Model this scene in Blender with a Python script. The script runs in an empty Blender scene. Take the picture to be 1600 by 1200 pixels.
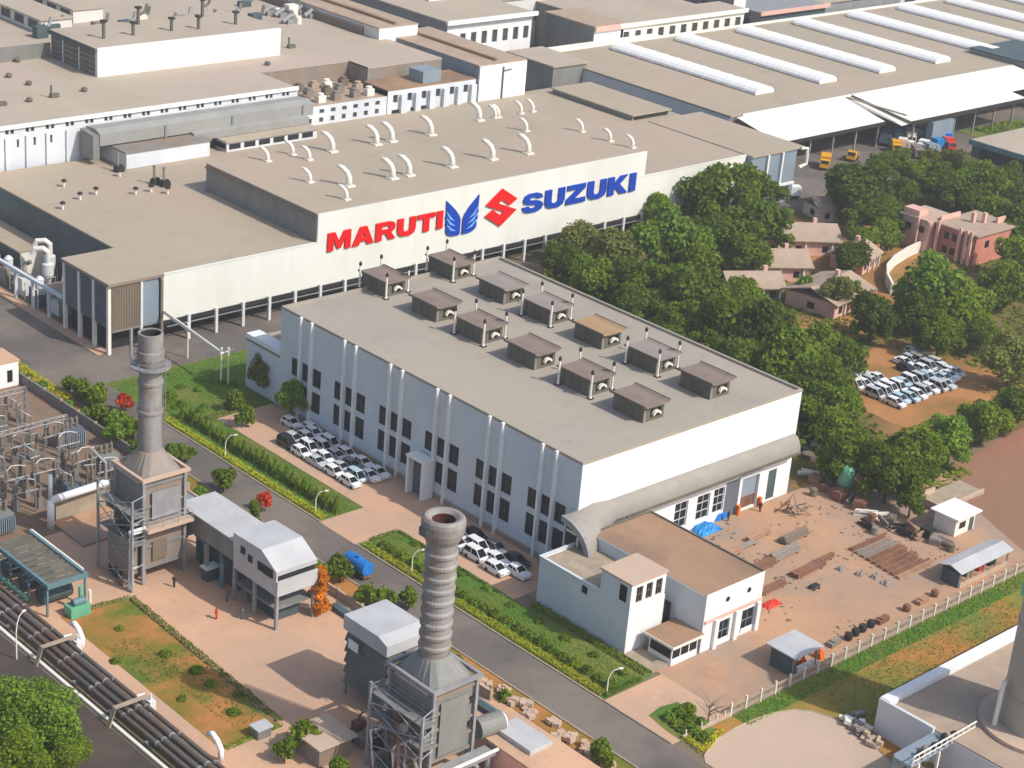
import bpy, math, random
import numpy as np
from mathutils import Matrix, Vector

random.seed(11)
RNG = np.random.default_rng(7)
R = math.radians
PI = math.pi
scene = bpy.context.scene
COL = scene.collection

# ------------------------------------------------------------------ camera
cam_data = bpy.data.cameras.new("camera")
cam = bpy.data.objects.new("camera", cam_data)
COL.objects.link(cam)
right = Vector((0.7325048, -0.6759942, 0.0804271))
down = Vector((-0.2113195, -0.3380955, -0.9170799))
fwd = Vector((0.6471327, 0.6547696, -0.3905073))
mw = Matrix((right, -down, -fwd)).transposed().to_4x4()
mw.translation = Vector((0, 0, 125.0))
cam.matrix_world = mw
cam_data.sensor_width = 36
cam_data.lens = 66.71
cam_data.clip_start = 1
cam_data.clip_end = 6000
scene.camera = cam

# ------------------------------------------------------------------ daylight
SUN_EL, SUN_AZ = R(45), R(-71)          # azimuth measured from +X towards +Y
world = bpy.data.worlds.new("World")
scene.world = world
world.use_nodes = True
wn = world.node_tree
bgn = wn.nodes["Background"]
sky = wn.nodes.new("ShaderNodeTexSky")
sky.sky_type = 'NISHITA'
sky.sun_disc = False
sky.sun_elevation = SUN_EL
sky.sun_rotation = PI / 2 - SUN_AZ
sky.dust_density = 2.2
wn.links.new(sky.outputs[0], bgn.inputs[0])
bgn.inputs[1].default_value = 0.15
sun_data = bpy.data.lights.new("sun", 'SUN')
sun = bpy.data.objects.new("sun", sun_data)
COL.objects.link(sun)
sun_data.energy = 3.5
sun_data.angle = R(0.55)
sun_data.color = (1.0, 0.95, 0.87)
sd = Vector((math.cos(SUN_EL) * math.cos(SUN_AZ), math.cos(SUN_EL) * math.sin(SUN_AZ), math.sin(SUN_EL)))
sun.rotation_euler = sd.to_track_quat('Z', 'Y').to_euler()
scene.view_settings.view_transform = 'Standard'
scene.view_settings.look = 'None'
scene.view_settings.exposure = 0.22
scene.view_settings.gamma = 1.0
scene.view_settings.use_curve_mapping = False
scene.cycles.max_bounces = 5
scene.cycles.diffuse_bounces = 2
scene.cycles.glossy_bounces = 2
scene.cycles.transparent_max_bounces = 4


# ------------------------------------------------------------------ materials
def lin(v):
    v /= 255.0
    return v / 12.92 if v <= 0.04045 else ((v + 0.055) / 1.055) ** 2.4


def A(r, g, b, k=0.80):
    """albedo whose sunlit look is about this sRGB colour"""
    return (min(lin(r) * k, .85), min(lin(g) * k, .85), min(lin(b) * k, .85))


def mat(name, col, col2=None, scale=.25, rough=.85, fine=.12, metal=0.0, bump=0.0, stretch=(1, 1, 1), sharp=0.0,
        col3=None, scale3=.05, vary=0.0, spec=.3, seam=None, spots=0.0):
    """base colour mixed from two tones by soft noise, with fine grain; col3 comes in larger blotches; vary: hue change from object to object"""
    m = bpy.data.materials.new(name)
    m.use_nodes = True
    nt = m.node_tree
    N, L = nt.nodes, nt.links
    b = N["Principled BSDF"]
    b.inputs["Roughness"].default_value = rough
    b.inputs["Metallic"].default_value = metal
    if "Specular IOR Level" in b.inputs:
        b.inputs["Specular IOR Level"].default_value = spec
    if col2 is None:
        col2 = tuple(c * .84 for c in col)
    tc = N.new("ShaderNodeTexCoord")
    mp = N.new("ShaderNodeMapping")
    mp.inputs["Scale"].default_value = stretch
    L.new(tc.outputs["Object"], mp.inputs["Vector"])
    n1 = N.new("ShaderNodeTexNoise")
    n1.inputs["Scale"].default_value = scale
    n1.inputs["Detail"].default_value = 6
    n1.inputs["Roughness"].default_value = .6
    L.new(mp.outputs[0], n1.inputs["Vector"])
    rp = N.new("ShaderNodeMapRange")
    rp.inputs["From Min"].default_value = .36 + .12 * sharp
    rp.inputs["From Max"].default_value = .66 - .12 * sharp
    L.new(n1.outputs["Fac"], rp.inputs["Value"])
    mx = N.new("ShaderNodeMix")
    mx.data_type = 'RGBA'
    mx.inputs[6].default_value = (*col, 1)
    mx.inputs[7].default_value = (*col2, 1)
    L.new(rp.outputs[0], mx.inputs[0])
    out = mx.outputs[2]
    if col3 is not None:
        n3 = N.new("ShaderNodeTexNoise")
        n3.inputs["Scale"].default_value = scale3
        n3.inputs["Detail"].default_value = 7
        n3.inputs["Roughness"].default_value = .65
        L.new(tc.outputs["Object"], n3.inputs["Vector"])
        r3 = N.new("ShaderNodeMapRange")
        r3.inputs["From Min"].default_value = .46
        r3.inputs["From Max"].default_value = .60
        L.new(n3.outputs["Fac"], r3.inputs["Value"])
        m3 = N.new("ShaderNodeMix")
        m3.data_type = 'RGBA'
        L.new(r3.outputs[0], m3.inputs[0])
        L.new(out, m3.inputs[6])
        m3.inputs[7].default_value = (*col3, 1)
        out = m3.outputs[2]
    if seam:                                     # sheet or slab joints: (length, width, darkening)
        bt = N.new("ShaderNodeTexBrick")
        bt.inputs["Scale"].default_value = 1.0
        bt.inputs["Brick Width"].default_value = seam[0]
        bt.inputs["Row Height"].default_value = seam[1]
        bt.inputs["Mortar Size"].default_value = .05
        bt.inputs["Mortar Smooth"].default_value = .4
        bt.inputs["Color1"].default_value = (1, 1, 1, 1)
        bt.inputs["Color2"].default_value = (1 - seam[2] * .35,) * 3 + (1,)
        bt.inputs["Mortar"].default_value = (1 - seam[2],) * 3 + (1,)
        L.new(tc.outputs["Object"], bt.inputs["Vector"])
        ms = N.new("ShaderNodeMix")
        ms.data_type = 'RGBA'
        ms.blend_type = 'MULTIPLY'
        ms.inputs[0].default_value = 1.0
        L.new(out, ms.inputs[6])
        L.new(bt.outputs["Color"], ms.inputs[7])
        out = ms.outputs[2]
    if spots:                                    # stains of their own shape
        n4 = N.new("ShaderNodeTexNoise")
        n4.inputs["Scale"].default_value = .22
        n4.inputs["Detail"].default_value = 9
        n4.inputs["Roughness"].default_value = .72
        n4.inputs["Distortion"].default_value = .6
        L.new(tc.outputs["Object"], n4.inputs["Vector"])
        r4 = N.new("ShaderNodeMapRange")
        r4.inputs["From Min"].default_value = .56
        r4.inputs["From Max"].default_value = .72
        r4.inputs["To Min"].default_value = 1.0
        r4.inputs["To Max"].default_value = 1.0 - spots
        L.new(n4.outputs["Fac"], r4.inputs["Value"])
        m4 = N.new("ShaderNodeMix")
        m4.data_type = 'RGBA'
        m4.blend_type = 'MULTIPLY'
        m4.inputs[0].default_value = 1.0
        L.new(out, m4.inputs[6])
        L.new(r4.outputs[0], m4.inputs[7])
        out = m4.outputs[2]
    if fine or vary:
        n2 = N.new("ShaderNodeTexNoise")
        n2.inputs["Scale"].default_value = 2.3
        n2.inputs["Detail"].default_value = 5
        n2.inputs["Roughness"].default_value = .7
        L.new(tc.outputs["Object"], n2.inputs["Vector"])
        hs = N.new("ShaderNodeHueSaturation")
        r2 = N.new("ShaderNodeMapRange")
        r2.inputs["From Min"].default_value = .25
        r2.inputs["From Max"].default_value = .75
        r2.inputs["To Min"].default_value = 1 - fine
        r2.inputs["To Max"].default_value = 1 + fine
        L.new(n2.outputs["Fac"], r2.inputs["Value"])
        val = r2.outputs[0]
        if vary:
            oi = N.new("ShaderNodeObjectInfo")
            rv = N.new("ShaderNodeMapRange")
            rv.inputs["To Min"].default_value = 1 - vary
            rv.inputs["To Max"].default_value = 1 + vary
            L.new(oi.outputs["Random"], rv.inputs["Value"])
            mm = N.new("ShaderNodeMath")
            mm.operation = 'MULTIPLY'
            L.new(rv.outputs[0], mm.inputs[0])
            L.new(val, mm.inputs[1])
            val = mm.outputs[0]
        L.new(val, hs.inputs["Value"])
        L.new(out, hs.inputs["Color"])
        out = hs.outputs[0]
    L.new(out, b.inputs["Base Color"])
    if bump:
        bp = N.new("ShaderNodeBump")
        bp.inputs["Strength"].default_value = bump
        bp.inputs["Distance"].default_value = .15
        nb = N.new("ShaderNodeTexNoise")
        nb.inputs["Scale"].default_value = 1.6
        nb.inputs["Detail"].default_value = 8
        L.new(tc.outputs["Object"], nb.inputs["Vector"])
        L.new(nb.outputs["Fac"], bp.inputs["Height"])
        L.new(bp.outputs[0], b.inputs["Normal"])
    return m


def leafmat(name, dark, light, vary=.22):
    m = mat(name, dark, light, scale=.55, rough=.7, fine=.25, vary=vary, spec=.03)
    nt = m.node_tree
    b = nt.nodes["Principled BSDF"]
    src = b.inputs["Base Color"].links[0].from_socket
    tr = nt.nodes.new("ShaderNodeBsdfTranslucent")
    nt.links.new(src, tr.inputs[0])
    ms = nt.nodes.new("ShaderNodeMixShader")
    ms.inputs[0].default_value = .38
    nt.links.new(b.outputs[0], ms.inputs[1])
    nt.links.new(tr.outputs[0], ms.inputs[2])
    nt.links.new(ms.outputs[0], nt.nodes["Material Output"].inputs[0])
    return m


M = {}
M['white'] = mat('white_paint', (.80, .80, .79), (.73, .73, .72), .35, .6, .04, stretch=(1, 1, .2), spots=.07)
M['hallwall'] = mat('blue_grey_wall_paint', (.60, .65, .685), (.55, .60, .635), .15, .6, .04, stretch=(1, 1, .25), col3=(.61, .65, .67), scale3=.12, spots=.12)
M['palegrey'] = mat('pale_grey_paint', (.66, .67, .67), (.60, .61, .62), .15, .6, .05, stretch=(1, 1, .25))
M['cream'] = mat('cream_wall_cladding', (.74, .74, .68), (.67, .67, .60), .12, .55, .03, stretch=(1, 1, .12), spots=.05)
M['roof'] = mat('dusty_tan_roof_sheet', A(197, 182, 158, .72), A(186, 173, 151, .72), .07, .8, .05, stretch=(1, .35, 1), col3=A(199, 179, 158, .72), scale3=.03, seam=(14, 1.6, .09), spots=.16)
M['hallroof'] = mat('dusty_grey_roof', A(190, 180, 164, .70), A(180, 171, 157, .70), .09, .85, .05, col3=A(192, 179, 163, .70), scale3=.04, seam=(11, 2.2, .08), spots=.18)
M['farroof'] = mat('far_dusty_roof', A(203, 187, 165, .74), A(192, 178, 158, .74), .06, .85, .05, col3=A(203, 184, 168, .74), scale3=.02, seam=(16, 2.5, .08), spots=.16)
M['greyroof'] = mat('pale_grey_roof_sheet', A(205, 205, 205), A(190, 190, 192), .3, .5, .05)
M['skylight'] = mat('white_skylight_sheet', (.85, .84, .79), (.82, .81, .76), .3, .5, .03)
M['canopywhite'] = mat('white_canopy_sheet', (.83, .80, .70), (.80, .78, .69), .1, .5, .03)
M['asphalt'] = mat('worn_asphalt', A(116, 108, 101), A(105, 99, 95), .12, .9, .09, bump=.1, col3=A(134, 123, 113), scale3=.05, stretch=(1, .2, 1), spots=.22)
M['asphaltdark'] = mat('dark_asphalt', A(84, 74, 68), A(70, 64, 62), .1, .9, .12, bump=.1, col3=A(94, 80, 72), scale3=.06)
M['concrete'] = mat('pink_sandstone_paving', A(234, 187, 152, .74), A(221, 178, 146, .74), .1, .9, .06, col3=A(213, 176, 148, .74), scale3=.06, bump=.05, seam=(4.5, 4.5, .10), spots=.16)
M['brownyard'] = mat('brown_dusty_yard', A(212, 166, 130, .74), A(192, 154, 124, .74), .09, .95, .08, col3=A(178, 154, 136, .74), scale3=.04, bump=.1, spots=.2)
M['apron'] = mat('pale_pink_apron', A(218, 190, 166, .74), A(208, 182, 160, .74), .1, .9, .05, seam=(6, 6, .07), spots=.12)
M['base'] = mat('dusty_ground', A(150, 128, 108), A(126, 112, 96), .05, .95, .12, col3=A(116, 110, 84), scale3=.03, bump=.1)
M['orange'] = mat('orange_dirt', A(190, 136, 84), A(172, 118, 70), .1, .95, .12, col3=A(140, 112, 56), scale3=.05, bump=.2)
M['redfield'] = mat('red_brown_field', A(172, 122, 96), A(160, 116, 94), .05, .95, .06, col3=A(152, 116, 92), scale3=.02)
M['woodfloor'] = mat('brown_green_woodland_floor', A(120, 100, 60), A(96, 92, 46), .1, .95, .15, col3=A(160, 120, 72), scale3=.06, bump=.2)  # brown and green ground tones under the trees
M['gravel'] = mat('switchyard_gravel', A(150, 126, 106), A(128, 112, 98), .3, .95, .2, col3=A(140, 112, 88), scale3=.08, bump=.3)
M['dirtgrass'] = mat('patchy_grass_on_dirt', A(190, 130, 72), A(150, 118, 48), .12, .95, .14, sharp=.4, col3=A(96, 118, 34), scale3=.075, bump=.2)
M['verge'] = mat('grassy_verge', A(112, 134, 50), A(150, 132, 58), .1, .95, .15, sharp=.3, col3=A(190, 132, 66), scale3=.06, bump=.2)
M['lawn'] = mat('green_lawn', A(96, 138, 46, .7), A(82, 120, 42, .7), .2, .95, .15, col3=A(138, 138, 66, .7), scale3=.09, bump=.3)
M['kerb'] = mat('kerb_stone', A(186, 168, 146), A(164, 148, 128), .6, .9, .08)
M['steel'] = mat('galvanised_steel', A(176, 176, 176, .7), A(150, 150, 152, .7), .5, .5, .08, metal=.0)
M['casing'] = mat('dusty_grey_steel_casing', A(160, 152, 144, .75), A(140, 132, 124, .75), .35, .6, .08, col3=A(166, 144, 124, .7), scale3=.2, stretch=(1, 1, .4))
M['casing2'] = mat('grey_steel_casing', A(150, 150, 144, .75), A(134, 134, 130, .75), .35, .55, .08, stretch=(1, 1, .4))
M['stack'] = mat('grey_stack_plate', A(172, 168, 164, .75), A(146, 142, 139, .75), .5, .6, .08, stretch=(1, 1, .25), col3=A(150, 134, 122, .75), scale3=.22, spots=.22)
M['stackin'] = mat('rusty_stack_lining', A(110, 52, 46, .7), A(80, 38, 36, .7), .5, .9, .1)
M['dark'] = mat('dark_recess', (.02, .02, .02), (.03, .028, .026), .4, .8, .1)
M['soot'] = mat('black_cap_paint', (.03, .028, .026), None, .4, .6, .1)
M['glass'] = mat('dark_window_glass', (.010, .012, .016), (.02, .023, .026), .5, .3, .05, spec=.25)
M['ventbody'] = mat('dark_olive_vent_cladding', A(112, 108, 96, .9), A(98, 94, 84, .9), .4, .7, .07)
M['ventroof'] = mat('brown_grey_vent_roof', A(150, 132, 119), A(134, 119, 108), .4, .7, .07)
M['ventrooftan'] = mat('tan_vent_roof', A(186, 152, 112), A(172, 142, 108), .4, .7, .05)
M['ventroofgrey'] = mat('grey_vent_roof', A(164, 152, 142), A(150, 140, 132), .4, .7, .05)
M['ivory'] = mat('ivory_vent_pipe', (.78, .74, .65), (.72, .68, .60), .6, .6, .05)
M['red'] = mat('red_sign_face', (.72, .004, .006), (.70, .004, .006), .3, .4, .01)
M['blue'] = mat('blue_sign_face', (.004, .05, .40), (.004, .048, .37), .3, .4, .01)
M['winglight'] = mat('light_blue_sign_face', (.18, .42, .80), (.16, .38, .78), .3, .4, .01)
M['louvregrey'] = mat('dark_olive_grey_louvres', A(118, 120, 108, .8), A(100, 102, 94, .8), .3, .6, .08)
M['galleryclad'] = mat('grey_gallery_cladding', A(180, 180, 174, .68), A(168, 168, 163, .68), .2, .6, .05)
M['silo'] = mat('weathered_silo_plate', A(196, 188, 172, .72), A(182, 175, 160, .72), .2, .7, .05, stretch=(1, 1, .15), spots=.08)
M['canopygrey'] = mat('grey_canopy_sheet', A(176, 168, 158, .7), A(164, 157, 148, .7), .3, .6, .06, spots=.12)
M['teal'] = mat('teal_equipment_paint', A(116, 150, 154, .75), A(98, 130, 136, .75), .4, .55, .08)
M['tealdark'] = mat('dark_teal_cladding', A(88, 104, 106, .8), A(70, 88, 92, .8), .3, .6, .08)
M['bluegrey'] = mat('blue_grey_cladding', A(150, 164, 176, .8), A(138, 152, 164, .8), .2, .55, .05, stretch=(1, 1, .3))
M['slate'] = mat('dark_blue_grey_cladding', A(112, 118, 128, .8), A(96, 102, 112, .8), .2, .55, .06, stretch=(1, 1, .3))
M['brownclad'] = mat('brown_cladding', A(136, 122, 106, .8), A(124, 110, 96, .8), .3, .6, .05, stretch=(1, 1, .2))
M['brownroof'] = mat('rusty_brown_roof', A(184, 148, 118, .72), A(170, 136, 108, .72), .12, .9, .07, col3=A(158, 130, 106, .72), scale3=.09, spots=.22)
M['tank'] = mat('mint_green_tank_paint', A(124, 200, 162, .75), A(108, 178, 146, .75), .4, .4, .05)
M['tarp'] = mat('blue_tarpaulin', A(30, 150, 220, .85), A(24, 120, 200, .85), .8, .45, .08)
M['bluetank'] = mat('blue_tank_paint', A(40, 130, 215, .85), A(30, 112, 196, .85), .5, .4, .05)
M['rust'] = mat('rusty_steel', A(150, 104, 80, .8), A(118, 86, 70, .8), .5, .9, .12)
M['timber'] = mat('weathered_timber', A(188, 150, 120, .8), A(160, 122, 98, .8), .5, .9, .1)
M['pink'] = mat('pink_wall_render', A(244, 196, 180, .8), A(232, 182, 166, .8), .3, .8, .05)
M['pinkdark'] = mat('terracotta_wall_render', A(222, 146, 126, .72), A(208, 134, 116, .72), .3, .8, .05)
M['tanroof'] = mat('tan_house_roof', A(190, 168, 146), A(176, 154, 134), .3, .9, .06)
M['orangepaint'] = mat('orange_paint', A(240, 120, 20, .85), A(228, 106, 16, .85), .5, .6, .06)
M['redpaint'] = mat('red_paint', A(220, 60, 40, .85), A(200, 50, 34, .85), .5, .5, .06)
M['yellowpaint'] = mat('yellow_paint', A(240, 176, 40, .85), A(226, 160, 30, .85), .5, .5, .05)
M['skin'] = mat('brown_skin', (.16, .09, .06), None, 3, .7, .05)
M['bark'] = mat('bark', A(104, 84, 66), A(82, 66, 52), 1.5, .95, .15)
M['pipeinsul'] = mat('grey_pipe_cladding', A(122, 112, 105, .8), A(96, 90, 86, .8), .5, .5, .1, stretch=(1, .1, 1), col3=A(116, 92, 78, .8), scale3=.3, spots=.2)
M['facade'] = mat('white_washed_facade', (.70, .72, .74), (.60, .63, .66), .18, .7, .05, stretch=(1, 1, .15), col3=(.56, .59, .63), scale3=.1)
M['farwall'] = mat('far_pale_wall', (.70, .68, .63), (.62, .60, .56), .1, .8, .04)
M['farglass'] = mat('far_dark_opening', (.05, .05, .055), (.08, .08, .08), .4, .5, .05)
M['carglass'] = mat('car_glass', (.012, .014, .016), None, 1, .1, .02, spec=.6)
M['tyre'] = mat('tyre_rubber', (.02, .02, .02), None, 1, .9, .05)
CARCOL = {'white': (.80, .80, .80), 'silver': (.50, .52, .54), 'grey': (.18, .19, .20), 'black': (.03, .03, .035),
          'pale blue': (.45, .60, .66), 'beige': (.60, .56, .44)}
for k, v in CARCOL.items():
    M['car_' + k] = mat('car_paint_' + k.replace(' ', '_'), v, tuple(x * .95 for x in v), .5, .28, .01, spec=.5)
LEAF = {
    'dark': leafmat('dark_green_leaves', (.125, .195, .018), (.180, .245, .026)),
    'deep': leafmat('deep_green_leaves', (.095, .150, .018), (.135, .190, .024)),
    'mid': leafmat('mid_green_leaves', (.155, .235, .018), (.210, .275, .028)),
    'bright': leafmat('bright_green_leaves', (.165, .270, .030), (.215, .325, .045)),
    'olive': leafmat('olive_leaves', (.180, .205, .045), (.225, .240, .060)),
    'yellow': leafmat('yellow_green_leaves', (.50, .50, .025), (.58, .55, .035)),
    'red': leafmat('red_blossom', (.65, .06, .02), (.75, .12, .04)),
    'orange': leafmat('orange_blossom', (.72, .22, .02), (.80, .32, .03)),
}


# ------------------------------------------------------------------ mesh building
class MB:
    def __init__(s):
        s.v, s.f = [], []

    def add(s, vs, fs):
        o = len(s.v)
        s.v += [tuple(p) for p in vs]
        s.f += [tuple(i + o for i in f) for f in fs]
        return s

    def box(s, x0, x1, y0, y1, z0, z1):
        v = [(x, y, z) for z in (z0, z1) for y in (y0, y1) for x in (x0, x1)]
        return s.add(v, [(0, 2, 3, 1), (4, 5, 7, 6), (0, 1, 5, 4), (2, 6, 7, 3), (0, 4, 6, 2), (1, 3, 7, 5)])

    def obox(s, c, sz, rz=0.0, tilt=0.0):
        """box about its centre, tilted about its own x, then turned about z"""
        m = Matrix.Rotation(rz, 3, 'Z') @ Matrix.Rotation(tilt, 3, 'X')
        v = []
        for z in (-.5, .5):
            for y in (-.5, .5):
                for x in (-.5, .5):
                    p = m @ Vector((x * sz[0], y * sz[1], z * sz[2]))
                    v.append((c[0] + p.x, c[1] + p.y, c[2] + p.z))
        return s.add(v, [(0, 2, 3, 1), (4, 5, 7, 6), (0, 1, 5, 4), (2, 6, 7, 3), (0, 4, 6, 2), (1, 3, 7, 5)])

    def tube(s, pts, r, n=8, cap=True):
        pts = [Vector(p) for p in pts]
        rs = r if isinstance(r, (list, tuple)) else [r] * len(pts)
        rings, prev = [], None
        for i, p in enumerate(pts):
            d = (pts[min(i + 1, len(pts) - 1)] - pts[max(i - 1, 0)])
            d = d.normalized() if d.length > 1e-9 else Vector((0, 0, 1))
            if prev is None:
                a = Vector((1, 0, 0)) if abs(d.x) < .9 else Vector((0, 1, 0))
                u = (a - d * a.dot(d)).normalized()
            else:
                u = (prev - d * prev.dot(d)).normalized()
            prev = u
            w = d.cross(u)
            rings.append([p + (u * math.cos(2 * PI * k / n) + w * math.sin(2 * PI * k / n)) * rs[i] for k in range(n)])
        vs = [q for ring in rings for q in ring]
        fs = []
        for i in range(len(rings) - 1):
            for k in range(n):
                a, b = i * n + k, i * n + (k + 1) % n
                fs.append((a, b, b + n, a + n))
        if cap:
            fs.append(tuple(range(n - 1, -1, -1)))
            fs.append(tuple(range((len(rings) - 1) * n, len(rings) * n)))
        return s.add(vs, fs)

    def beam(s, p, q, w):
        return s.tube([p, q], w * .7071, 4)

    def lathe(s, c, prof, n=16, close=True):
        vs, fs = [], []
        for (r, z) in prof:
            for k in range(n):
                a = 2 * PI * k / n
                vs.append((c[0] + r * math.cos(a), c[1] + r * math.sin(a), c[2] + z))
        for i in range(len(prof) - 1):
            for k in range(n):
                a, b = i * n + k, i * n + (k + 1) % n
                fs.append((a, b, b + n, a + n))
        if close:
            fs.append(tuple(range(n - 1, -1, -1)))
            fs.append(tuple(range((len(prof) - 1) * n, len(prof) * n)))
        return s.add(vs, fs)

    def prism(s, poly, axis, a0, a1):
        """polygon in the plane across axis ('x': (y,z), 'y': (x,z), 'z': (x,y)), from a0 to a1"""
        def pt(p, a):
            return {'x': (a, p[0], p[1]), 'y': (p[0], a, p[1]), 'z': (p[0], p[1], a)}[axis]
        n = len(poly)
        vs = [pt(p, a0) for p in poly] + [pt(p, a1) for p in poly]
        fs = [tuple(range(n)), tuple(range(2 * n - 1, n - 1, -1))]
        fs += [(i, i + n, (i + 1) % n + n, (i + 1) % n) for i in range(n)]
        return s.add(vs, fs)

    def quad(s, a, b, c, d):
        return s.add([a, b, c, d], [(0, 1, 2, 3)])

    def wall(s, axis, at, u0, u1, z0, z1, holes=(), depth=.25, into=1):
        """wall face across axis with rectangular openings (ua, ub, za, zb) and reveals going 'into' * depth"""
        us = sorted({u0, u1, *[h[0] for h in holes], *[h[1] for h in holes]})
        zs = sorted({z0, z1, *[h[2] for h in holes], *[h[3] for h in holes]})

        def pt(u, z, d=0.0):
            return (at + d, u, z) if axis == 'x' else (u, at + d, z)
        for i in range(len(us) - 1):
            for j in range(len(zs) - 1):
                um, zm = (us[i] + us[i + 1]) / 2, (zs[j] + zs[j + 1]) / 2
                if any(h[0] < um < h[1] and h[2] < zm < h[3] for h in holes):
                    continue
                s.quad(pt(us[i], zs[j]), pt(us[i + 1], zs[j]), pt(us[i + 1], zs[j + 1]), pt(us[i], zs[j + 1]))
        d = into * depth
        for (a, b, c, e) in holes:
            for (p, q) in (((a, c), (b, c)), ((b, c), (b, e)), ((b, e), (a, e)), ((a, e), (a, c))):
                s.quad(pt(*p), pt(*q), pt(*q, d), pt(*p, d))
        return s

    def mesh(s, name, mats, off=(0, 0, 0), smooth=False, mi=None):
        me = bpy.data.meshes.new(name)
        v = np.array(s.v, dtype=float).reshape(-1, 3) - np.array(off, dtype=float)
        me.from_pydata([tuple(p) for p in v], [], s.f)
        for m in (mats if isinstance(mats, (list, tuple)) else [mats]):
            me.materials.append(m)
        if smooth:
            for p in me.polygons:
                p.use_smooth = True
        me.update()
        return me


def mm(m):
    return M[m] if isinstance(m, str) and m in M else (LEAF[m] if isinstance(m, str) else m)


def W(o):
    p = Vector((0, 0, 0))
    while o is not None:
        p += o.location
        o = o.parent
    return p


def thing(name, label, cat, loc=(0, 0, 0), group=None, rz=0.0):
    o = bpy.data.objects.new(name, None)
    o.empty_display_size = .5
    COL.objects.link(o)
    o.location = loc
    o.rotation_euler = (0, 0, rz)
    o['label'] = label
    o['category'] = cat
    if group:
        o['group'] = group
    return o


def part(name, mb, m, parent, local=False, smooth=False, at=None):
    """one mesh object under its thing; coordinates of mb are world ones unless local"""
    off = (0, 0, 0) if local else W(parent)
    me = mb if isinstance(mb, bpy.types.Mesh) else mb.mesh(name, mm(m), off if at is None else at, smooth)
    o = bpy.data.objects.new(name, me)
    COL.objects.link(o)
    o.parent = parent
    if at is not None:
        o.location = Vector(at) - W(parent)
    return o


def solo(name, mb, m, label, cat, loc=(0, 0, 0), group=None, smooth=False, local=False):
    me = mb if isinstance(mb, bpy.types.Mesh) else mb.mesh(name, mm(m), (0, 0, 0) if local else loc, smooth)
    o = bpy.data.objects.new(name, me)
    COL.objects.link(o)
    o.location = loc
    o['label'] = label
    o['category'] = cat
    if group:
        o['group'] = group
    return o


def stru(name, mb, m):
    o = bpy.data.objects.new(name, mb.mesh(name, mm(m)))
    COL.objects.link(o)
    o['kind'] = 'structure'
    return o


def stuff(name, me, label=None, cat=None):
    o = bpy.data.objects.new(name, me)
    COL.objects.link(o)
    o['kind'] = 'stuff'
    if label:
        o['label'] = label
    if cat:
        o['category'] = cat
    return o



def copytree(o, loc=None, rz=None, label=None, scale=None, parent=None, src_children=None):
    c = o.copy()
    COL.objects.link(c)
    if parent is not None:
        c.parent = parent
    if loc is not None:
        c.location = loc
    if rz is not None:
        c.rotation_euler = (0, 0, rz)
    if scale is not None:
        c.scale = (scale,) * 3 if not isinstance(scale, (tuple, list)) else scale
    if label:
        c['label'] = label
    for ch in o.children:
        copytree(ch, parent=c)
    return c


ORD = ['first', 'second', 'third', 'fourth', 'fifth', 'sixth', 'seventh', 'eighth', 'ninth', 'tenth', 'eleventh', 'twelfth',
       'thirteenth', 'fourteenth', 'fifteenth', 'sixteenth', 'seventeenth', 'eighteenth', 'nineteenth', 'twentieth',
       'twenty-first', 'twenty-second', 'twenty-third', 'twenty-fourth', 'twenty-fifth']


def rectsheet(name, x0, x1, y0, y1, z, m, depth=.3):
    return stru(name, MB().box(x0, x1, y0, y1, z - depth, z), m)


def polysheet(name, poly, z, m, depth=.3):
    return stru(name, MB().prism(poly, 'z', z - depth, z), m)


def frame_bars(mb, axis, at0, at1, u0, u1, z0, z1, w=.12, mull=0, trans=0):
    """window frame made of non-overlapping bars in the slab at0..at1"""
    def bx(ua, ub, za, zb):
        if axis == 'x':
            mb.box(at0, at1, ua, ub, za, zb)
        else:
            mb.box(ua, ub, at0, at1, za, zb)
    bx(u0, u0 + w, z0, z1)
    bx(u1 - w, u1, z0, z1)
    bx(u0 + w, u1 - w, z0, z0 + w)
    bx(u0 + w, u1 - w, z1 - w, z1)
    h = w * .6
    zz = [z0 + w] + [z0 + (z1 - z0) * (k + 1) / (trans + 1) for k in range(trans)] + [z1 - w]
    for k in range(trans):
        bx(u0 + w, u1 - w, zz[k + 1] - h / 2, zz[k + 1] + h / 2)
    for k in range(mull):
        u = u0 + (u1 - u0) * (k + 1) / (mull + 1)
        for j in range(len(zz) - 1):
            bx(u - h / 2, u + h / 2, zz[j] + (h / 2 if j > 0 else 0), zz[j + 1] - (h / 2 if j < len(zz) - 2 else 0))
    return mb


def window(parent, axis, face, into, u0, u1, z0, z1, mull=1, trans=1, depth=.2, fm='steel', gm='glass', w=.12):
    """a framed window standing in a reveal behind the wall face"""
    a, b = face + into * depth * .45, face + into * depth * .75
    mb = frame_bars(MB(), axis, min(a, b), max(a, b), u0, u1, z0, z1, w, mull, trans)
    fr = part('window', mb, fm, parent)
    g0, g1 = face + into * depth * .8, face + into * depth * 1.0
    g = MB()
    if axis == 'x':
        g.box(min(g0, g1), max(g0, g1), u0, u1, z0, z1)
    else:
        g.box(u0, u1, min(g0, g1), max(g0, g1), z0, z1)
    part('pane', g, gm, fr)
    return fr


# ------------------------------------------------------------------ thin dusty air over the whole site
hz = MB().box(-312, 1512, -212, 1712, -3.0, 131.0)
hm = bpy.data.materials.new('thin_haze')
hm.use_nodes = True
hn = hm.node_tree
hn.nodes.remove(hn.nodes['Principled BSDF'])
pv = hn.nodes.new('ShaderNodeVolumePrincipled')
pv.inputs['Color'].default_value = (.97, .95, .93, 1)
pv.inputs['Density'].default_value = .00026
pv.inputs['Anisotropy'].default_value = .3
hn.links.new(pv.outputs[0], hn.nodes['Material Output'].inputs['Volume'])
ho = bpy.data.objects.new('haze', hz.mesh('haze', hm))
COL.objects.link(ho)
ho['kind'] = 'stuff'

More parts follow.
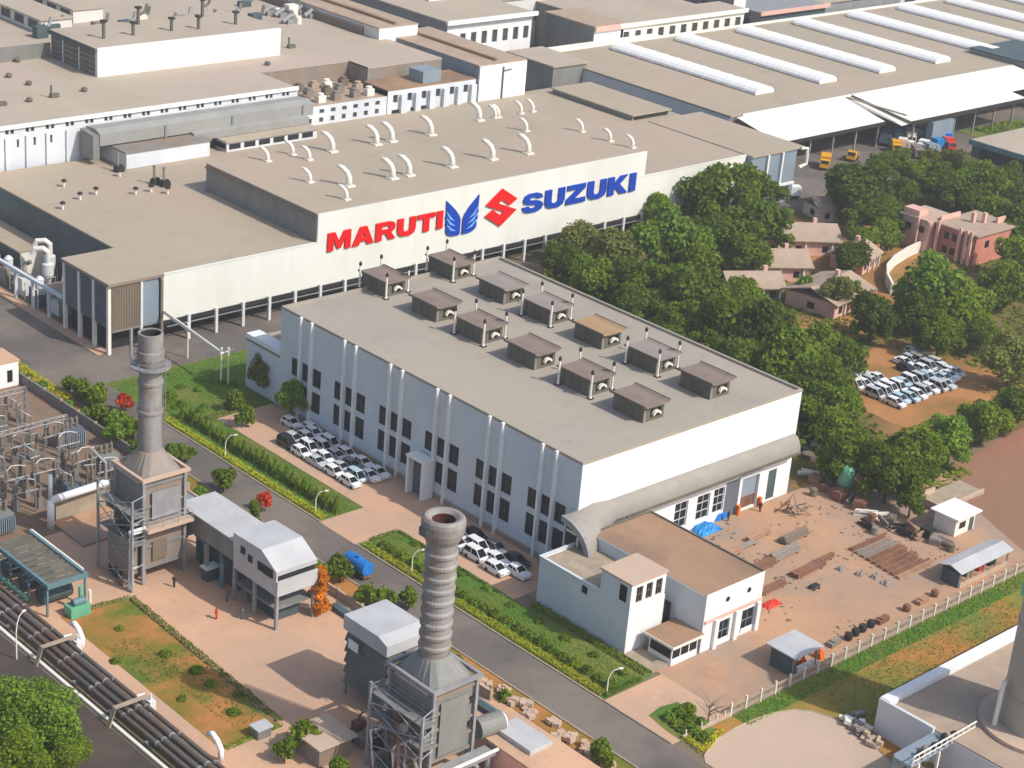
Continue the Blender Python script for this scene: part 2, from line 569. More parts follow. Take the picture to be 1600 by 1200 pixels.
# ------------------------------------------------------------------ ground, roads, paving
stru('ground', MB().box(-300, 1500, -200, 1700, -2.0, 0.0), 'base')
rectsheet('service_road', 143.0, 149.7, 40, 700, .03, 'asphalt', .2)
rectsheet('junction_road', 149.7, 155.4, 229, 600, .034, 'asphalt', .2)
rectsheet('cross_road', 155.4, 250, 245.5, 262, .038, 'asphalt', .2)
rectsheet('outer_road', 52, 98.9, 60, 420, .03, 'asphaltdark', .2)
rectsheet('plant_yard_paving', 104.4, 139.5, 100, 205, .05, 'concrete', .2)
rectsheet('drive_apron', 149.7, 160.2, 119.5, 131.0, .054, 'concrete', .2)
rectsheet('storage_yard', 160.2, 246, 119.7, 155.5, .05, 'brownyard', .2)
rectsheet('parking_pad', 157.6, 168.2, 155.6, 224.5, .05, 'concrete', .2)
rectsheet('parking_pad_link', 149.7, 157.6, 179.6, 187.5, .056, 'concrete', .2)
rectsheet('pavement', 155.4, 157.6, 256, 420, .12, 'concrete', .2)
rectsheet('lawn', 150.3, 181.5, 224.6, 245.2, .05, 'lawn', .2)
rectsheet('lawn_strip', 149.95, 157.5, 187.6, 228.8, .06, 'lawn', .2)
rectsheet('lawn_strip_south', 149.95, 157.5, 131.3, 179.4, .06, 'lawn', .2)
rectsheet('annex_lawn', 157.5, 159.3, 131.6, 153, .06, 'lawn', .2)
polysheet('dirt_plot', [(106.6, 149.5), (114.6, 149.5), (116.4, 183.8), (106.9, 185.2)], .09, 'dirtgrass', .2)
rectsheet('road_verge', 139.6, 142.7, 100, 300, .05, 'dirtgrass', .2)
polysheet('drive_bed', [(152.0, 125.4), (154.5, 125.9), (157.1, 125.4), (157.1, 123.4), (156.6, 121), (156.3, 118.4), (155.0, 117.4), (153.3, 117.2), (151.9, 117.8), (151.2, 119.2), (151.4, 122.2)], .09, 'lawn', .1)
polysheet('fence_verge', [(152.0, 119.2), (151.6, 116), (157.2, 114), (172, 98), (215, 98), (250, 100), (262, 122), (224, 119.3)], .05, 'verge', .2)
rectsheet('fence_lawn', 160.3, 228, 116.6, 119.25, .07, 'lawn', .1)
APR = [(151.1, 115.6), (153.2, 116.5), (155.2, 117.0), (158.5, 117.3), (162.2, 117.2), (165.3, 116.6), (167.7, 115.6), (169.4, 114.0), (170.3, 111.7), (170.5, 108.9), (169.9, 105.6), (168.1, 100.4)]
polysheet('curved_apron', APR + [(166, 80), (150.2, 80), (150.2, 114.6)], .075, 'apron', .2)
polysheet('switchyard_gravel', [(104.4, 205.1), (139.4, 205.1), (139.4, 330), (100, 330), (100, 205.1)], .05, 'gravel', .2)
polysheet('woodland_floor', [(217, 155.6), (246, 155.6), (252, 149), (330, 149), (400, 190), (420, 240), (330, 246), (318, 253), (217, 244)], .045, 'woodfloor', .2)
polysheet('dirt_car_park', [(250.5, 161), (262, 154), (287, 160), (290, 176), (276, 186), (252, 178)], .08, 'orange', .2)
polysheet('red_field', [(229.5, 122.9), (236, 137), (244, 147), (268, 149), (330, 150), (330, 90), (262, 90)], .06, 'redfield', .2)
polysheet('yard_of_houses', [(268, 192), (300, 190), (322, 198), (340, 214), (334, 240), (312, 246), (286, 232), (270, 212)], .075, 'orange', .2)
polysheet('gate_road', [(318, 254.2), (330, 246.2), (356, 240), (440, 262), (560, 250), (560, 286), (318, 286)], .06, 'asphalt', .2)
polysheet('far_lawn', [(360, 240.5), (379, 236), (386, 246), (372, 250)], .09, 'lawn', .2)
polysheet('far_lawn_plot', [(424, 262), (452, 262), (452, 271), (424, 271)], .09, 'lawn', .2)
rectsheet('back_road', 299, 332, 320, 900, .05, 'steel', .2)  # asphalt in a blue grey steel tone, with haze put into its colour

k = MB()
for (x, y0, y1) in ((149.82, 119.6, 131.1), (149.82, 131.3, 179.4), (149.82, 187.6, 228.8), (142.85, 60, 330)):
    k.box(x - .12, x + .12, y0, y1, 0, .17)
stru('kerb', k, 'kerb')
k = MB()
k.box(149.95, 157.5, 179.4, 179.6, 0, .16)
k.box(149.95, 157.5, 187.5, 187.6, 0, .16)
k.box(157.5, 157.62, 157, 179.4, 0, .16)
k.box(157.5, 157.62, 187.6, 224.4, 0, .16)
k.box(155.28, 155.4, 256, 420, 0, .2)
stru('pad_kerb', k, 'kerb')
k = MB()
for a, b in zip(APR, APR[1:]):
    k.beam((a[0], a[1], .07), (b[0], b[1], .07), .22)
stru('curved_kerb', k, 'kerb')


# ------------------------------------------------------------------ generator hall with the twelve roof ventilators
HX0, HX1, HY0, HY1, HH = 168.3, 214.5, 155.6, 222.8, 17.0
hall = thing('generator_hall', 'big flat roofed blue grey hall with paired white pilasters and twelve roof ventilators', 'building', (HX0, HY0, 0))
BAYS = [205.1 + 10.9 * k for k in (1, 0, -1, -2, -3, -4)]
BAYS = [216.0, 205.1, 194.2, 183.6, 172.4, 161.6]
holes, wins = [], []
for b in BAYS:
    for d in (2.7, 0, -2.7):
        for (z0, z1) in ((2.6, 6.0), (6.9, 9.9)):
            if b == 183.6 and z0 < 5 and d > 0:
                continue
            h = (b + d - 1.05, b + d + 1.05, z0, z1)
            if h[0] < HY0 + .2:
                continue
            holes.append(h)
w = MB().wall('x', HX0, HY0, HY1, 0, HH, holes, .16, 1)
w.wall('x', HX1, HY0, HY1, 0, HH)
part('side_wall', w, 'hallwall', hall)
for h in holes:
    window(hall, 'x', HX0, 1, *h, mull=1, trans=1, depth=.16, fm='slate', w=.1)
fh = [(203.0, 206.9, .3, 5.6), (188.6, 191.4, 1.2, 5.4), (193.4, 196.2, 1.3, 5.3), (197.0, 199.4, 1.4, 5.4), (209.3, 211.2, .3, 5.2)]
f_ = MB().wall('y', HY0, HX0, HX1, 0, HH, fh, .4, 1)
part('end_wall', f_, 'white', hall)
part('back_wall', MB().wall('y', HY1, HX0, HX1, 0, HH), 'hallwall', hall)
for h in fh[1:4]:
    window(hall, 'y', HY0, 1, *h, mull=1, trans=2, depth=.4, fm='hallwall')
part('roof', MB().box(HX0 + .35, HX1 - .35, HY0 + .35, HY1 - .35, HH - .3, HH + .02), 'hallroof', hall)
c = MB()
c.box(HX0 - .06, HX0 + .35, HY0 - .06, HY1 + .06, HH, HH + .42)
c.box(HX1 - .35, HX1 + .06, HY0 - .06, HY1 + .06, HH, HH + .42)
c.box(HX0 + .35, HX1 - .35, HY0 - .06, HY0 + .35, HH, HH + .42)
c.box(HX0 + .35, HX1 - .35, HY1 - .35, HY1 + .06, HH, HH + .42)
part('parapet', c, 'hallroof', hall)
pil = None
for b in BAYS:
    for d in (1.36, -1.36):
        y = b + d
        if y < HY0 + .3:
            y = HY0 + .3
        if y > HY1 - .3:
            continue
        part('pilaster', MB().box(HX0 - .55, HX0 - .005, y - .2, y + .2, .05, HH + .38), 'white', hall)
# plinth, entrance porch on the long side
part('plinth', MB().box(HX0 - .25, HX0 - .002, HY0 + .02, HY1, .05, .9), 'kerb', hall)
po = part('entrance_porch', MB().box(165.9, HX0 - .26, 184.6, 185.0, .05, 6.0).box(165.9, HX0 - .26, 187.9, 188.3, .05, 6.0).box(165.75, HX0 - .26, 184.5, 188.4, 6.0, 6.3), 'white', hall)
part('door', MB().box(167.0, 167.12, 185.0, 187.9, .05, 5.9), 'slate', po)
# quarter barrel canopy on the end wall
CY, RX, RZ, BZ = HY0 - .02, 1.6, 2.4, 7.8
def arcp(rx, rz, bz, rev=False):
    ts = np.linspace(0, PI / 2, 10)
    return [(CY - rx * math.sin(t), bz + rz * math.cos(t)) for t in (ts[::-1] if rev else ts)]


stations = [(HX0 - 2.6, 5.6, 4.4, 5.9), (HX0 + .2, 4.6, 4.1, 6.2), (HX0 + 3, 2.6, 3.6, 7.0), (HX0 + 6, RX, RZ, BZ), (HX1 - .4, RX, RZ, BZ)]
mb, prev = MB(), None
vs = []
for (x, rx, rz, bz) in stations:
    vs += [(x, y, z) for y, z in arcp(rx, rz, bz) + arcp(rx - .25, rz - .25, bz, True)]
n = 20
fs = [(k * n + i, k * n + (i + 1) % n, (k + 1) * n + (i + 1) % n, (k + 1) * n + i) for k in range(len(stations) - 1) for i in range(n)]
fs += [tuple(range(n - 1, -1, -1)), tuple(range((len(stations) - 1) * n, len(stations) * n))]
can = part('canopy', MB().add(vs, fs), 'canopygrey', hall)
x0, rx, rz, bz = stations[0]
part('end_plate', MB().prism([(CY, bz)] + arcp(rx - .7, rz - .7, bz), 'x', x0 + .5, x0 + .6), 'ventbody', can)
part('edge_ring', MB().prism(arcp(rx + .12, rz + .12, bz) + arcp(rx - .75, rz - .75, bz, True), 'x', x0 - .5, x0 - .01), 'steel', can)
part('end_opening', MB().box(x0 + .42, x0 + .49, CY - 2.4, CY - .3, bz, bz + 2.2), 'dark', can)
part('opening_frame', MB().box(x0 + .3, x0 + .49, CY - 2.7, CY - 2.41, bz, bz + 2.5).box(x0 + .3, x0 + .49, CY - 2.41, CY - .3, bz + 2.21, bz + 2.5), 'ivory', can)
part('gutter', MB().box(HX0 + 8, HX1 - .5, CY - RX - .28, CY - RX - .02, BZ - .25, BZ + .05), 'ventbody', can)
for x in np.arange(181.5, 214, 4.6):
    part('bracket', MB().beam((x, CY - RX + .1, BZ - .2), (x, CY - .01, BZ - 1.6), .16).box(x - .08, x + .08, CY - RX, CY - .01, BZ - .22, BZ - .08), 'steel', can)
# roller door, frames, sill pieces on the end wall
fr = part('roller_door', MB().box(203.0, 206.9, HY0 + .2, HY0 + .28, 2.2, 5.6), 'bluegrey', hall)
part('door_frame', MB().box(202.4, 203.0, HY0 - .25, HY0 - .002, .06, 6.1).box(206.9, 207.5, HY0 - .25, HY0 - .002, .06, 6.1).box(203.0, 206.9, HY0 - .25, HY0 - .002, 5.6, 6.1), 'white', fr)
part('door_leaf', MB().box(203.0, 206.9, HY0 + .3, HY0 + .36, .06, 2.2), 'rust', fr)
part('guard_post', MB().box(202.2, 202.7, HY0 - .8, HY0 - .3, .05, 1.6), 'orangepaint', fr)
part('guard_post', MB().box(207.1, 207.6, HY0 - .8, HY0 - .3, .05, 1.6), 'orangepaint', fr)
part('service_door', MB().box(209.3, 211.2, HY0 + .1, HY0 + .2, .06, 5.2), 'tealdark', hall)
part('cladding_panel', MB().box(199.6, 202.3, HY0 - .06, HY0 - .002, .06, 5.8), 'slate', hall)
part('corner_trim', MB().box(HX0 - .05, HX0 + .5, HY0 - .12, HY0 - .06, 10.6, HH), 'white', hall)
# low block against the far end
lb = thing('side_block', 'low grey block with a white slab on top at the far end of the hall', 'building', (169, 223, 0))
part('wall', MB().box(168.8, 178, 223.0, 232.5, 0, 8.2), 'hallwall', lb)
part('roof', MB().box(168.7, 178.1, 222.95, 232.6, 8.2, 8.4), 'roof', lb)
part('slab', MB().box(168.6, 171.2, 223.0, 232.4, 8.7, 9.5).box(169.2, 170.4, 225, 226, 8.4, 8.7).box(169.2, 170.4, 230, 231, 8.4, 8.7), 'white', lb)

# rooftop ventilator houses: six plain, six ringed by exhaust pipes
def vent_house(x0, y0, roofm, label, pipes, W_=4.9, L_=7.0, Hh=2.6):
    t = thing('roof_ventilator', label, 'roof ventilator', (x0, y0, HH + .02), 'ventilator houses on the hall roof')
    b = MB().wall('y', 0, 0, W_, 0, Hh, [(1.6, 4.3, .45, 1.95)], .5, 1)
    b.wall('x', 0, 0, L_, 0, Hh).wall('x', W_, 0, L_, 0, Hh).wall('y', L_, 0, W_, 0, Hh)
    part('body', b, 'ventbody', t, local=True)
    part('opening', MB().box(1.6, 4.3, .45, .5, .45, 1.95), 'dark', t, local=True)
    part('corner_post', MB().box(-.04, .5, -.06, -.005, .02, 2.2), 'casing', t, local=True)
    hood = [(1.6 + 1.35 - 1.0 * math.cos(a), .75 + .95 * math.sin(a)) for a in np.linspace(.25, PI - .25, 9)]
    hin = [(1.6 + 1.35 - .7 * math.cos(a), .75 + .62 * math.sin(a)) for a in np.linspace(PI - .25, .25, 9)]
    part('fan_hood', MB().prism(hood + hin, 'y', -.45, .1), 'ivory', t, local=True)
    rf = MB().prism([(-.55, Hh + .28), (.1, Hh + .02), (W_ / 2, Hh + .01), (W_ - .1, Hh + .02), (W_ + .55, Hh + .28), (W_ + .55, Hh + .46), (W_ - .1, Hh + .22), (W_ / 2, Hh + .24), (.1, Hh + .22), (-.55, Hh + .46)], 'y', -.7, L_ + .5)
    part('roof', rf, roofm, t, local=True)
    for xa in (-.66, W_ + .55):
        part('edge_cap', MB().box(xa, xa + .11, -.7, L_ + .5, Hh + .2, Hh + .55), 'ventbody', t, local=True)
    for k in range(4):
        part('rib', MB().box(-.07, -.003, .8 + 1.7 * k, .95 + 1.7 * k, .02, Hh), 'ventbody', t, local=True)
    if pipes:
        for (px, py) in ((-.35, -.75), (W_ + .75, .1), (-.8, L_ - .4), (W_ + .3, L_ + .75)):
            p = part('exhaust_pipe', MB().tube([(px, py, 0), (px, py, .5), (px, py, 4.1)], [.34, .19, .18], 10), 'ivory', t, local=True)
            part('pipe_cap', MB().lathe((px, py, 4.1), [(.20, 0), (.29, .12), (.29, .5), (.08, .8)], 10), 'soot', p, local=True)
            part('pipe_foot', MB().box(px - .5, px + .5, py - .5, py + .5, 0, .14), 'dark', p, local=True)
    t.scale = (.86, .86, .92)
    return t


VY = [218.0, 205.3, 194.6, 182.9, 171.4, 160.5]
pos = ['nearest the lettered wall', 'second from lettered wall', 'third from lettered wall', 'third from white end wall',
       'second from white end wall', 'at the white end wall']
for i, y in enumerate(VY):
    pipes = i % 2 == 0
    rm = 'ventroof'
    vent_house(185.3, y + .2, rm, ('pipe ringed' if pipes else 'plain') + ' brown roof ventilator, pilaster side row, ' + pos[i], pipes)
    rm = {0: 'ventroof', 1: 'ventroofgrey', 2: 'ventroofgrey', 3: 'ventrooftan', 4: 'ventroofgrey', 5: 'ventroof'}[i]
    cn = {'ventroof': 'brown', 'ventroofgrey': 'grey', 'ventrooftan': 'tan'}[rm]
    vent_house(199.9, y + .6, rm, ('pipe ringed' if pipes else 'plain') + ' %s topped roof ventilator, tree side row, ' % cn + pos[i], pipes)


# ------------------------------------------------------------------ press hall with the lettered wall
SY = 255.0
ph = thing('press_hall', 'huge tan roofed factory hall with red and blue lettering on its cream wall', 'building', (200, SY, 0))
# low wing body raised over a dark open ground floor
part('front_wall', MB().box(167.6, 318.0, SY, SY + .35, 4.1, 12.4), 'cream', ph)
part('upper_wall', MB().box(200.0, 285.4, SY - .02, SY + .33, 12.45, 17.85), 'cream', ph)
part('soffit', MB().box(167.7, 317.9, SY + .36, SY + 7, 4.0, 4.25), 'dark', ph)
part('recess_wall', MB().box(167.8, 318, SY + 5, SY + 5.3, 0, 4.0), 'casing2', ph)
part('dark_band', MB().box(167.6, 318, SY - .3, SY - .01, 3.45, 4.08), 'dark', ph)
part('low_roof', MB().box(167.6, 199.98, SY + .36, 318, 12.1, 12.41), 'roof', ph)
part('low_roof', MB().box(285.42, 318.0, SY + .36, 276, 12.1, 12.41), 'roof', ph)
part('low_roof', MB().box(285.42, 330.0, 276, 318, 12.1, 12.41), 'roof', ph)
part('low_roof_behind', MB().box(199.98, 285.42, 290.4, 318, 12.1, 12.41), 'roof', ph)
part('high_roof', MB().box(200.0, 285.4, SY + .34, 290.0, 17.5, 17.86), 'roof', ph)
part('high_side_wall', MB().box(200.0, 200.4, SY + .34, 290.0, 12.42, 17.45), 'casing2', ph)
part('high_side_wall', MB().box(285.0, 285.4, SY + .34, 290.0, 12.42, 17.45), 'casing2', ph)
part('high_back_wall', MB().box(200.4, 285.0, 289.6, 290.0, 12.42, 17.45), 'casing2', ph)
part('side_gutter', MB().box(199.7, 199.98, SY + .34, 290.0, 16.9, 17.3), 'brownclad', ph)
part('side_wall', MB().box(167.6, 168.0, SY + .4, 318, 0, 12.05), 'tealdark', ph)
part('side_wall', MB().box(329.6, 330, 277, 318, 0, 12.05), 'tealdark', ph)
part('coping', MB().box(167.6, 199.9, SY - .08, SY + .36, 12.42, 12.6), 'cream', ph)
part('coping', MB().box(285.5, 318.0, SY - .08, SY + .36, 12.42, 12.6), 'cream', ph)
for i, x in enumerate(np.arange(172.4, 318, 5.65)):
    part('column', MB().box(x - .25, x + .25, SY - .85, SY - .35, 0, 4.6), 'palegrey', ph)
part('pipe_rail', MB().box(168, 318, SY - .75, SY - .6, 3.1, 3.25), 'steel', ph)

# lettering: flat raised characters on the wall
GLY = {
    'M': (1.22, [[(0, 0), (0, 1), (.38, 1), (.61, .45), (.84, 1), (1.22, 1), (1.22, 0), (.92, 0), (.92, .62), (.69, .08), (.53, .08), (.30, .62), (.30, 0)]]),
    'A': (1.16, [[(0, 0), (.40, 1), (.58, 1), (.58, .70), (.49, .40), (.58, .40), (.58, .20), (.42, .20), (.35, 0)],
                 [(1.16, 0), (.76, 1), (.58, 1), (.58, .70), (.67, .40), (.58, .40), (.58, .20), (.74, .20), (.81, 0)]]),
    'R': (1.10, [[(0, .69), (0, 1), (.78, 1), (.98, .93), (1.06, .80), (1.07, .69), (.75, .69), (.70, .78), (.33, .78), (.33, .69)],
                 [(0, 0), (0, .69), (.33, .69), (.33, .58), (.70, .58), (.75, .69), (1.07, .69), (1.01, .50), (.84, .40), (1.10, 0), (.75, 0), (.54, .36), (.33, .36), (.33, 0)]]),
    'U': (1.02, [[(0, 1), (.33, 1), (.33, .40), (.38, .27), (.51, .23), (.64, .27), (.69, .40), (.69, 1), (1.02, 1), (1.02, .34), (.93, .11), (.74, 0), (.28, 0), (.09, .11), (0, .34)]]),
    'T': (1.02, [[(0, .75), (0, 1), (1.02, 1), (1.02, .75), (.675, .75), (.675, 0), (.345, 0), (.345, .75)]]),
    'I': (.34, [[(0, 0), (0, 1), (.34, 1), (.34, 0)]]),
    'S': (1.05, [[(.0, .32), (.33, .32), (.38, .24), (.52, .21), (.68, .23), (.72, .30), (.66, .37), (.30, .43), (.08, .53), (.02, .70), (.10, .90), (.32, 1),
                  (.72, 1), (.95, .90), (1.02, .70), (.70, .70), (.66, .77), (.52, .80), (.38, .78), (.34, .71), (.40, .64), (.78, .58), (.98, .48),
                  (1.05, .30), (.97, .10), (.75, 0), (.30, 0), (.08, .10)]]),
    'Z': (1.02, [[(0, 0), (0, .25), (.58, .75), (.03, .75), (.03, 1), (.99, 1), (.99, .76), (.42, .25), (1.02, .25), (1.02, 0)]]),
    'K': (1.10, [[(0, 0), (0, 1), (.33, 1), (.33, .62), (.66, 1), (1.06, 1), (.64, .56), (1.10, 0), (.70, 0), (.43, .36), (.33, .25), (.33, 0)]]),
}


def word(txt, x0, x1, z0, z1, m, gap=.10):
    n = sum(GLY[c][0] for c in txt) + gap * (len(txt) - 1)
    sx, h, u = (x1 - x0) / n, z1 - z0, 0.0
    for ch in txt:
        w_, polys = GLY[ch]
        mb = MB()
        for p in polys:
            mb.prism([(x0 + (u + a) * sx, z0 + b * h) for a, b in p], 'y', SY - .36, SY - .025)
        part('letter', mb, m, ph)
        u += w_ + gap


word('MARUTI', 202.2, 229.6, 10.45, 13.95, 'red')
word('SUZUKI', 250.4, 282.6, 9.85, 13.75, 'blue')
# red S emblem: pointed ribbon
ex, ez, ew, eh = 244.65, 12.15, 8.3, 7.7
SP = [(-.50, .10), (.0, .50), (.46, .18), (.22, -.02), (.0, .15), (-.06, .11), (.5, -.16), (0, -.5), (-.48, -.16), (-.24, .02), (-.02, -.16), (.06, -.11)]
SP = [(0, .5), (.5, .16), (.26, .02), (.02, .20), (-.10, .13), (.50, -.13), (0, -.5), (-.5, -.16), (-.26, -.02), (-.02, -.20), (.10, -.13), (-.50, .13)]
part('emblem', MB().prism([(ex + a * ew, ez + b * eh) for a, b in SP], 'y', SY - .36, SY - .025), 'red', ph)
# blue pair of wings
for sgn in (-1, 1):
    cx = 234.45
    def wp(a, b):
        return (cx + sgn * a * 4.2, 8.4 + b * 7.3)
    wing = [(.08, .0), (.45, .0), (.72, .03), (.88, .10), (.93, .20), (.90, .30), (.97, .35), (.94, .48), (.99, .53), (.96, .68), (.985, 1.0), (.40, .70), (.16, .52), (.08, .42)]
    o = part('emblem', MB().prism([wp(*p) for p in wing], 'y', SY - .36, SY - .025), 'blue', ph)
    fl = MB()
    for (a0, b0, a1, b1) in ((.90, .315, .30, .12), (.94, .50, .36, .26), (.96, .68, .42, .40)):
        fl.prism([wp(a0, b0), wp(a0, b0 + .035), wp((a0 + a1) / 2, (b0 + b1) / 2 - .0), wp(a1, b1), wp((a0 + a1) / 2 + .05, (b0 + b1) / 2 - .055)], 'y', SY - .41, SY - .362)
    part('feather_line', fl, 'winglight', o)
# blank joint lines of the cladding
for x in np.arange(176, 318, 9.4):
    part('cladding_joint', MB().box(x, x + .06, SY - .012, SY - .001, 4.2, 12.3), 'cream', ph)

# corner bay with tall louvred bays on columns
cb = thing('corner_bay', 'louvred bay on tall pale columns at the road end of the lettered hall', 'building', (157.2, SY, 0))
part('roof', MB().box(156.8, 167.58, SY - .25, 269.8, 12.3, 12.75), 'roof', cb)
part('fascia', MB().box(156.7, 156.79, SY - .3, 269.8, 12.2, 12.7).box(156.7, 167.55, SY - .36, SY - .26, 12.2, 12.7), 'casing', cb)
for y in (SY + .35, 259.8, 264.4, 269.2):
    part('column', MB().box(156.9, 157.5, y - .3, y + .3, 0, 12.2), 'ivory', cb)
for y0, y1 in ((SY + .7, 259.45), (260.15, 264.05), (264.75, 268.85)):
    lp = part('louvre_panel', MB().box(157.15, 157.3, y0, y1, 4.6, 12.2), 'slate', cb)
    for z in np.arange(5.0, 12, .6):
        part('louvre_blade', MB().box(157.05, 157.14, y0, y1, z, z + .28), 'slate', lp)
fp = part('front_panel', MB().box(157.6, 163.0, SY - .05, SY + .1, 4.3, 12.2), 'brownclad', cb)
for x in np.arange(157.9, 163, .5):
    part('panel_rib', MB().box(x, x + .12, SY - .11, SY - .051, 4.3, 12.2), 'brownclad', fp)
part('front_post', MB().box(163.05, 163.5, SY - .2, SY + .3, 0, 12.2), 'palegrey', cb)
part('blue_panel', MB().box(163.6, 166.7, SY - .02, SY + .1, 4.3, 12.2), 'bluegrey', cb)
part('downpipe', MB().tube([(167.1, SY - .35, 0), (167.1, SY - .35, 11.6), (166.8, SY - .3, 12.5)], .28, 8), 'casing', cb)
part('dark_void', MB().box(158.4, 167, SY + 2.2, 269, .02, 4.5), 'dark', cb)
part('lintel', MB().box(157.6, 166.9, SY - .1, SY + .3, 3.9, 4.28), 'casing2', cb)
for y in (274.5, 280, 286):
    part('yard_column', MB().box(156.9, 157.4, y - .25, y + .25, 0, 5.2), 'hallwall', cb)
part('yard_beam', MB().box(156.85, 157.45, 269.9, 292, 5.2, 5.7), 'hallwall', cb)
part('yard_roof', MB().box(157.5, 167.4, 269.9, 277, 5.0, 5.4), 'tanroof', cb)

# swan-neck roof vents
def swan(h, rr):
    pts = [(0, 0, 0), (0, 0, h * .42), (-.06 * h, .10 * h, h * .66), (-.18 * h, .28 * h, h * .84), (-.34 * h, .50 * h, h * .93)]
    return MB().tube(pts, [rr * 1.3, rr, rr, rr * .95, rr * .75], 10).mesh('vent_pipe', mm('ivory'), smooth=True), \
        MB().box(-rr * 1.8, rr * 1.8, -rr * 1.8, rr * 1.8, 0, .25).mesh('vent_foot', mm('ivory'))


BIG, SML = swan(4.0, .52), swan(2.8, .36)
VENTS = [('S', (211.05,285.59)), ('S', (217.91,286.81)), ('S', (218.74,282.55)), ('B', (226.25,284.97)), ('B', (237.31,284.80)), ('B', (241.60,285.16)),
         ('B', (251.98,285.11)), ('B', (268.86,289.10)), ('S', (273.50,292.42)), ('S', (274.39,290.30)), ('S', (281.09,291.01)), ('S', (284.76,289.80)),
         ('S', (210.12,270.94)), ('B', (215.17,265.58)), ('S', (209.70,259.37)), ('B', (225.59,265.44)), ('B', (229.79,265.52)), ('B', (240.94,265.77)), ('B', (251.78,265.95)),
         ('B', (261.25,265.54)), ('S', (272.43,278.06)), ('S', (283.17,272.16)), ('S', (283.45,264.00)), ('S', (284.34,258.32))]
ii = {'a': 0, 'b': 0}
srow = sorted(VENTS, key=lambda v: v[1][0])
for kind, (x, y) in srow:
    x = min(x, 284.6)
    y = min(y, 289)
    r_ = 'a' if y < 277 else 'b'
    where = 'row above the lettering' if r_ == 'a' else 'rear row'
    lab = ('tall' if kind == 'B' else 'small') + ' ivory swan-neck vent, %s, %s from road end' % (where, ORD[ii[r_]])
    ii[r_] += 1
    t = thing('swan_neck_vent', lab, 'roof vent', (x, y, 17.86), 'swan-neck vents on the high roof')
    part('vent_pipe', (BIG if kind == 'B' else SML)[0], None, t, local=True)
    part('vent_foot', (BIG if kind == 'B' else SML)[1], None, t, local=True)
# small mushroom vents on the low roof
lowv = [(190.31,305.02), (170.79,292.97), (176.38,296.32), (180.54,297.57), (186.98,294.11), (177.77,304.38), (190.34,294.08), (192.44,291.61)]
for i, (x, y) in enumerate(lowv):
    t = thing('roof_cowl', 'small dark cowl on the low tan roof, %s from the road edge' % ORD[sorted([q[0] for q in lowv]).index(x)], 'roof vent', (x, y, 12.41), 'cowls on the low roof')
    part('cowl_pipe', MB().tube([(0, 0, 0), (0, 0, 1.0)], .22, 8), 'ivory', t, local=True)
    part('cowl_cap', MB().lathe((0, 0, 1.0), [(.25, 0), (.55, .1), (.5, .35), (.1, .6)], 10), 'soot', t, local=True)
for i, ((x, y), d) in enumerate((((193.69,297.70), 'nearest the mushroom cowls'), ((194.63,295.84), 'between its two twins'), ((191.96,307.89), 'standing alone near the old wall'))):
    t = thing('extractor_unit', 'dark flued extractor on the low tan roof, ' + d, 'roof extractor', (x, y, 12.41), 'extractors on the low roof')
    part('housing', MB().box(-.9, .9, -.6, .6, 0, 1.0).box(-.7, .7, -.4, .4, 1.0, 1.3), 'soot', t, local=True)
    part('flue', MB().tube([(-.3, 0, 1.3), (-.3, 0, 3.6)], .25, 8).tube([(-.3, 0, 3.6), (-.3, 0, 3.8)], .38, 8), 'casing', t, local=True)

# addition at the tree end, and the grey plant room on the low roof
ad = thing('end_addition', 'blue grey clad addition with white ribs at the tree end of the lettered hall', 'building', (319, 254, 0))
part('wall', MB().box(318.2, 334, 253.6, 275, 0, 12.2), 'bluegrey', ad)
part('roof', MB().box(318.1, 336, 253.2, 285.0, 12.2, 12.6), 'roof', ad)
for x in (323.6, 328.6):
    part('rib', MB().box(x - .25, x + .25, 253.0, 253.59, 0, 12.2), 'white', ad)
part('downpipe', MB().tube([(334.6, 253.0, 12.3), (336.2, 252.6, 12.3), (336.6, 252.6, 8.6), (334.4, 252.8, 8.0)], .4, 8), 'canopywhite', ad)
part('sill', MB().box(326.5, 333, 252.4, 252.99, 4.5, 5.0), 'white', ad)
pr = thing('plant_room', 'long flat tan plant room on the low roof behind the swan-neck vents', 'building', (308, 280, 12.4))
part('wall', MB().box(315.2, 327.6, 287.4, 313.8, 12.42, 13.5), 'casing2', pr)
part('roof', MB().box(314.8, 328.0, 286.8, 314.2, 13.5, 13.75), 'roof', pr)
part('openings', MB().box(315.8, 327, 287.26, 287.39, 12.5, 13.4), 'dark', pr)

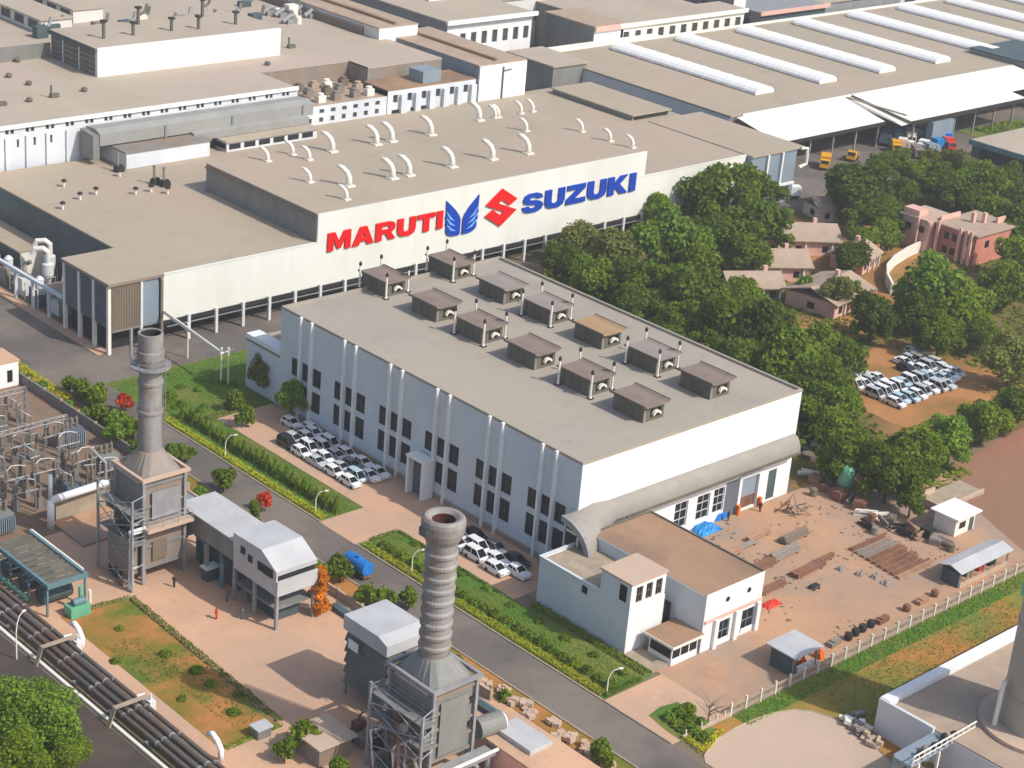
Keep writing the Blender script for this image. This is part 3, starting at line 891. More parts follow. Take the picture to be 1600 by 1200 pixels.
# process clutter beside the corner bay, between the pavement and the hall
pg = random.Random(41)
t = thing('process_block', 'low tan roofed process block against the dark side wall of the lettered hall', 'building', (161, 297, 0))
part('wall', MB().box(162.0, 167.4, 293, 312, 0, 5.6), 'tealdark', t)
part('roof', MB().box(161.6, 167.5, 292.6, 312.4, 5.6, 5.9), 'roof', t)
part('end_wall', MB().box(162.0, 167.4, 292.7, 292.99, 0, 5.5), 'ivory', t)
t = thing('dust_collector', 'pair of ivory cyclones with bent ducts beside the corner bay roof', 'dust collector', (163, 284, 0))
for k, (x, y) in enumerate(((162.2, 283.5), (164.6, 287.0))):
    cy_ = part('cyclone', MB().lathe((x, y, 2.2), [(.25, 0), (1.0, 2.2), (1.0, 4.2), (.5, 4.4), (.5, 5.2)], 14), 'palegrey', t)
    part('outlet_duct', MB().tube([(x, y, 7.4), (x, y, 8.6), (x - .6, y + .6, 9.2), (x - 1.6, y + 1.6, 9.0), (x - 2.0, y + 2.0, 7.8)], .5, 10), 'ivory', cy_)
    part('leg_frame', MB().beam((x - .9, y - .9, 0), (x - .9, y - .9, 4.2), .16).beam((x + .9, y - .9, 0), (x + .9, y - .9, 4.2), .16).beam((x - .9, y + .9, 0), (x - .9, y + .9, 4.2), .16).beam((x - .9, y - .9, 4.0), (x + .9, y - .9, 4.0), .14), 'steel', cy_)
for i, (x, y, kind) in enumerate(((159.4, 281.5, 'a'), (159.8, 287.5, 'b'), (160.0, 293.5, 'a'), (159.6, 299.5, 'b'), (159.9, 306, 'a'), (162.6, 278.8, 'b'), (160.2, 275.5, 'a'))):
    t = thing('process_unit', 'grey process unit with pipes in the yard by the corner bay, %s from the bay' % ORD[[6, 5, 0, 1, 2, 3, 4][i] if False else i], 'machine', (x, y, 0), 'process units by the corner bay')
    part('housing', MB().box(-1.3, 1.2, -1.6, 1.6, .05, 2.4 + pg.uniform(0, 1.6)), pg.choice(['casing2', 'tealdark', 'palegrey', 'casing']), t, local=True)
    if kind == 'a':
        part('vessel', MB().lathe((.1, .3, 2.2), [(.7, 0), (.8, .2), (.8, 2.4), (.3, 2.9)], 12), pg.choice(['palegrey', 'ivory']), t, local=True)
    else:
        part('duct', MB().tube([(-.4, -.6, 2), (-.4, -.6, 4.6), (.2, .2, 5.4), (1.6, .8, 5.4)], .42, 9), pg.choice(['palegrey', 'ivory', 'casing2']), t, local=True)
    part('pipe_run', MB().tube([(-1.5, -1.8, .2), (-1.5, -1.8, 3.4), (-1.5, 2.6, 3.4), (-1.5, 2.6, .2)], .12, 7).tube([(1.2, -1.7, 3.0), (1.2, 2.4, 3.0)], .16, 7), pg.choice(['steel', 'ivory', 'rust']), t, local=True)


# ------------------------------------------------------------------ white annex in front of the hall
an = thing('white_annex', 'white annex with a rusty brown flat roof, corner turret and tall glazed doors', 'building', (160, 131.5, 0))
AX0, AX1, AY0, AY1, AH = 168.0, 179.4, 131.6, 152.2, 8.6
dh = [(171.2, 173.4, .35, 3.6), (175.8, 178.3, .35, 3.7)]
w = MB().wall('y', AY0, AX0, AX1, 0, AH, dh, .35, 1)
part('front_wall', w, 'white', an)
part('side_wall', MB().box(AX0, AX0 + .3, AY0 + .01, AY1, 0, AH - .35), 'hallwall', an)
part('side_wall', MB().box(AX1 - .3, AX1, AY0 + .01, AY1, 0, AH - .35), 'hallwall', an)
part('back_wall', MB().box(AX0 + .3, AX1 - .3, AY1 - .3, AY1, 0, AH - .35), 'hallwall', an)
part('roof', MB().box(AX0 + .1, AX1 - .1, AY0 + .05, AY1, AH - .6, AH - .3), 'brownroof', an)
part('roof_edge', MB().box(AX1 - .09, AX1 + .15, AY0 + .02, AY1 + .1, AH - .55, AH - .1).box(AX0, AX1 - .1, AY1 + .01, AY1 + .2, AH - .55, AH - .1), 'ventbody', an)
for h in dh:
    window(an, 'y', AY0, 1, *h, mull=1, trans=1, depth=.35, fm='bluegrey')
    part('apron_panel', MB().box(h[0] + .1, h[1] - .1, AY0 - .04, AY0 - .003, .06, 1.0), 'white', an)
for x in (170.4, 174.4, 178.7):
    part('pier', MB().box(x - .35, x + .35, AY0 - .45, AY0 - .003, 0, 4.3), 'white', an)
part('lintel_band', MB().box(AX0 + .2, AX1, AY0 - .22, AY0 - .003, 4.31, 4.7), 'pink', an)
for x in (172.3, 176.5):
    part('round_vent', MB().tube([(x, AY0 - .12, 6.7), (x, AY0 - .003, 6.7)], .34, 12), 'dark', an)
# wing along the hedge
part('wing_wall', MB().wall('x', 159.6, 137.0, 153.4, 0, 6.9, [(144.4, 145.6, 5.2, 6.4)], .3, 1), 'hallwall', an)
part('wing_hatch', MB().box(159.85, 159.9, 144.4, 145.6, 5.2, 6.4), 'dark', an)
part('wing_front', MB().wall('y', 136.98, 159.6, 166.2, 0, 6.9).wall('x', 166.2, 136.98, 144, 0, 6.9), 'white', an)
part('wing_back', MB().wall('y', 153.4, 159.6, 168, 0, 6.9), 'white', an)
part('wing_roof', MB().box(159.9, 167.95, 142.3, 153.3, 6.2, 6.5).box(165.6, 166.1, 137.1, 142.2, 6.2, 6.5), 'kerb', an)
part('wing_coping', MB().box(159.45, 159.85, 142.3, 153.5, 6.91, 7.1).box(159.86, 168, 153.2, 153.5, 6.91, 7.1), 'hallwall', an)
th = [(160.5, 161.7, 7.3, 9.6), (162.3, 163.5, 7.3, 9.6), (164.1, 165.3, 7.3, 9.6)]
part('turret_side', MB().wall('x', 159.5, 136.9, 142.2, 6.95, 10.2, [(137.6, 139.2, 7.1, 9.7)], .3, 1), 'hallwall', an)
tw = MB().wall('y', 136.9, 159.5, 165.9, 6.95, 10.2, th, .3, 1)
tw.wall('x', 165.9, 136.9, 142.2, 6.95, 10.2).wall('y', 142.2, 159.5, 165.9, 6.95, 10.2)
tt = part('turret', tw, 'white', an)
for h in th:
    window(an, 'y', 136.9, 1, *h, mull=1, trans=1, depth=.3, fm='brownclad')
window(an, 'x', 159.5, 1, 137.6, 139.2, 7.1, 9.7, mull=0, trans=0, depth=.3, fm='white')
part('turret_roof', MB().box(159.3, 166.1, 136.7, 142.4, 10.2, 10.45), 'apron', an)
part('turret_back_edge', MB().box(166.11, 166.3, 138, 142.4, 9.9, 10.3), 'ventbody', an)
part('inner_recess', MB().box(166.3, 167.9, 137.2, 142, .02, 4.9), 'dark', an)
part('steps', MB().box(166.3, 168.1, 133, 137, 0, 1.2).box(166.3, 168.1, 131.9, 133, 0, .5), 'casing', an)
part('ridge_bar', MB().box(166.4, 167.9, 142.8, 143.2, 5.4, 5.9), 'ventbody', an)

kk = thing('gatehouse', 'small glazed gatehouse with a brown flat roof at the corner of the white annex', 'gatehouse', (162, 131, 0))
part('base_wall', MB().box(162.5, 167.4, 131.6, 131.8, 0, 1.0).box(162.5, 162.7, 131.8, 135.6, 0, 1.0), 'white', kk)
part('roof', MB().box(162.0, 168.0, 131.1, 136.2, 2.9, 3.15), 'brownroof', kk)
part('roof_rim', MB().box(161.9, 162.0, 131.1, 136.2, 2.85, 3.2).box(161.9, 168.1, 131.0, 131.1, 2.85, 3.2), 'ivory', kk)
for x in (162.5, 164.1, 165.7, 167.25):
    part('post', MB().box(x, x + .15, 131.62, 131.78, 1.0, 2.9), 'white', kk)
part('post', MB().box(162.52, 162.68, 135.4, 135.56, 1.0, 2.9), 'white', kk)
for x in (162.65, 164.25, 165.85):
    part('pane', MB().box(x, x + 1.45, 131.68, 131.72, 1.0, 2.9), 'glass', kk)
part('pane', MB().box(162.58, 162.62, 131.8, 135.4, 1.0, 2.9), 'glass', kk)
part('inner_wall', MB().box(163.4, 167.3, 135.5, 135.7, 0, 2.9), 'white', kk)
part('ramp', MB().box(159.4, 162.4, 131.9, 136.9, 0, .35), 'kerb', kk)

# blue tarpaulin heap and goods in the yard
def heap(c, sx, sy, h, n, seed, bump=.3):
    rr = random.Random(seed)
    vs, fs = [], []
    for j in range(n + 1):
        for i in range(n + 1):
            u, v = i / n * 2 - 1, j / n * 2 - 1
            e = max(0, 1 - max(abs(u), abs(v)) ** 3)
            vs.append((c[0] + u * sx * (1 + .1 * rr.uniform(-1, 1)), c[1] + v * sy * (1 + .1 * rr.uniform(-1, 1)), c[2] + h * e * rr.uniform(1 - bump, 1)))
    for j in range(n):
        for i in range(n):
            a = j * (n + 1) + i
            fs.append((a, a + 1, a + n + 2, a + n + 1))
    return MB().add(vs, fs)


x, y = (194.74,154.56)
solo('tarpaulin_heap', heap((x, y, .05), 2.2, 1.4, 1.1, 9, 3, .45), 'tarp', 'bright blue tarpaulin heap beside the hall end wall', 'tarpaulin', (x, y, .05))
x, y = (199.46,156.25)
solo('tarpaulin_heap', heap((x, y, .05), 1.5, 1.0, 1.7, 7, 4, .3), 'bluetank', 'darker blue tarpaulin bundle behind the bright blue heap', 'tarpaulin', (x, y, .05))
x, y = (185.77,134.48)
solo('plastic_sheet', heap((x, y, .05), 1.6, .8, .55, 7, 5), 'redpaint', 'orange red plastic sheet lying beside the annex in the yard', 'plastic sheet', (x, y, .05))
x, y = (201.80,156.67)
solo('sack', heap((x, y, .05), .6, .5, .8, 5, 6), 'ivory', 'pale sack leaning by the end wall next to the blue heap', 'sack', (x, y, .05))


def pipestack(x, y, L, rz, n, rows, m, label, rad=.16, grp='pipe and timber stacks in the yard'):
    t = thing('pipe_stack', label, 'material stack', (x, y, .05), grp, rz)
    mb = MB().tube([(-L / 2, 0, 0), (L / 2, 0, 0)], rad, 7).mesh('pipe', mm(m))
    for k in range(rows):
        for i in range(n - k):
            o = part('pipe', mb, None, t, local=True)
            o.location = (random.uniform(-.2, .2), (i - (n - k - 1) / 2) * rad * 2.1, rad + .2 + k * rad * 1.75)
    for s in (-.35, .35):
        part('bearer', MB().box(s * L - .12, s * L + .12, -n * rad * 1.1, n * rad * 1.1, 0, .2), 'timber', t, local=True)


for (px, py, L, n, rows, m, d) in (
        ((191.22,147.12), None, 5.5, 4, 2, 'timber', 'pale timber stack nearest the annex roof'),
        ((199.52,148.48), None, 5.0, 3, 2, 'timber', 'short pale timber stack below the roller door'),
        ((188.33,141.27), None, 5.0, 4, 2, 'brownclad', 'brown timber stack close to the annex parapet'),
        ((203.61,145.24), None, 5.5, 5, 3, 'brownclad', 'high brown stack between the roller door and the steel sections'),
        ((195.64,147.58), None, 4.5, 3, 1, 'casing', 'low grey pipe bundle between the two pale timber stacks'),
        ((201.56,138.26), None, 4.5, 3, 2, 'rust', 'short rusty stack beside the long outermost one'),
        ((192.01,142.07), None, 6.0, 5, 3, 'rust', 'long rust brown pipe stack beside the annex'),
        ((198.39,142.71), None, 6.0, 5, 3, 'casing', 'high grey brown pipe stack in the middle of the yard'),
        ((188.95,137.16), None, 5.5, 4, 2, 'rust', 'low rusty pipe stack nearest the orange sheet'),
        ((197.50,137.65), None, 6.5, 5, 2, 'rust', 'rust brown pipe stack furthest out in the open yard')):
    pipestack(px[0], px[1], L, .03, n, rows, m, d)
# flat lattice of steel sections further out
t = thing('steel_section_stack', 'flat spread of brown and grey steel sections lying in rows in the yard', 'material stack', (210, 133, .05))
for i in range(9):
    y = 128.4 + i * 1.15
    sec = MB()
    for j in range(3):
        sec.box(206.5 + i * .15, 214.5 + i * .2 + random.uniform(-.8, .6), y + j * .3, y + .2 + j * .3, .1 + .2 * (j % 2), .34 + .2 * (j % 2))
    part('steel_section', sec, random.choice(['rust', 'casing', 'timber', 'rust']), t)
part('bearer', MB().box(207.5, 207.8, 128, 139, .05, .1).box(212.5, 212.8, 128, 139, .05, .1), 'timber', t)
for i, p in enumerate(((202.07,135.20), (203.18,132.65), (204.35,130.96), (204.14,128.89))):
    solo('scrap_bundle', heap((p[0], p[1], .05), .9, .6, .7, 6, 20 + i, .5), 'casing', 'grey scrap bundle beside the steel sections, %s from the annex' % ORD[i], 'scrap bundle', (p[0], p[1], .05), 'scrap bundles')
x, y = (194.29,133.91)
t = thing('drum_trolley', 'small dark trolley standing alone in the open yard', 'trolley', (x, y, .05))
part('tray', MB().box(-.7, .7, -.4, .4, .4, .6), 'soot', t, local=True)
part('handle', MB().tube([(.7, -.3, .6), (1.1, -.3, 1.2), (1.1, .3, 1.2), (.7, .3, .6)], .05, 6), 'steel', t, local=True)
for sx in (-.5, .5):
    for sy in (-.45, .45):
        part('wheel', MB().tube([(sx, sy - .05, .2), (sx, sy + .05, .2)], .2, 10), 'tyre', t, local=True)

# boundary fence
fe = thing('boundary_fence', 'pale precast post and panel fence along the near edge of the yard', 'fence', (160, 119.5, 0))
n = 24
for i in range(n + 1):
    x = 160.2 + i * 2.8
    part('post', MB().box(x - .11, x + .11, 119.38, 119.62, 0, 1.9), 'ivory', fe)
    if i < n:
        pn = part('fence_panel', MB().box(x + .12, x + 2.68, 119.47, 119.53, .1, .65).box(x + .12, x + 2.68, 119.47, 119.53, 1.2, 1.55), 'kerb', fe)
        sl = MB()
        for q in range(6):
            sl.box(x + .3 + q * .42, x + .42 + q * .42, 119.475, 119.525, .651, 1.199)
        part('infill_bar', sl, 'kerb', pn)
fe2 = thing('railing', 'low pale railing wall climbing from the gate towards the curved apron', 'railing', (150.5, 119.3, 0))
part('wall', MB().box(151.6, 160.0, 119.35, 119.6, .02, .55), 'apron', fe2)
for x in np.arange(152, 160, 1.4):
    part('post', MB().box(x, x + .12, 119.4, 119.55, .55, 1.2), 'ivory', fe2)

# shelter with vendors, open shed, hut, green tank
def shelter(name, label, cat, x0, x1, y0, y1, h, rm, walls, grp=None, ridge=0.0):
    t = thing(name, label, cat, (x0, y0, 0), grp)
    if ridge:
        ym = (y0 + y1) / 2
        part('roof', MB().prism([(y0 - .4, h), (ym, h + ridge), (y1 + .4, h), (y1 + .4, h + .12), (ym, h + ridge + .14), (y0 - .4, h + .12)], 'x', x0 - .4, x1 + .4), rm, t)
    else:
        part('roof', MB().box(x0 - .5, x1 + .5, y0 - .5, y1 + .5, h, h + .16), rm, t)
    for x in (x0, x1 - .16):
        for y in (y0, y1 - .16):
            part('post', MB().box(x, x + .16, y, y + .16, 0, h), 'steel', t)
    if walls:
        part('wall', MB().box(x0 + .17, x1 - .17, y1 - .1, y1 - .03, 0, h * .95).box(x0 + .02, x0 + .1, y0 + .2, y1 - .2, .0, h * .9), walls, t)
    return t


sh = shelter('guard_shelter', 'grey flat roofed shelter with orange and red goods on the fence line', 'shelter', 173.4, 178.2, 120.7, 124.6, 3.0, 'greyroof', 'tealdark')
part('counter', MB().box(174.6, 178, 120.8, 121.2, .05, 1.0), 'hallwall', sh)
solo('goods_pile', heap((176.6, 121.7, .05), .9, .3, 1.5, 6, 31), 'redpaint', 'red goods pile inside the grey flat roofed shelter', 'goods pile', (176.6, 121.7, .05))
solo('goods_pile', heap((180.2, 121.8, .05), .5, .7, 1.6, 6, 32), 'orangepaint', 'orange goods pile just outside the grey flat roofed shelter', 'goods pile', (180.2, 121.8, .05))
op = shelter('open_shed', 'long open shed with a pale curved roof at the far end of the fence', 'shed', 211.5, 223.6, 122.0, 125.2, 2.5, 'greyroof', 'tealdark', None, .6)
part('low_wall', MB().box(211.7, 223.4, 121.9, 122.0, 0, .8), 'apron', op)
for i, x in enumerate((214.4, 217.4, 220.4)):
    part('mid_post', MB().box(x, x + .14, 122.02, 122.16, .8, 2.5), 'steel', op)
for i, (dx, m_) in enumerate(((213.2, 'soot'), (216, 'casing'), (219, 'redpaint'), (221.8, 'soot'))):
    solo('stored_crate', MB().box(dx - .7, dx + .7, 123.2, 124.4, .05, 1.2), m_, '%s crate under the pale curved roof shed, %s from its yard end' % ({'soot': 'black', 'casing': 'grey', 'redpaint': 'red'}[m_], ORD[i]), 'crate', (dx, 123.8, .05), 'crates in the open shed')
hu = thing('white_hut', 'small white hut with a flat white roof beside the red field', 'hut', (225, 131.5, 0))
part('wall', MB().box(224.4, 229.4, 131.8, 135.6, 0, 3.0), 'ivory', hu)
part('roof', MB().box(223.7, 229.9, 131.1, 136.1, 3.0, 3.25), 'skylight', hu)
part('door', MB().box(228.0, 229.0, 131.72, 131.79, .05, 2.2), 'tealdark', hu)
part('window', MB().box(225.4, 226.9, 131.72, 131.79, 1.1, 2.1), 'glass', hu)
sl = thing('site_slab', 'broken concrete slab with low walls behind the white hut', 'slab', (228, 140, 0))
part('slab', MB().box(229, 241, 137.8, 142.5, 0, .5), 'kerb', sl)
part('low_wall', MB().box(229, 229.4, 137.8, 142.5, .5, 1.4).box(229.4, 234, 142.1, 142.5, .5, 1.3).box(234, 241, 137.8, 138.1, .5, .9), 'apron', sl)
x, y = (221.94,150.43)
tk = thing('green_tank', 'mint green upright tank on legs at the edge of the trees', 'tank', (x, y, 0))
part('vessel', MB().lathe((0, 0, 1.2), [(.3, 0), (1.1, .35), (1.25, .8), (1.25, 2.8), (1.0, 3.4), (.35, 3.75)], 18), 'tank', tk, local=True, smooth=True)
part('nozzle', MB().tube([(0, 0, 4.9), (0, 0, 5.4)], .22, 8), 'tank', tk, local=True)
for a in range(4):
    part('leg', MB().box(.8 * math.cos(a * PI / 2 + .8) - .1, .8 * math.cos(a * PI / 2 + .8) + .1, .8 * math.sin(a * PI / 2 + .8) - .1, .8 * math.sin(a * PI / 2 + .8) + .1, 0, 1.7), 'rust', tk, local=True)

# odds and ends stored along the tree edge: each a crate, drum or bundle
rr = random.Random(5)
edge = [(222.00,157.54), (221.85,155.76), (219.82,152.87), (222.30,153.34), (219.82,149.75), (220.63,147.93), (219.88,145.88), (218.79,143.83), (218.06,142.08), (219.42,141.92), (218.35,140.16), (220.04,140.01),
        (219.14,138.16), (218.25,136.33), (220.27,136.43), (219.54,134.50), (221.22,134.33), (220.64,132.32), (220.94,131.16), (220.13,129.35), (217.30,152.72), (215.52,141.32), (214.98,139.26), (228.93,164.09), (227.05,161.65), (231.72,163.71)]
LN = {'timber': 'pale timber', 'rust': 'rusty', 'casing': 'grey', 'soot': 'black', 'ivory': 'cream', 'brownclad': 'brown'}
for i, (x, y) in enumerate(edge):
    m_ = rr.choice(list(LN))
    kind = rr.choice(['crate', 'bundle', 'drum'])
    lab = '%s %s in the tree edge clutter, %s from the hall corner' % (LN[m_], kind, ORD[i] if i < 25 else 'last')
    if kind == 'crate':
        sx, sy, sz = rr.uniform(.6, 1.3), rr.uniform(.5, 1.0), rr.uniform(.7, 1.5)
        mb = MB().obox((x, y, .05 + sz / 2), (sx * 2, sy * 2, sz), rr.uniform(0, 1.5))
        mb.obox((x, y, .05 + sz + .06), (sx * 1.7, sy * 1.7, .1), rr.uniform(0, 1.5))
    elif kind == 'drum':
        mb = MB().lathe((x, y, .05), [(.55, 0), (.55, .4), (.6, .45), (.55, .5), (.55, 1.2), (.5, 1.25)], 12)
    else:
        mb = MB()
        a = rr.uniform(0, 3)
        for k in range(5):
            mb.obox((x + rr.uniform(-.3, .3), y + rr.uniform(-.3, .3), .2 + .22 * k), (rr.uniform(2, 3.4), .3, .2), a + rr.uniform(-.2, .2), rr.uniform(-.1, .1))
    solo('stored_' + kind, mb, m_, lab, kind, (x, y, .05), 'stored odds and ends along the trees')
x, y = (210.72,150.72)
t = thing('scrap_heap', 'tangled grey steel frame lying before the hall corner in the yard', 'scrap', (x, y, .05))
for k in range(9):
    a, b = rr.uniform(-2, 2), rr.uniform(-1.2, 1.2)
    part('bent_bar', MB().tube([(a, b, .1), (a + rr.uniform(-1, 1), b + rr.uniform(-1, 1), rr.uniform(.8, 2.2)), (a + rr.uniform(-2, 2), b + rr.uniform(-1.5, 1.5), .1)], .11, 6), rr.choice(['rust', 'casing']), t, local=True)
# pots and drums along the fence
for i, p in enumerate(((184.45,122.64), (187.09,122.37), (188.82,122.54), (190.44,122.62), (192.35,122.69), (194.79,122.62), (200.07,122.48), (203.81,122.63), (206.85,122.67))):
    x, y = p
    m_ = ['casing', 'soot', 'soot', 'soot', 'soot', 'rust', 'rust', 'timber', 'rust'][i]
    if i in (0, 5, 7):
        mb = MB().obox((x, y, .35), (2.2, .9, .6), .05).obox((x + .2, y, .75), (1.6, .7, .2), .12)
        kind = 'bundle'
    else:
        mb = MB().lathe((x, y, .05), [(.45, 0), (.6, .5), (.5, .95), (.4, 1.0)], 12)
        kind = 'drum'
    solo('fence_side_' + kind, mb, m_, '%s %s inside the precast fence, %s from the grey shelter' % ({'casing': 'grey', 'soot': 'black', 'rust': 'rusty', 'timber': 'orange brown'}[m_], kind, ORD[i]), kind, (x, y, .05), 'drums and bundles along the fence')

# small debris trodden into the yard
rd_ = np.random.default_rng(33)
mbd = MB()
cl_ = [((195.14,151.43)), ((195.34,144.32)), ((194.00,138.49)), ((207.16,136.29)), ((209.53,132.38)), ((216.36,149.49)), ((214.51,140.79)), ((216.87,134.39)), ((185.45,133.65)), ((188.74,124.20)), ((207.97,147.61)), ((216.76,129.77))]
for (cx, cy) in cl_:
    for k in range(16):
        x, y = cx + rd_.normal() * 2.4, cy + rd_.normal() * 1.4
        s_ = rd_.uniform(.06, .2)
        mbd.obox((x, y, .06 + s_ * .3), (s_ * rd_.uniform(1, 4), s_, s_ * .6), rd_.uniform(0, 3))
stuff('debris', mbd.mesh('debris', mm('brownclad')))


# ------------------------------------------------------------------ power plant units along the road
def railing(mb, x0, x1, y0, y1, z, h=1.1, r=.06):
    c = [(x0, y0), (x1, y0), (x1, y1), (x0, y1)]
    for i in range(4):
        a, b = c[i], c[(i + 1) % 4]
        for q in (.5, 1.0):
            mb.beam((*a, z + h * q), (*b, z + h * q), r)
        n = max(1, int(math.dist(a, b) / 1.8))
        for k in range(n):
            mb.beam((a[0] + (b[0] - a[0]) * k / n, a[1] + (b[1] - a[1]) * k / n, z), (a[0] + (b[0] - a[0]) * k / n, a[1] + (b[1] - a[1]) * k / n, z + h), r)
    return mb


def boiler_unit(name, label, x0, x1, y0, y1, z1, sx, sy, sz, m, ribbed, base):
    """steel boiler casing with bands, platforms, cone and a tall round stack"""
    t = thing(name, label, 'boiler stack', (x0, y0, 0))
    part('casing', MB().box(x0, x1, y0, y1, base, z1), m, t)
    for z in np.linspace(base + .2, z1 - .6, 5):
        part('band', MB().box(x0 - .22, x1 + .22, y0 - .22, y0 - .003, z, z + .35).box(x0 - .22, x0 - .003, y0 - .003, y1 + .22, z, z + .35), 'casing' if m == 'casing2' else 'casing2', t)
    for (px, py) in ((x0, y0), (x1, y0), (x0, y1)):
        part('corner_column', MB().box(px - .3, px + .3, py - .34, py - .03 + .3, 0, z1 + .2) if False else MB().box(px - .42, px - .03, py - .42, py - .03, 0, z1 + .25), 'steel', t)
    part('top_rim', MB().box(x0 - .5, x1 + .5, y0 - .5, y0 - .05, z1 + .26, z1 + .7).box(x0 - .5, x0 - .05, y0 - .05, y1 + .5, z1 + .26, z1 + .7)
         .box(x1 + .05, x1 + .5, y0 - .05, y1 + .5, z1 + .26, z1 + .7).box(x0 - .05, x1 + .05, y1 + .05, y1 + .5, z1 + .26, z1 + .7), 'apron' if m == 'casing' else 'steel', t)
    # cone from the square casing to the round stack
    n = 24
    r0 = 1.75 if ribbed else 1.55
    vs, fs = [], []
    hx, hy, cx, cy = (x1 - x0) / 2, (y1 - y0) / 2, (x0 + x1) / 2, (y0 + y1) / 2
    for k in range(n):
        a = 2 * PI * (k + .5) / n
        ca, sa = math.cos(a), math.sin(a)
        q = 1 / max(abs(ca), abs(sa))
        vs.append((cx + hx * ca * q, cy + hy * sa * q, z1 + .02))
    for k in range(n):
        a = 2 * PI * (k + .5) / n
        vs.append((sx + r0 * math.cos(a), sy + r0 * math.sin(a), z1 + 2.9))
    fs = [(k, (k + 1) % n, (k + 1) % n + n, k + n) for k in range(n)]
    part('transition_cone', MB().add(vs, fs), 'casing' if m == 'casing' else 'casing2', t)
    st = z1 + 2.85
    if ribbed:
        prof = []
        z = 0.0
        L = sz - st - 4.0
        nr = 9
        for k in range(nr):
            zz = L * k / nr
            prof += [(1.68, zz), (1.68, zz + L / nr - .75), (1.86, zz + L / nr - .55), (1.86, zz + L / nr - .25), (1.68, zz + L / nr - .05)]
        prof += [(1.68, L), (1.8, L + 1.0), (2.2, L + 1.7), (2.42, L + 2.4), (2.46, L + 3.3), (2.36, L + 3.75), (2.1, L + 4.0), (1.75, L + 3.95), (1.3, L + 3.6), (1.3, L + 1.0)]
        s = part('stack', MB().lathe((sx, sy, st), prof, 28, close=False), 'stack', t)
        part('lining', MB().lathe((sx, sy, st + L + .9), [(1.27, 0), (1.27, 2.7)], 24, close=False).lathe((sx, sy, st + L + .85), [(1.27, 0), (.01, .02)], 24, close=False), 'stackin', s)
        part('collar_hatch', MB().box(sx - 2.52, sx - 2.3, sy + .2, sy + 1.1, st + L + 2.0, st + L + 3.0), 'slate', s)
    else:
        L = sz - st
        prof = [(1.54, 0), (1.54, 5.2), (1.7, 5.25), (1.7, 5.6), (1.52, 5.65), (1.5, 9.2), (1.66, 9.25), (1.66, 9.6), (1.48, 9.65), (1.46, L - 4.6),
                (1.75, L - 3.4), (1.75, L - 2.4), (1.6, L - 2.3), (1.62, L), (1.32, L), (1.32, L - 1.5)]
        s = part('stack', MB().lathe((sx, sy, st), prof, 28, close=False), 'stack', t)
        part('lining', MB().lathe((sx, sy, st + L - 1.9), [(1.3, 0), (1.3, 1.75)], 24, close=False).lathe((sx, sy, st + L - 1.92), [(1.3, 0), (.01, .02)], 24, close=False), 'dark', s)
        pl = MB().lathe((sx, sy, st + L - 4.6), [(1.7, 0), (2.6, .02), (2.6, .2), (1.7, .22)], 20, close=False)
        pl.lathe((sx, sy, st + L - 4.6), [(2.55, 1.0), (2.6, 1.0), (2.6, 1.08), (2.55, 1.08)], 20, close=False)
        for k in range(14):
            a = 2 * PI * k / 14
            pl.beam((sx + 2.57 * math.cos(a), sy + 2.57 * math.sin(a), st + L - 4.4), (sx + 2.57 * math.cos(a), sy + 2.57 * math.sin(a), st + L - 3.55), .06)
        part('platform', pl, 'steel', s)
        part('side_pipe', MB().tube([(sx - 2.5, sy + .6, st + L - 3.0), (sx - 2.5, sy + .6, st + L + .8)], .22, 8), 'steel', s)
    cr_ = random.Random(int(sy))
    for k in range(9):
        py_, pz = y0 + cr_.uniform(-1.0, y1 - y0), cr_.uniform(1.0, z1 * .75)
        xx = x0 - cr_.uniform(.8, 2.6)
        part('pipe', MB().tube([(x0 - .1, py_, pz), (xx, py_, pz), (xx, py_ + cr_.uniform(-1, 1), pz - cr_.uniform(.5, 1.5)), (xx, py_, .05)], cr_.uniform(.09, .26), 8), cr_.choice(['steel', 'palegrey', 'rust', 'casing', 'ivory']), t)
    for k in range(6):
        bx_, by_, bz_ = x0 - cr_.uniform(.9, 2.4), y0 + cr_.uniform(-.6, y1 - y0), cr_.choice([0.05, base + (z1 - base) * .36 + .15])
        s_ = cr_.uniform(.35, .75)
        part('valve_box', MB().box(bx_ - s_, bx_ + s_, by_ - s_, by_ + s_, bz_, bz_ + s_ * 2.4).tube([(bx_, by_, bz_ + s_ * 2.4), (bx_, by_, bz_ + s_ * 3.4)], .12, 6), cr_.choice(['casing2', 'palegrey', 'brownclad', 'tealdark']), t)
    for (fx, fy) in ((x0 - 2.5, y0 - 1.2), (x0 - 2.5, y1 + .4)):
        part('frame_column', MB().box(fx - .14, fx + .14, fy - .14, fy + .14, 0, z1 * .9), 'steel', t)
    br_ = MB()
    for k in range(4):
        za, zb = z1 * .9 * k / 4, z1 * .9 * (k + 1) / 4
        br_.beam((x0 - 2.5, y0 - 1.2, za), (x0 - 2.5, y1 + .4, zb), .12).beam((x0 - 2.5, y1 + .4, za), (x0 - 2.5, y0 - 1.2, zb), .12).beam((x0 - 2.5, y0 - 1.2, zb), (x0 - .1, y0 - .45, zb), .14)
    part('cross_bracing', br_, 'steel', t)
    ld = MB()
    for q in (-.25, .25):
        ld.beam((sx + 2.15, sy + q, st + 1), (sx + 2.15, sy + q, sz - 4.6), .08)
    for k in range(int((sz - 5.5 - st) / .6)):
        ld.beam((sx + 2.15, sy - .25, st + 1.2 + k * .6), (sx + 2.15, sy + .25, st + 1.2 + k * .6), .05)
    part('ladder', ld, 'steel', t)
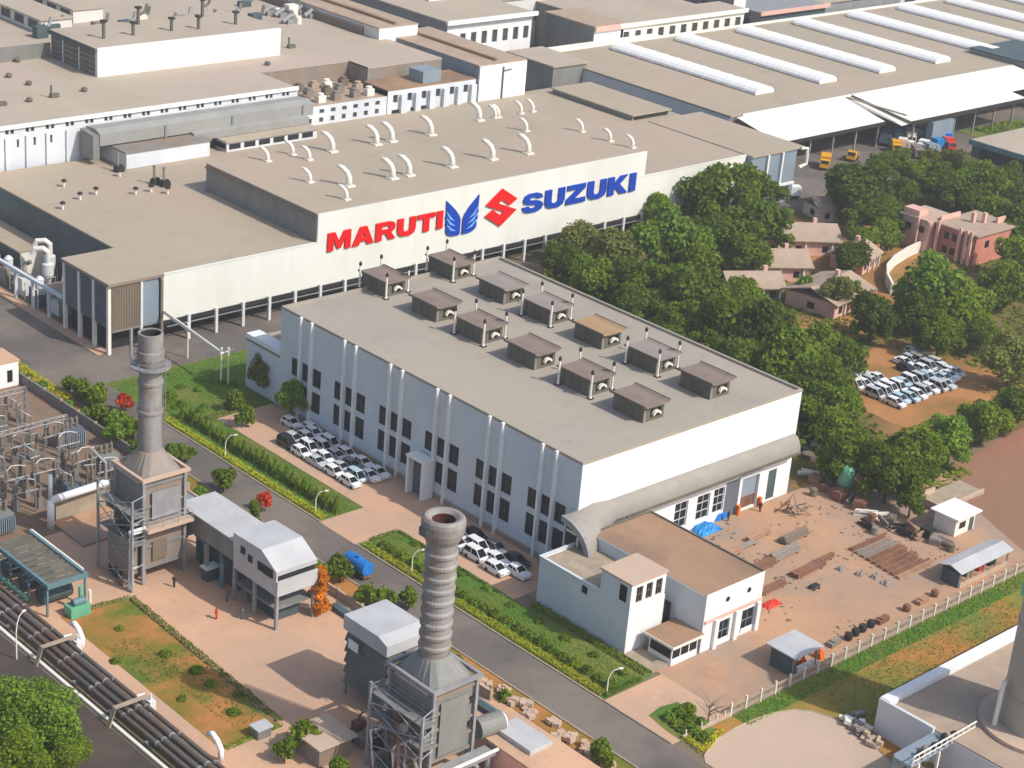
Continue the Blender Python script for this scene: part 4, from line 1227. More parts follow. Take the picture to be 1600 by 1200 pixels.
    for k, z in enumerate((base + (z1 - base) * .36, base + (z1 - base) * .68)):
        p = part('walkway', MB().box(x0 - 2.2, x0 - .45, y0 - 1.2, y1 + .5, z, z + .14), 'casing2', t)
        part('handrail', railing(MB(), x0 - 2.15, x0 - .5, y0 - 1.15, y1 + .45, z + .14), 'steel', p)
    for k, (lx, ly) in enumerate(((x0 + .2, y0 + .3), (x1 - .3, y0 + .3), (x0 + .2, y1 - .5), (x1 - .3, y1 - .5))):
        part('leg', MB().box(lx, lx + .4, ly, ly + .4, 0, base), 'steel', t)
    return t


b1 = boiler_unit('boiler_stack', 'weathered brown grey boiler tower with a smooth stack in front of the switchyard', 120.0, 126.3, 186.6, 193.2, 14.6, 123.2, 190.2, 33.6, 'casing', False, 2.0)
part('access_door', MB().box(121.2, 123.4, 186.3, 186.36, 3.2, 6.0), 'brownclad', b1)
part('front_panel', MB().box(121.0, 125.3, 186.2, 186.3, 9.3, 13.2), 'steel', b1)
part('mid_ledge', MB().box(119.6, 126.6, 184.9, 186.35, 8.1, 8.5), 'apron', b1)
part('mid_rail', railing(MB(), 119.7, 126.5, 185.0, 186.2, 8.5), 'steel', b1)
part('lower_casing', MB().box(118.0, 119.4, 187.0, 192, 1.6, 6.8), 'casing', b1)
part('burner_pipe', MB().tube([(126.6, 188, 6.2), (129, 188, 6.2), (129.5, 188, 4.0), (129.5, 188, .1)], .35, 8), 'teal', b1)
b2 = boiler_unit('boiler_stack', 'grey boiler tower with a ribbed stack and flared red lined mouth', 120.6, 126.9, 129.8, 137.2, 12.2, 123.4, 133.4, 32.0, 'casing2', True, 3.2)
part('front_panel', MB().box(121.5, 125.6, 129.5, 129.57, 4.0, 11.0), 'casing2', b2)
part('port', MB().tube([(126.2, 129.5, 9.8), (126.2, 129.79, 9.8)], .4, 10).tube([(126.2, 129.5, 6.6), (126.2, 129.79, 6.6)], .4, 10), 'dark', b2)
part('lower_ledge', MB().box(117.6, 130.4, 127.4, 129.4, 2.7, 2.95), 'steel', b2)
part('ledge_rail', MB().tube([(117.4, 127.4, 3.4), (131, 127.4, 3.4)], .22, 8), 'ivory', b2)
part('drain_pipe', MB().tube([(125.4, 128.4, 2.7), (126.2, 128, 1.8), (126.2, 127.8, 0)], .3, 8).tube([(128.2, 128.4, 2.7), (128.2, 128.2, 0)], .4, 8), 'steel', b2)
dr = thing('vent_drum', 'grey horizontal drum with a white and black ring beside the ribbed stack tower', 'drum', (129.5, 129.5, 0))
part('shell', MB().tube([(128.2, 130.6, 4.6), (131.6, 130.2, 4.6)], 1.3, 18), 'casing2', dr, smooth=False)
part('ring', MB().tube([(131.65, 130.2, 4.6), (131.9, 130.17, 4.6)], 1.05, 18), 'white', dr)
part('hub', MB().tube([(131.92, 130.17, 4.6), (132.05, 130.15, 4.6)], .6, 14), 'soot', dr)
part('cradle', MB().box(129.2, 130.6, 129.6, 131.2, 0, 3.4), 'steel', dr)
# low building beside the ribbed stack and the long covered canal
lo = thing('turbine_enclosure', 'low pink roofed turbine enclosure beside the ribbed stack tower', 'building', (127.5, 118, 0))
part('wall', MB().box(129.0, 135.2, 112, 131.5, 0, 3.4), 'pink', lo)
part('roof', MB().box(128.8, 135.4, 111.8, 131.7, 3.4, 3.7), 'concrete', lo)
part('roof_grid', MB().box(130.5, 134, 124, 130, 3.71, 4.3), 'greyroof', lo)
cn = thing('covered_canal', 'long green grey covered channel running beside the service road', 'channel', (136, 100, 0))
for i in range(26):
    y = 100 + i * 2.6
    part('cover_slab', MB().box(136.0, 136.9, y, y + 2.5, .02, .75), 'tealdark', cn)
    part('cover_edge', MB().box(136.95, 137.5, y, y + 2.5, .02, .45), 'teal', cn)

# air inlet houses
ih = thing('inlet_house', 'grey inlet house on columns with a sloping front hood beside the orange shrub', 'inlet house', (127, 167, 0))
part('hood', MB().prism([(167.3, 7.7), (167.3, 8.3), (170.6, 10.1), (176.6, 9.9), (176.6, 7.7)], 'x', 127.0, 133.4), 'greyroof', ih)
part('lower_panel', MB().box(127.02, 133.38, 167.0, 167.29, 4.9, 7.0), 'greyroof', ih)
part('inner_core', MB().box(127.5, 133.2, 167.6, 176.4, 5.0, 7.69), 'dark', ih)
part('long_duct', MB().box(127.4, 133.0, 176.62, 189.5, 5.4, 8.4), 'casing2', ih)
part('duct_roof', MB().box(127.2, 133.2, 176.7, 189.7, 8.41, 8.6), 'greyroof', ih)
part('end_panel', MB().box(127.35, 127.39, 187.4, 189.4, 4.2, 7.9), 'rust', ih)
for (ya, yb, za, zb) in ((168.0, 171.2, 7.1, 8.3), (172.4, 173.3, 7.3, 8.3), (174.0, 174.9, 7.8, 8.8)):
    part('side_louvre', MB().box(126.9, 126.99, ya, yb, za, zb), 'dark', ih)
part('side_panel', MB().box(127.0, 127.25, 167.3, 176.5, 4.9, 7.69), 'greyroof', ih)
for (x, y) in ((127.2, 167.3), (133.0, 167.3), (127.2, 172), (133.0, 172), (127.2, 176.4), (133.0, 176.4), (127.4, 183), (133, 183), (127.4, 189), (133, 189)):
    part('column', MB().box(x - .2, x + .2, y - .2, y + .2, 0, 5.4 if y > 177 else 4.9), 'steel', ih)
part('deck', MB().box(127.3, 133.3, 167.6, 176.4, 2.6, 2.8), 'casing2', ih)
part('stored_plant', MB().box(128.6, 132, 169, 175.5, .05, 2.4).box(129, 131.5, 178, 187, .05, 3.6), 'tealdark', ih)
part('pipe', MB().tube([(127.8, 180, .1), (127.8, 180, 3.5), (129.0, 182, 4.6)], .35, 8).tube([(128.2, 184.5, .1), (128.2, 184.5, 4.4), (128.2, 187, 5.0)], .3, 8), 'teal', ih)
part('annexed_box', MB().box(127.6, 131.5, 189.8, 194.4, 3.0, 7.2), 'bluegrey', ih)
ic = thing('unit_cabinet', 'small white topped cabinet standing under the long inlet duct', 'cabinet', (127.80,182.76) + (0,))
part('body', MB().box(-.9, .9, -.6, .6, 0, 1.9), 'tealdark', ic, local=True)
part('top', MB().box(-1.1, 1.1, -.8, .8, 1.9, 2.1), 'white', ic, local=True)
i2 = thing('inlet_house', 'tall dark louvred inlet tower with a pale grey cap, beside the ribbed stack', 'inlet house', (125, 143, 0))
part('cap', MB().prism([(142.9, 9.0), (142.9, 10.4), (144.6, 11.0), (151.0, 10.9), (151.0, 9.0)], 'x', 124.8, 131.2), 'greyroof', i2)
part('core', MB().box(125.4, 130.9, 143.6, 150.6, 1.6, 8.98), 'louvregrey', i2)
for z in np.arange(1.7, 8.9, 1.45):
    part('louvre_hood', MB().prism([(125.38, z + 1.1), (124.9, z), (125.0, z), (125.38, z + .9)], 'y', 143.2, 150.8), 'louvregrey', i2)
    part('front_hood', MB().prism([(143.58, z + 1.1), (143.1, z), (143.2, z), (143.58, z + .9)], 'x', 125.4, 127.8), 'louvregrey', i2)
part('white_flap', MB().box(124.5, 124.62, 147.8, 149.6, 7.2, 8.4), 'white', i2)
part('side_duct', MB().box(127.9, 131.3, 139.2, 143.55, 3.2, 8.6), 'bluegrey', i2)
part('duct_roof', MB().box(127.7, 131.5, 138.0, 142.8, 8.61, 8.85), 'brownroof', i2)
part('duct_link', MB().box(128.2, 131, 137.5, 139.18, 3.6, 7.6), 'casing2', i2)
for (x, y) in ((125.2, 143.3), (125.2, 150.6), (130.8, 143.3), (130.8, 150.6)):
    part('column', MB().box(x - .18, x + .18, y - .18, y + .18, 0, 1.65), 'steel', i2)
part('curved_pipe', MB().tube([(126.6, 142.3, 1.0), (126.6, 141.6, 3.6), (127.1, 140.4, 4.9), (127.9, 140.2, 5.2)], .38, 9), 'ivory', i2)
x, y = 125.6, 141.6
rk = thing('red_pump', 'red pump set at the foot of the dark louvred inlet tower', 'pump', (124.6, 140.6, 0))
part('motor', MB().tube([(-.2, -.6, .8), (-.2, .7, .8)], .55, 12), 'redpaint', rk, local=True)
part('skid', MB().box(-.8, .6, -1.3, 1.3, 0, .25), 'steel', rk, local=True)
part('casing', MB().tube([(-.2, .75, .9), (-.2, 1.1, .9)], .75, 12).tube([(-.2, .9, 1.6), (-.2, .9, 2.4)], .25, 8), 'redpaint', rk, local=True)
rr = random.Random(9)
for i, (px, py) in enumerate(((122.2, 141.0), (121.2, 139.4), (123.2, 139.2), (124.4, 138.4), (119.4, 142.2), (121.8, 143.6), (120.3, 140.8))):
    m_ = ['casing', 'soot', 'brownclad', 'casing2', 'soot', 'rust', 'casing'][i]
    s = rr.uniform(.5, .9)
    mb = MB().box(px - s, px + s, py - s * .8, py + s * .8, .05, .5 + s).tube([(px, py, .5 + s), (px, py, 1.2 + s), (px + .7, py + .3, 1.2 + s)], .14, 6)
    solo('pump_skid', mb, m_, 'small %s pump skid in front of the louvred tower, %s along' % ({'casing': 'grey', 'soot': 'black', 'brownclad': 'brown', 'casing2': 'dull grey', 'rust': 'rusty'}[m_], ORD[i]), 'pump skid', (px, py, .05), 'pump skids in the shade of the tower')

# pipe rack with three big pipes beside the outer road
pk = thing('pipe_rack', 'run of big lagged pipes on low steel frames along the outer road', 'pipe rack', (101, 140, 0))
for (x, z, r_) in ((100.4, 1.3, .26), (101.3, 1.4, .34), (102.4, 1.5, .42), (103.5, 1.35, .28)):
    part('pipe', MB().tube([(x, 96, z), (x, 262, z)], r_, 12), 'pipeinsul', pk, smooth=False)
    for y in np.arange(104, 260, 7.0):
        part('clamp', MB().tube([(x, y, z), (x, y + .25, z)], r_ + .07, 12), 'steel', pk)
for y in np.arange(100, 262, 7.8):
    part('trestle', MB().box(99.8, 104.1, y - .15, y + .15, .75, .95).box(100.0, 100.25, y - .12, y + .12, 0, .75).box(103.6, 103.85, y - .12, y + .12, 0, .75), 'steel', pk)
part('walkway', MB().box(99.2, 99.6, 96, 262, .05, .35), 'ivory', pk)
for i, p in enumerate(((106.55,176.92), (104.81,160.68))):
    x, y = p
    br = thing('pipe_crossover', 'pale crossover with steps spanning the lagged pipes, %s' % ('beside the white bent vent' if i == 0 else 'in the middle of the dirt plot'), 'crossover', (101.5, y, 0), 'crossovers on the pipe rack')
    part('deck', MB().box(-2.0, 2.4, -.35, .35, 2.3, 2.4), 'kerb', br, local=True)
    part('stair', MB().prism([(-2.9, .05), (-2.0, 2.4), (-2.0, 2.15), (-2.7, .05)], 'y', -.35, .35), 'kerb', br, local=True)
    part('valve', MB().box(2.5, 3.3, -.5, .5, .05, 1.6).tube([(2.9, 0, 1.6), (2.9, 0, 2.4)], .16, 8).tube([(2.5, .8, .1), (2.5, .8, 2.2), (1.5, .8, 2.2)], .16, 7), 'palegrey', br, local=True)
for i, p in enumerate(((106.23,177.14), (105.21,147.61))):
    x, y = 105.2, p[1]
    solo('gas_pipe_bend', MB().tube([(x, y, 0), (x, y, 1.6), (x - .1, y + .6, 2.5), (x - .1, y + 1.6, 2.9), (x, y + 2.4, 2.4)], .34, 10), 'skylight',
         'white bent vent pipe beside the lagged pipes, %s' % ('next to the bare dirt plot corner' if i == 0 else 'at the bottom corner of the plot'), 'vent pipe', (x, y, 0), 'white bent vent pipes', smooth=True)

# hedge edging of the dirt plot comes with the plants; oil skid, white manifold
os_ = thing('oil_skid', 'teal steel oil cooler frame with a dark slatted top at the edge of the paving', 'cooler', (105.4, 186, 0))
for y in (189, 193.5, 198):
    part('cooler_drum', MB().tube([(106.2, y, 1.5), (110.4, y, 1.5)], 1.1, 12), 'tealdark', os_)
part('top_frame', MB().box(105.4, 111.2, 185.6, 186.0, 4.2, 4.8).box(105.4, 105.8, 186.0, 200, 4.2, 4.8).box(110.8, 111.2, 186.0, 200, 4.2, 4.8), 'teal', os_)
for i in range(10):
    part('slat', MB().box(105.81, 110.79, 186.3 + i * 1.35, 187.3 + i * 1.35, 4.4, 4.55), 'ventbody', os_)
for y in (186, 190.6, 195.2, 199.7):
    for x in (105.5, 110.9):
        part('leg', MB().box(x, x + .25, y, y + .25, 0, 4.2), 'teal', os_)
part('pipe', MB().tube([(105.0, 190, 1.0), (105.0, 203, 1.0)], .3, 8).tube([(109.8, 185.2, .2), (109.8, 185.2, 3.6)], .28, 8), 'tank', os_)
part('yellow_beam', MB().box(111.6, 112.0, 188, 201, 3.8, 4.2), 'yellowpaint' if False else 'ivory', os_)
pk2 = thing('pump_packet', 'green pump packet under the near corner of the teal cooler frame', 'pump', (109, 184.6, 0))
part('body', MB().box(-1.4, 1.4, -.9, .9, .1, 1.6), 'tank', pk2, local=True)
part('motor', MB().tube([(-.8, -.2, 2.0), (.9, -.2, 2.0)], .5, 12), 'teal', pk2, local=True)
part('pipe', MB().tube([(1.2, 0, 1.2), (1.8, 0, 1.2), (1.8, 0, 3.0)], .22, 8), 'ivory', pk2, local=True)
wm = thing('white_manifold', 'thick white horizontal pipe with uprights in front of the switchyard', 'pipe manifold', (117, 206, 0))
part('header', MB().tube([(118.0, 206.6, 4.3), (127.2, 207.2, 4.3)], .55, 12), 'white', wm, smooth=True)
part('riser', MB().tube([(118.0, 206.6, 0), (118.0, 206.6, 4.3)], .5, 12), 'white', wm, smooth=True)
part('flue', MB().tube([(118.0, 206.6, 4.6), (118.0, 206.6, 8.2)], .28, 10), 'white', wm, smooth=True)
part('riser', MB().tube([(127.0, 207.2, 4.3), (127.0, 207.2, 7.4), (125.4, 208.6, 9.6)], .22, 10), 'steel', wm)
part('bay_wall', MB().box(119.5, 127.5, 207.8, 208.2, 0, 3.6), 'kerb', wm)
part('bay_floor', MB().box(118.8, 127.6, 199.5, 207.7, .06, .35), 'brownyard', wm)
tb = thing('teal_control_box', 'pale teal control cabinet at the end of the thick white pipe', 'cabinet', (129.4, 206.8, 0))
part('body', MB().box(-1.3, 1.3, -1.0, 1.0, .6, 4.4), 'teal', tb, local=True)
part('opening', MB().box(1.31, 1.36, -.6, .2, 1.2, 3.6), 'dark', tb, local=True)
part('leg', MB().box(-1.2, -1.0, -.9, -.7, 0, .6).box(1.0, 1.2, -.9, -.7, 0, .6), 'steel', tb, local=True)
part('duct', MB().tube([(-.6, 0, 4.4), (-.6, 0, 5.4), (.2, .2, 5.8)], .4, 8), 'teal', tb, local=True)
# blue pump cluster by the frame
bp_ = thing('blue_pump_set', 'blue and dark pump set behind the teal cooler frame', 'pump', (108, 212, 0))
part('body', MB().box(-2.6, 2.4, -1.5, 1.5, .1, 2.2), 'tealdark', bp_, local=True)
part('vessel', MB().lathe((-1.2, .2, 2.2), [(.7, 0), (.7, 1.6), (.2, 2.1)], 12).lathe((1.1, .3, 2.2), [(.6, 0), (.6, 2.4), (.2, 2.8)], 12), 'bluegrey', bp_, local=True)
part('pipe', MB().tube([(-1.2, .2, 4.2), (0, .2, 4.6), (1.1, .3, 5.0)], .18, 8).tube([(2.2, -1.2, 2.2), (2.2, -1.2, 3.8), (3.4, -1.2, 3.8)], .2, 8), 'teal', bp_, local=True)

# switchyard: gantries, breaker posts, transformers
def post_insulator(mb, x, y, z0, z1, r=.14):
    prof, z = [(r * .8, 0)], 0
    while z < z1 - z0 - .2:
        prof += [(r, z + .05), (r * 2.0, z + .12), (r, z + .19)]
        z += .22
    prof += [(r * .6, z1 - z0)]
    return mb.lathe((x, y, z0), prof, 8)


def gantry(x0, y0, x1, y1, label):
    t = thing('switchyard_gantry', label, 'gantry', (x0, y0, .05), 'switchyard gantries')
    dx, dy = x1 - x0, y1 - y0
    L = math.hypot(dx, dy)
    ux, uy = dx / L, dy / L
    for s in (0, L):
        mb = MB()
        for q in (-.45, .45):
            mb.beam((ux * s - uy * q, uy * s + ux * q, 0), (ux * s - uy * q * .5, uy * s + ux * q * .5, 7.2), .14)
        for k in range(6):
            z = k * 1.15
            mb.beam((ux * s + uy * .42, uy * s - ux * .42, z), (ux * s - uy * .4, uy * s + ux * .4, z + 1.1), .09)
        part('lattice_post', mb, 'steel', t, local=True)
    mb = MB()
    for q in (6.5, 7.2):
        mb.beam((0, 0, q), (dx, dy, q), .14)
    n = int(L / 1.1)
    for k in range(n):
        mb.beam((dx * k / n, dy * k / n, 6.5 + .7 * (k % 2)), (dx * (k + 1) / n, dy * (k + 1) / n, 7.2 - .7 * (k % 2)), .09)
    part('lattice_beam', mb, 'steel', t, local=True)
    for k in range(3):
        f = (k + 1) / 4
        part('insulator', post_insulator(MB(), dx * f, dy * f, 5.0, 6.45, .1), 'brownclad', t, local=True)


for i, y in enumerate((224, 236, 248, 262)):
    for j, (xa, xb) in enumerate(((105, 116), (119, 131))):
        gantry(xa, y, xb, y + .3, 'grey lattice switchyard gantry, %s row from the thick white pipe, %s side' % (ORD[i], 'outer road' if j == 0 else 'tree strip'))
tmpl = None
spots = [(106 + 3.6 * i + rr.uniform(-.9, .9), y + rr.uniform(-.9, .9)) for y in (213.5, 217, 220.5, 227, 230.5, 239, 242.5, 252, 256) for i in range(8)]
brk = MB().box(-.5, .5, -.35, .35, 0, 1.5).mesh('cubicle', mm('casing2'))
ins = MB()
post_insulator(ins, -.3, 0, 1.5, 3.4)
post_insulator(ins, .3, 0, 1.5, 3.4)
ins = ins.mesh('insulator', mm('brownclad'))
brr = MB().beam((-.8, 0, 3.42), (.8, 0, 3.42), .16).mesh('contact_arm', mm('steel'))
for i, (x, y) in enumerate(spots):
    row, colm = divmod(i, 8)
    t = thing('circuit_breaker', 'grey breaker post with brown insulators, %s row, %s from the outer road' % (ORD[row], ORD[colm]), 'breaker', (x, y, .05), 'breaker posts in the switchyard', rr.uniform(0, 3))
    t.scale = (1, 1, rr.uniform(.8, 1.5))
    part('cubicle', brk, None, t, local=True)
    part('insulator', ins, None, t, local=True)
    part('contact_arm', brr, None, t, local=True)
for i, p in enumerate(((112, 209.5), (124.5, 212.5), (133.5, 217.5), (134, 228), (110, 222), (122, 234))):
    x, y = p
    t = thing('transformer', 'grey finned transformer, %s from the thick white pipe' % ORD[i], 'transformer', (x, y, .05), 'transformers in the switchyard')
    part('tank', MB().box(-1.5, 1.5, -1.0, 1.0, .2, 2.9), 'slate' if i % 2 else 'casing2', t, local=True)
    fin = MB().box(-.06, .06, -.35, .35, .5, 2.6).mesh('radiator_fin', mm('bluegrey'))
    for k in range(9):
        o = part('radiator_fin', fin, None, t, local=True)
        o.location = (-1.3 + k * .32, -1.36, 0)
    for k in range(3):
        part('bushing', post_insulator(MB(), -.9 + .9 * k, .2, 2.9, 4.6, .13), 'brownclad', t, local=True)
    part('conservator', MB().tube([(-1.3, .8, 3.7), (1.3, .8, 3.7)], .35, 10), 'casing2', t, local=True)
hb = thing('control_hut', 'small pale blue hut with a pinkish roof by the yellow hedge', 'hut', (135.5, 252.5, 0))
part('wall', MB().box(131.0, 138.6, 252.2, 257.4, 0, 4.2), 'bluegrey', hb)
part('front_wall', MB().box(131.0, 138.6, 252.0, 252.19, 0, 4.2), 'white', hb)
part('roof', MB().box(130.8, 138.8, 251.9, 257.6, 4.2, 4.45), 'concrete', hb)
for x in (136.6, 134.0):
    part('window', MB().box(x, x + .9, 251.93, 251.99, .9, 2.9), 'glass', hb)
yw = thing('switchyard_wall', 'low grey wall between the switchyard and the tree strip', 'wall', (139.2, 205, 0))
for i in range(16):
    part('wall_panel', MB().box(139.1, 139.4, 205.2 + i * 5, 210.1 + i * 5, 0, 1.7), 'casing2', yw)
    part('pier', MB().box(139.0, 139.5, 204.9 + i * 5, 205.19 + i * 5, 0, 1.9), 'kerb', yw)
yw = thing('roadside_wall', 'low pinkish wall between the inlet houses and the service road', 'wall', (138.6, 140, 0))
for i in range(13):
    part('wall_panel', MB().box(138.5, 138.8, 139.4 + i * 5, 144.1 + i * 5, 0, 1.3), 'apron', yw)
    part('pier', MB().box(138.4, 138.9, 139.1 + i * 5, 139.39 + i * 5, 0, 1.5), 'kerb', yw)
rb = random.Random(12)
for i in range(11):
    x, y = 139.9 + rb.uniform(-.3, 1.2), 120.5 + i * 2.1 + rb.uniform(-.7, .7)
    mb = MB()
    for k in range(8):
        mb.obox((x + rb.uniform(-.6, .6), y + rb.uniform(-.6, .6), .25 + rb.uniform(0, .3)), (rb.uniform(.5, 1.1), rb.uniform(.4, .9), rb.uniform(.4, .8)), rb.uniform(0, 3), rb.uniform(-.4, .4))
    solo('stone_heap', mb, 'apron', 'rough stone heap between the covered channel and the road, %s from frame edge' % ORD[i], 'stone heap', (x, y, .05), 'stone heaps along the channel')
# sheds near the bottom edge
s1 = thing('small_shed', 'small shed with a pinkish grey roof among bushes beside the dirt plot', 'shed', (113.6, 141.5, 0))
part('wall', MB().box(113.2, 117.8, 140.0, 144.6, 0, 2.6), 'casing', s1)
part('roof', MB().box(112.8, 118.3, 139.5, 145.2, 2.6, 2.8), 'apron', s1)
x, y = (111.83,149.11)
s2 = thing('meter_box', 'tiny grey roofed meter box at the corner of the dirt plot', 'cabinet', (x, y, 0))
part('body', MB().box(-.9, .9, -.7, .7, 0, 1.3), 'casing2', s2, local=True)
part('lid', MB().box(-1.1, 1.1, -.9, .9, 1.3, 1.5), 'greyroof', s2, local=True)

# isolator frames crowding the switchyard
fr_m = MB()
for q in (-1.6, 1.6):
    fr_m.beam((q, 0, 0), (q, 0, 3.4), .16)
fr_m.beam((-1.9, 0, 3.4), (1.9, 0, 3.4), .2)
fr_m = fr_m.mesh('support_frame', mm('steel'))
in_m = [post_insulator(MB(), q, 0, 3.5, 4.9, .11) for q in (-1.5, 0, 1.5)]
in_m = [m_.mesh('insulator', mm('brownclad')) for m_ in in_m]
ba_m = MB().tube([(-1.5, 0, 5.0), (-.4, .5, 5.3), (.6, .4, 5.2), (1.5, 0, 5.0)], .06, 5).mesh('busbar', mm('palegrey'))
k = 0
for row, y in enumerate((211.5, 216, 222, 225.5, 233, 237.5, 245, 250, 259)):
    for colm in range(5):
        t = thing('isolator_frame', 'pale isolator frame in the switchyard, %s row, %s from the outer road' % (ORD[row], ORD[colm]), 'isolator', (107 + colm * 5.6 + rr.uniform(-1, 1), y + rr.uniform(-.8, .8), .05), 'isolator frames in the switchyard', rr.choice([0, 0, PI / 2]) + rr.uniform(-.1, .1))
        part('support_frame', fr_m, None, t, local=True)
        for m_ in in_m:
            part('insulator', m_, None, t, local=True)
        part('busbar', ba_m, None, t, local=True)


# ------------------------------------------------------------------ building and silo by the curved apron
cr = thing('process_block', 'flat roofed block with a thick white parapet and railed gallery below the silo', 'building', (172, 98, 0))
part('wall', MB().box(172.4, 215, 70, 105.2, 0, 4.2), 'palegrey', cr)
part('roof', MB().box(172.5, 215, 70, 105.1, 4.21, 4.4), 'tanroof', cr)
part('parapet', MB().box(172.2, 215, 105.3, 106.7, 3.2, 5.0), 'white', cr)
part('parapet_end', MB().box(171.9, 172.35, 98.8, 106.7, .0, 4.9), 'palegrey', cr)
part('gallery', MB().box(164.5, 172.2, 96.4, 98.7, 3.6, 3.9), 'bluegrey', cr)
part('gallery_wall', MB().box(164.5, 172.2, 98.72, 98.9, 1.6, 4.2), 'bluegrey', cr)
rl = MB()
for x in np.arange(164.6, 177, 1.1):
    rl.beam((x, 96.3, 3.9), (x, 96.3, 5.2), .1)
rl.beam((164.5, 96.3, 5.2), (177, 96.3, 5.2), .16).beam((164.5, 96.3, 4.5), (177, 96.3, 4.5), .1)
part('railing', rl, 'ivory', cr)
for x in (166, 170, 174):
    part('column', MB().box(x, x + .3, 96.3, 96.6, 0, 3.6), 'ivory', cr)
rr = random.Random(4)
for i in range(6):
    x = 167 + i * 1.35
    mb = MB().lathe((x, 97.2 + rr.uniform(-.3, .3), 3.9), [(.42, 0), (.42, .55), (.25, .8)], 9)
    solo('gallery_drum', mb, rr.choice(['soot', 'casing', 'soot']), 'small dark drum on the railed gallery, %s from the outer end' % ORD[i], 'drum', (x, 97.2, 3.9), 'drums on the gallery')
si = thing('silo', 'huge plain grey silo standing on the parapeted block', 'silo', (183.9, 91.7, 4.4))
part('shell', MB().lathe((0, 0, 0), [(5.3, 0), (5.0, .4), (5.0, 24.0), (4.4, 25.2), (1.0, 26.2)], 40), 'silo', si, local=True, smooth=False)
for p in (4.5, 13.5, 20.0):
    part('band', MB().lathe((0, 0, p), [(5.003, 0), (5.12, .04), (5.12, .3), (5.003, .34)], 40, close=False), 'silo', si, local=True)
part('plinth', MB().lathe((0, 0, 0), [(7.4, 0), (7.4, .5), (5.4, .55)], 40), 'apron', si, local=True)
part('pipe', MB().tube([(-5.2, 3.2, 0), (-5.0, 3.2, 5), (-4.4, 3.4, 6.2)], .3, 8), 'ivory', si, local=True)
part('hatch', MB().lathe((-3.9, 3.2, 17.5), [(.1, 0), (.8, .2), (.8, 1.4), (.1, 1.7)], 12), 'tank', si, local=True)
rr = random.Random(15)
for i, p in enumerate(((170.82,109.97), (170.53,108.47), (170.05,107.13), (169.87,105.92), (169.40,104.60), (171.64,107.67), (172.93,109.83))):
    x, y = p
    mb = MB()
    for k in range(4):
        mb.obox((x + rr.uniform(-.5, .5), y + rr.uniform(-.5, .5), .3 + .2 * k), (rr.uniform(.7, 1.5), rr.uniform(.4, .8), rr.uniform(.3, .6)), rr.uniform(0, 3), rr.uniform(-.3, .3))
    solo('rubble_heap', mb, rr.choice(['apron', 'casing', 'ivory']), 'pale rubble heap at the edge of the curved apron, %s from the verge' % ORD[i], 'rubble heap', (x, y, .05), 'rubble heaps by the apron')

# ------------------------------------------------------------------ skylit shed with white canopies
sk = thing('skylight_shed', 'vast tan roofed shed with a row of long white ridge skylights', 'building', (348, 285, 0))
part('roof', MB().box(347.8, 640, 285.2, 351.5, 9.6, 10.0), 'roof', sk)
part('wall', MB().box(348, 640, 285.5, 351, 0, 9.55), 'casing2', sk)
part('side_clad', MB().box(347.9, 347.99, 285.5, 351, 0, 9.5), 'louvregrey' if False else 'hallwall', sk)
part('back_coping', MB().box(347.8, 640, 351.5, 352.1, 9.6, 10.6), 'canopywhite', sk)
part('front_coping', MB().box(352, 469, 284.9, 285.19, 9.5, 10.05), 'canopywhite', sk)
for i in range(9):
    x = 373.3 + 25.7 * i
    arc_ = [(x + 3.8 * math.cos(a), 10.0 + 1.9 * math.sin(a)) for a in np.linspace(0, PI, 9)]
    s = part('ridge_skylight', MB().prism(arc_, 'y', 296.2, 347.6), 'skylight', sk)
    part('upstand', MB().box(x - 4.1, x - 3.82, 296, 347.8, 10.0, 10.25).box(x + 3.82, x + 4.1, 296, 347.8, 10.0, 10.25), 'casing', s)
    rib = MB()
    for y in np.arange(300, 347, 4.6):
        rib.prism([(x + 3.86 * math.cos(a), 10.0 + 1.96 * math.sin(a)) for a in np.linspace(0.1, PI - .1, 8)], 'y', y, y + .18)
    part('glazing_rib', rib, 'skylight', s)
ca = thing('loading_canopy', 'long white sloping canopy along the front of the skylit shed', 'canopy', (350, 272, 0))
part('roof_sheet', MB().prism([(271.2, 6.6), (284.8, 9.4), (284.8, 9.6), (271.2, 6.8)], 'x', 349.6, 391.5), 'canopywhite', ca)
part('fascia', MB().box(349.6, 391.5, 270.9, 271.19, 5.9, 6.8), 'dark', ca)
for x in np.arange(354, 391, 9):
    part('column', MB().box(x, x + .4, 272, 272.4, 0, 6.6), 'steel', ca)
cb2 = thing('loading_canopy', 'broad raised white canopy continuing along the skylit shed past the break', 'canopy', (392, 266, 0))
part('roof_sheet', MB().prism([(265.6, 7.7), (284.8, 9.9), (284.8, 10.1), (265.6, 7.9)], 'x', 394.5, 446), 'canopywhite', cb2)
part('roof_step', MB().prism([(266.5, 6.8), (284.8, 9.2), (284.8, 9.4), (266.5, 7.0)], 'x', 391.6, 396.5), 'canopywhite', cb2)
part('roof_wing', MB().prism([(270.6, 8.3), (284.8, 9.9), (284.8, 10.1), (270.6, 8.5)], 'x', 446, 468), 'canopywhite', cb2)
part('fascia', MB().box(394.5, 446, 265.3, 265.59, 6.9, 7.9), 'dark', cb2)
part('ridge_trim', MB().box(392.2, 392.8, 266, 284.8, 9.42, 9.7), 'kerb', cb2)
part('gable_box', MB().box(403, 412, 264.6, 266.5, 2.2, 6.6), 'bluegrey', cb2)
for x in np.arange(398, 446, 9):
    part('column', MB().box(x, x + .4, 267, 267.4, 0, 7.4), 'steel', cb2)
tw_ = thing('clad_tower', 'dark grey clad tower closing the end of the white canopy', 'building', (470, 280, 0))
part('wall', MB().box(469, 492, 262, 300, 0, 11.2), 'casing2', tw_)
part('roof', MB().box(468.6, 492.4, 261.6, 300.4, 11.2, 11.6), 'tealdark', tw_)
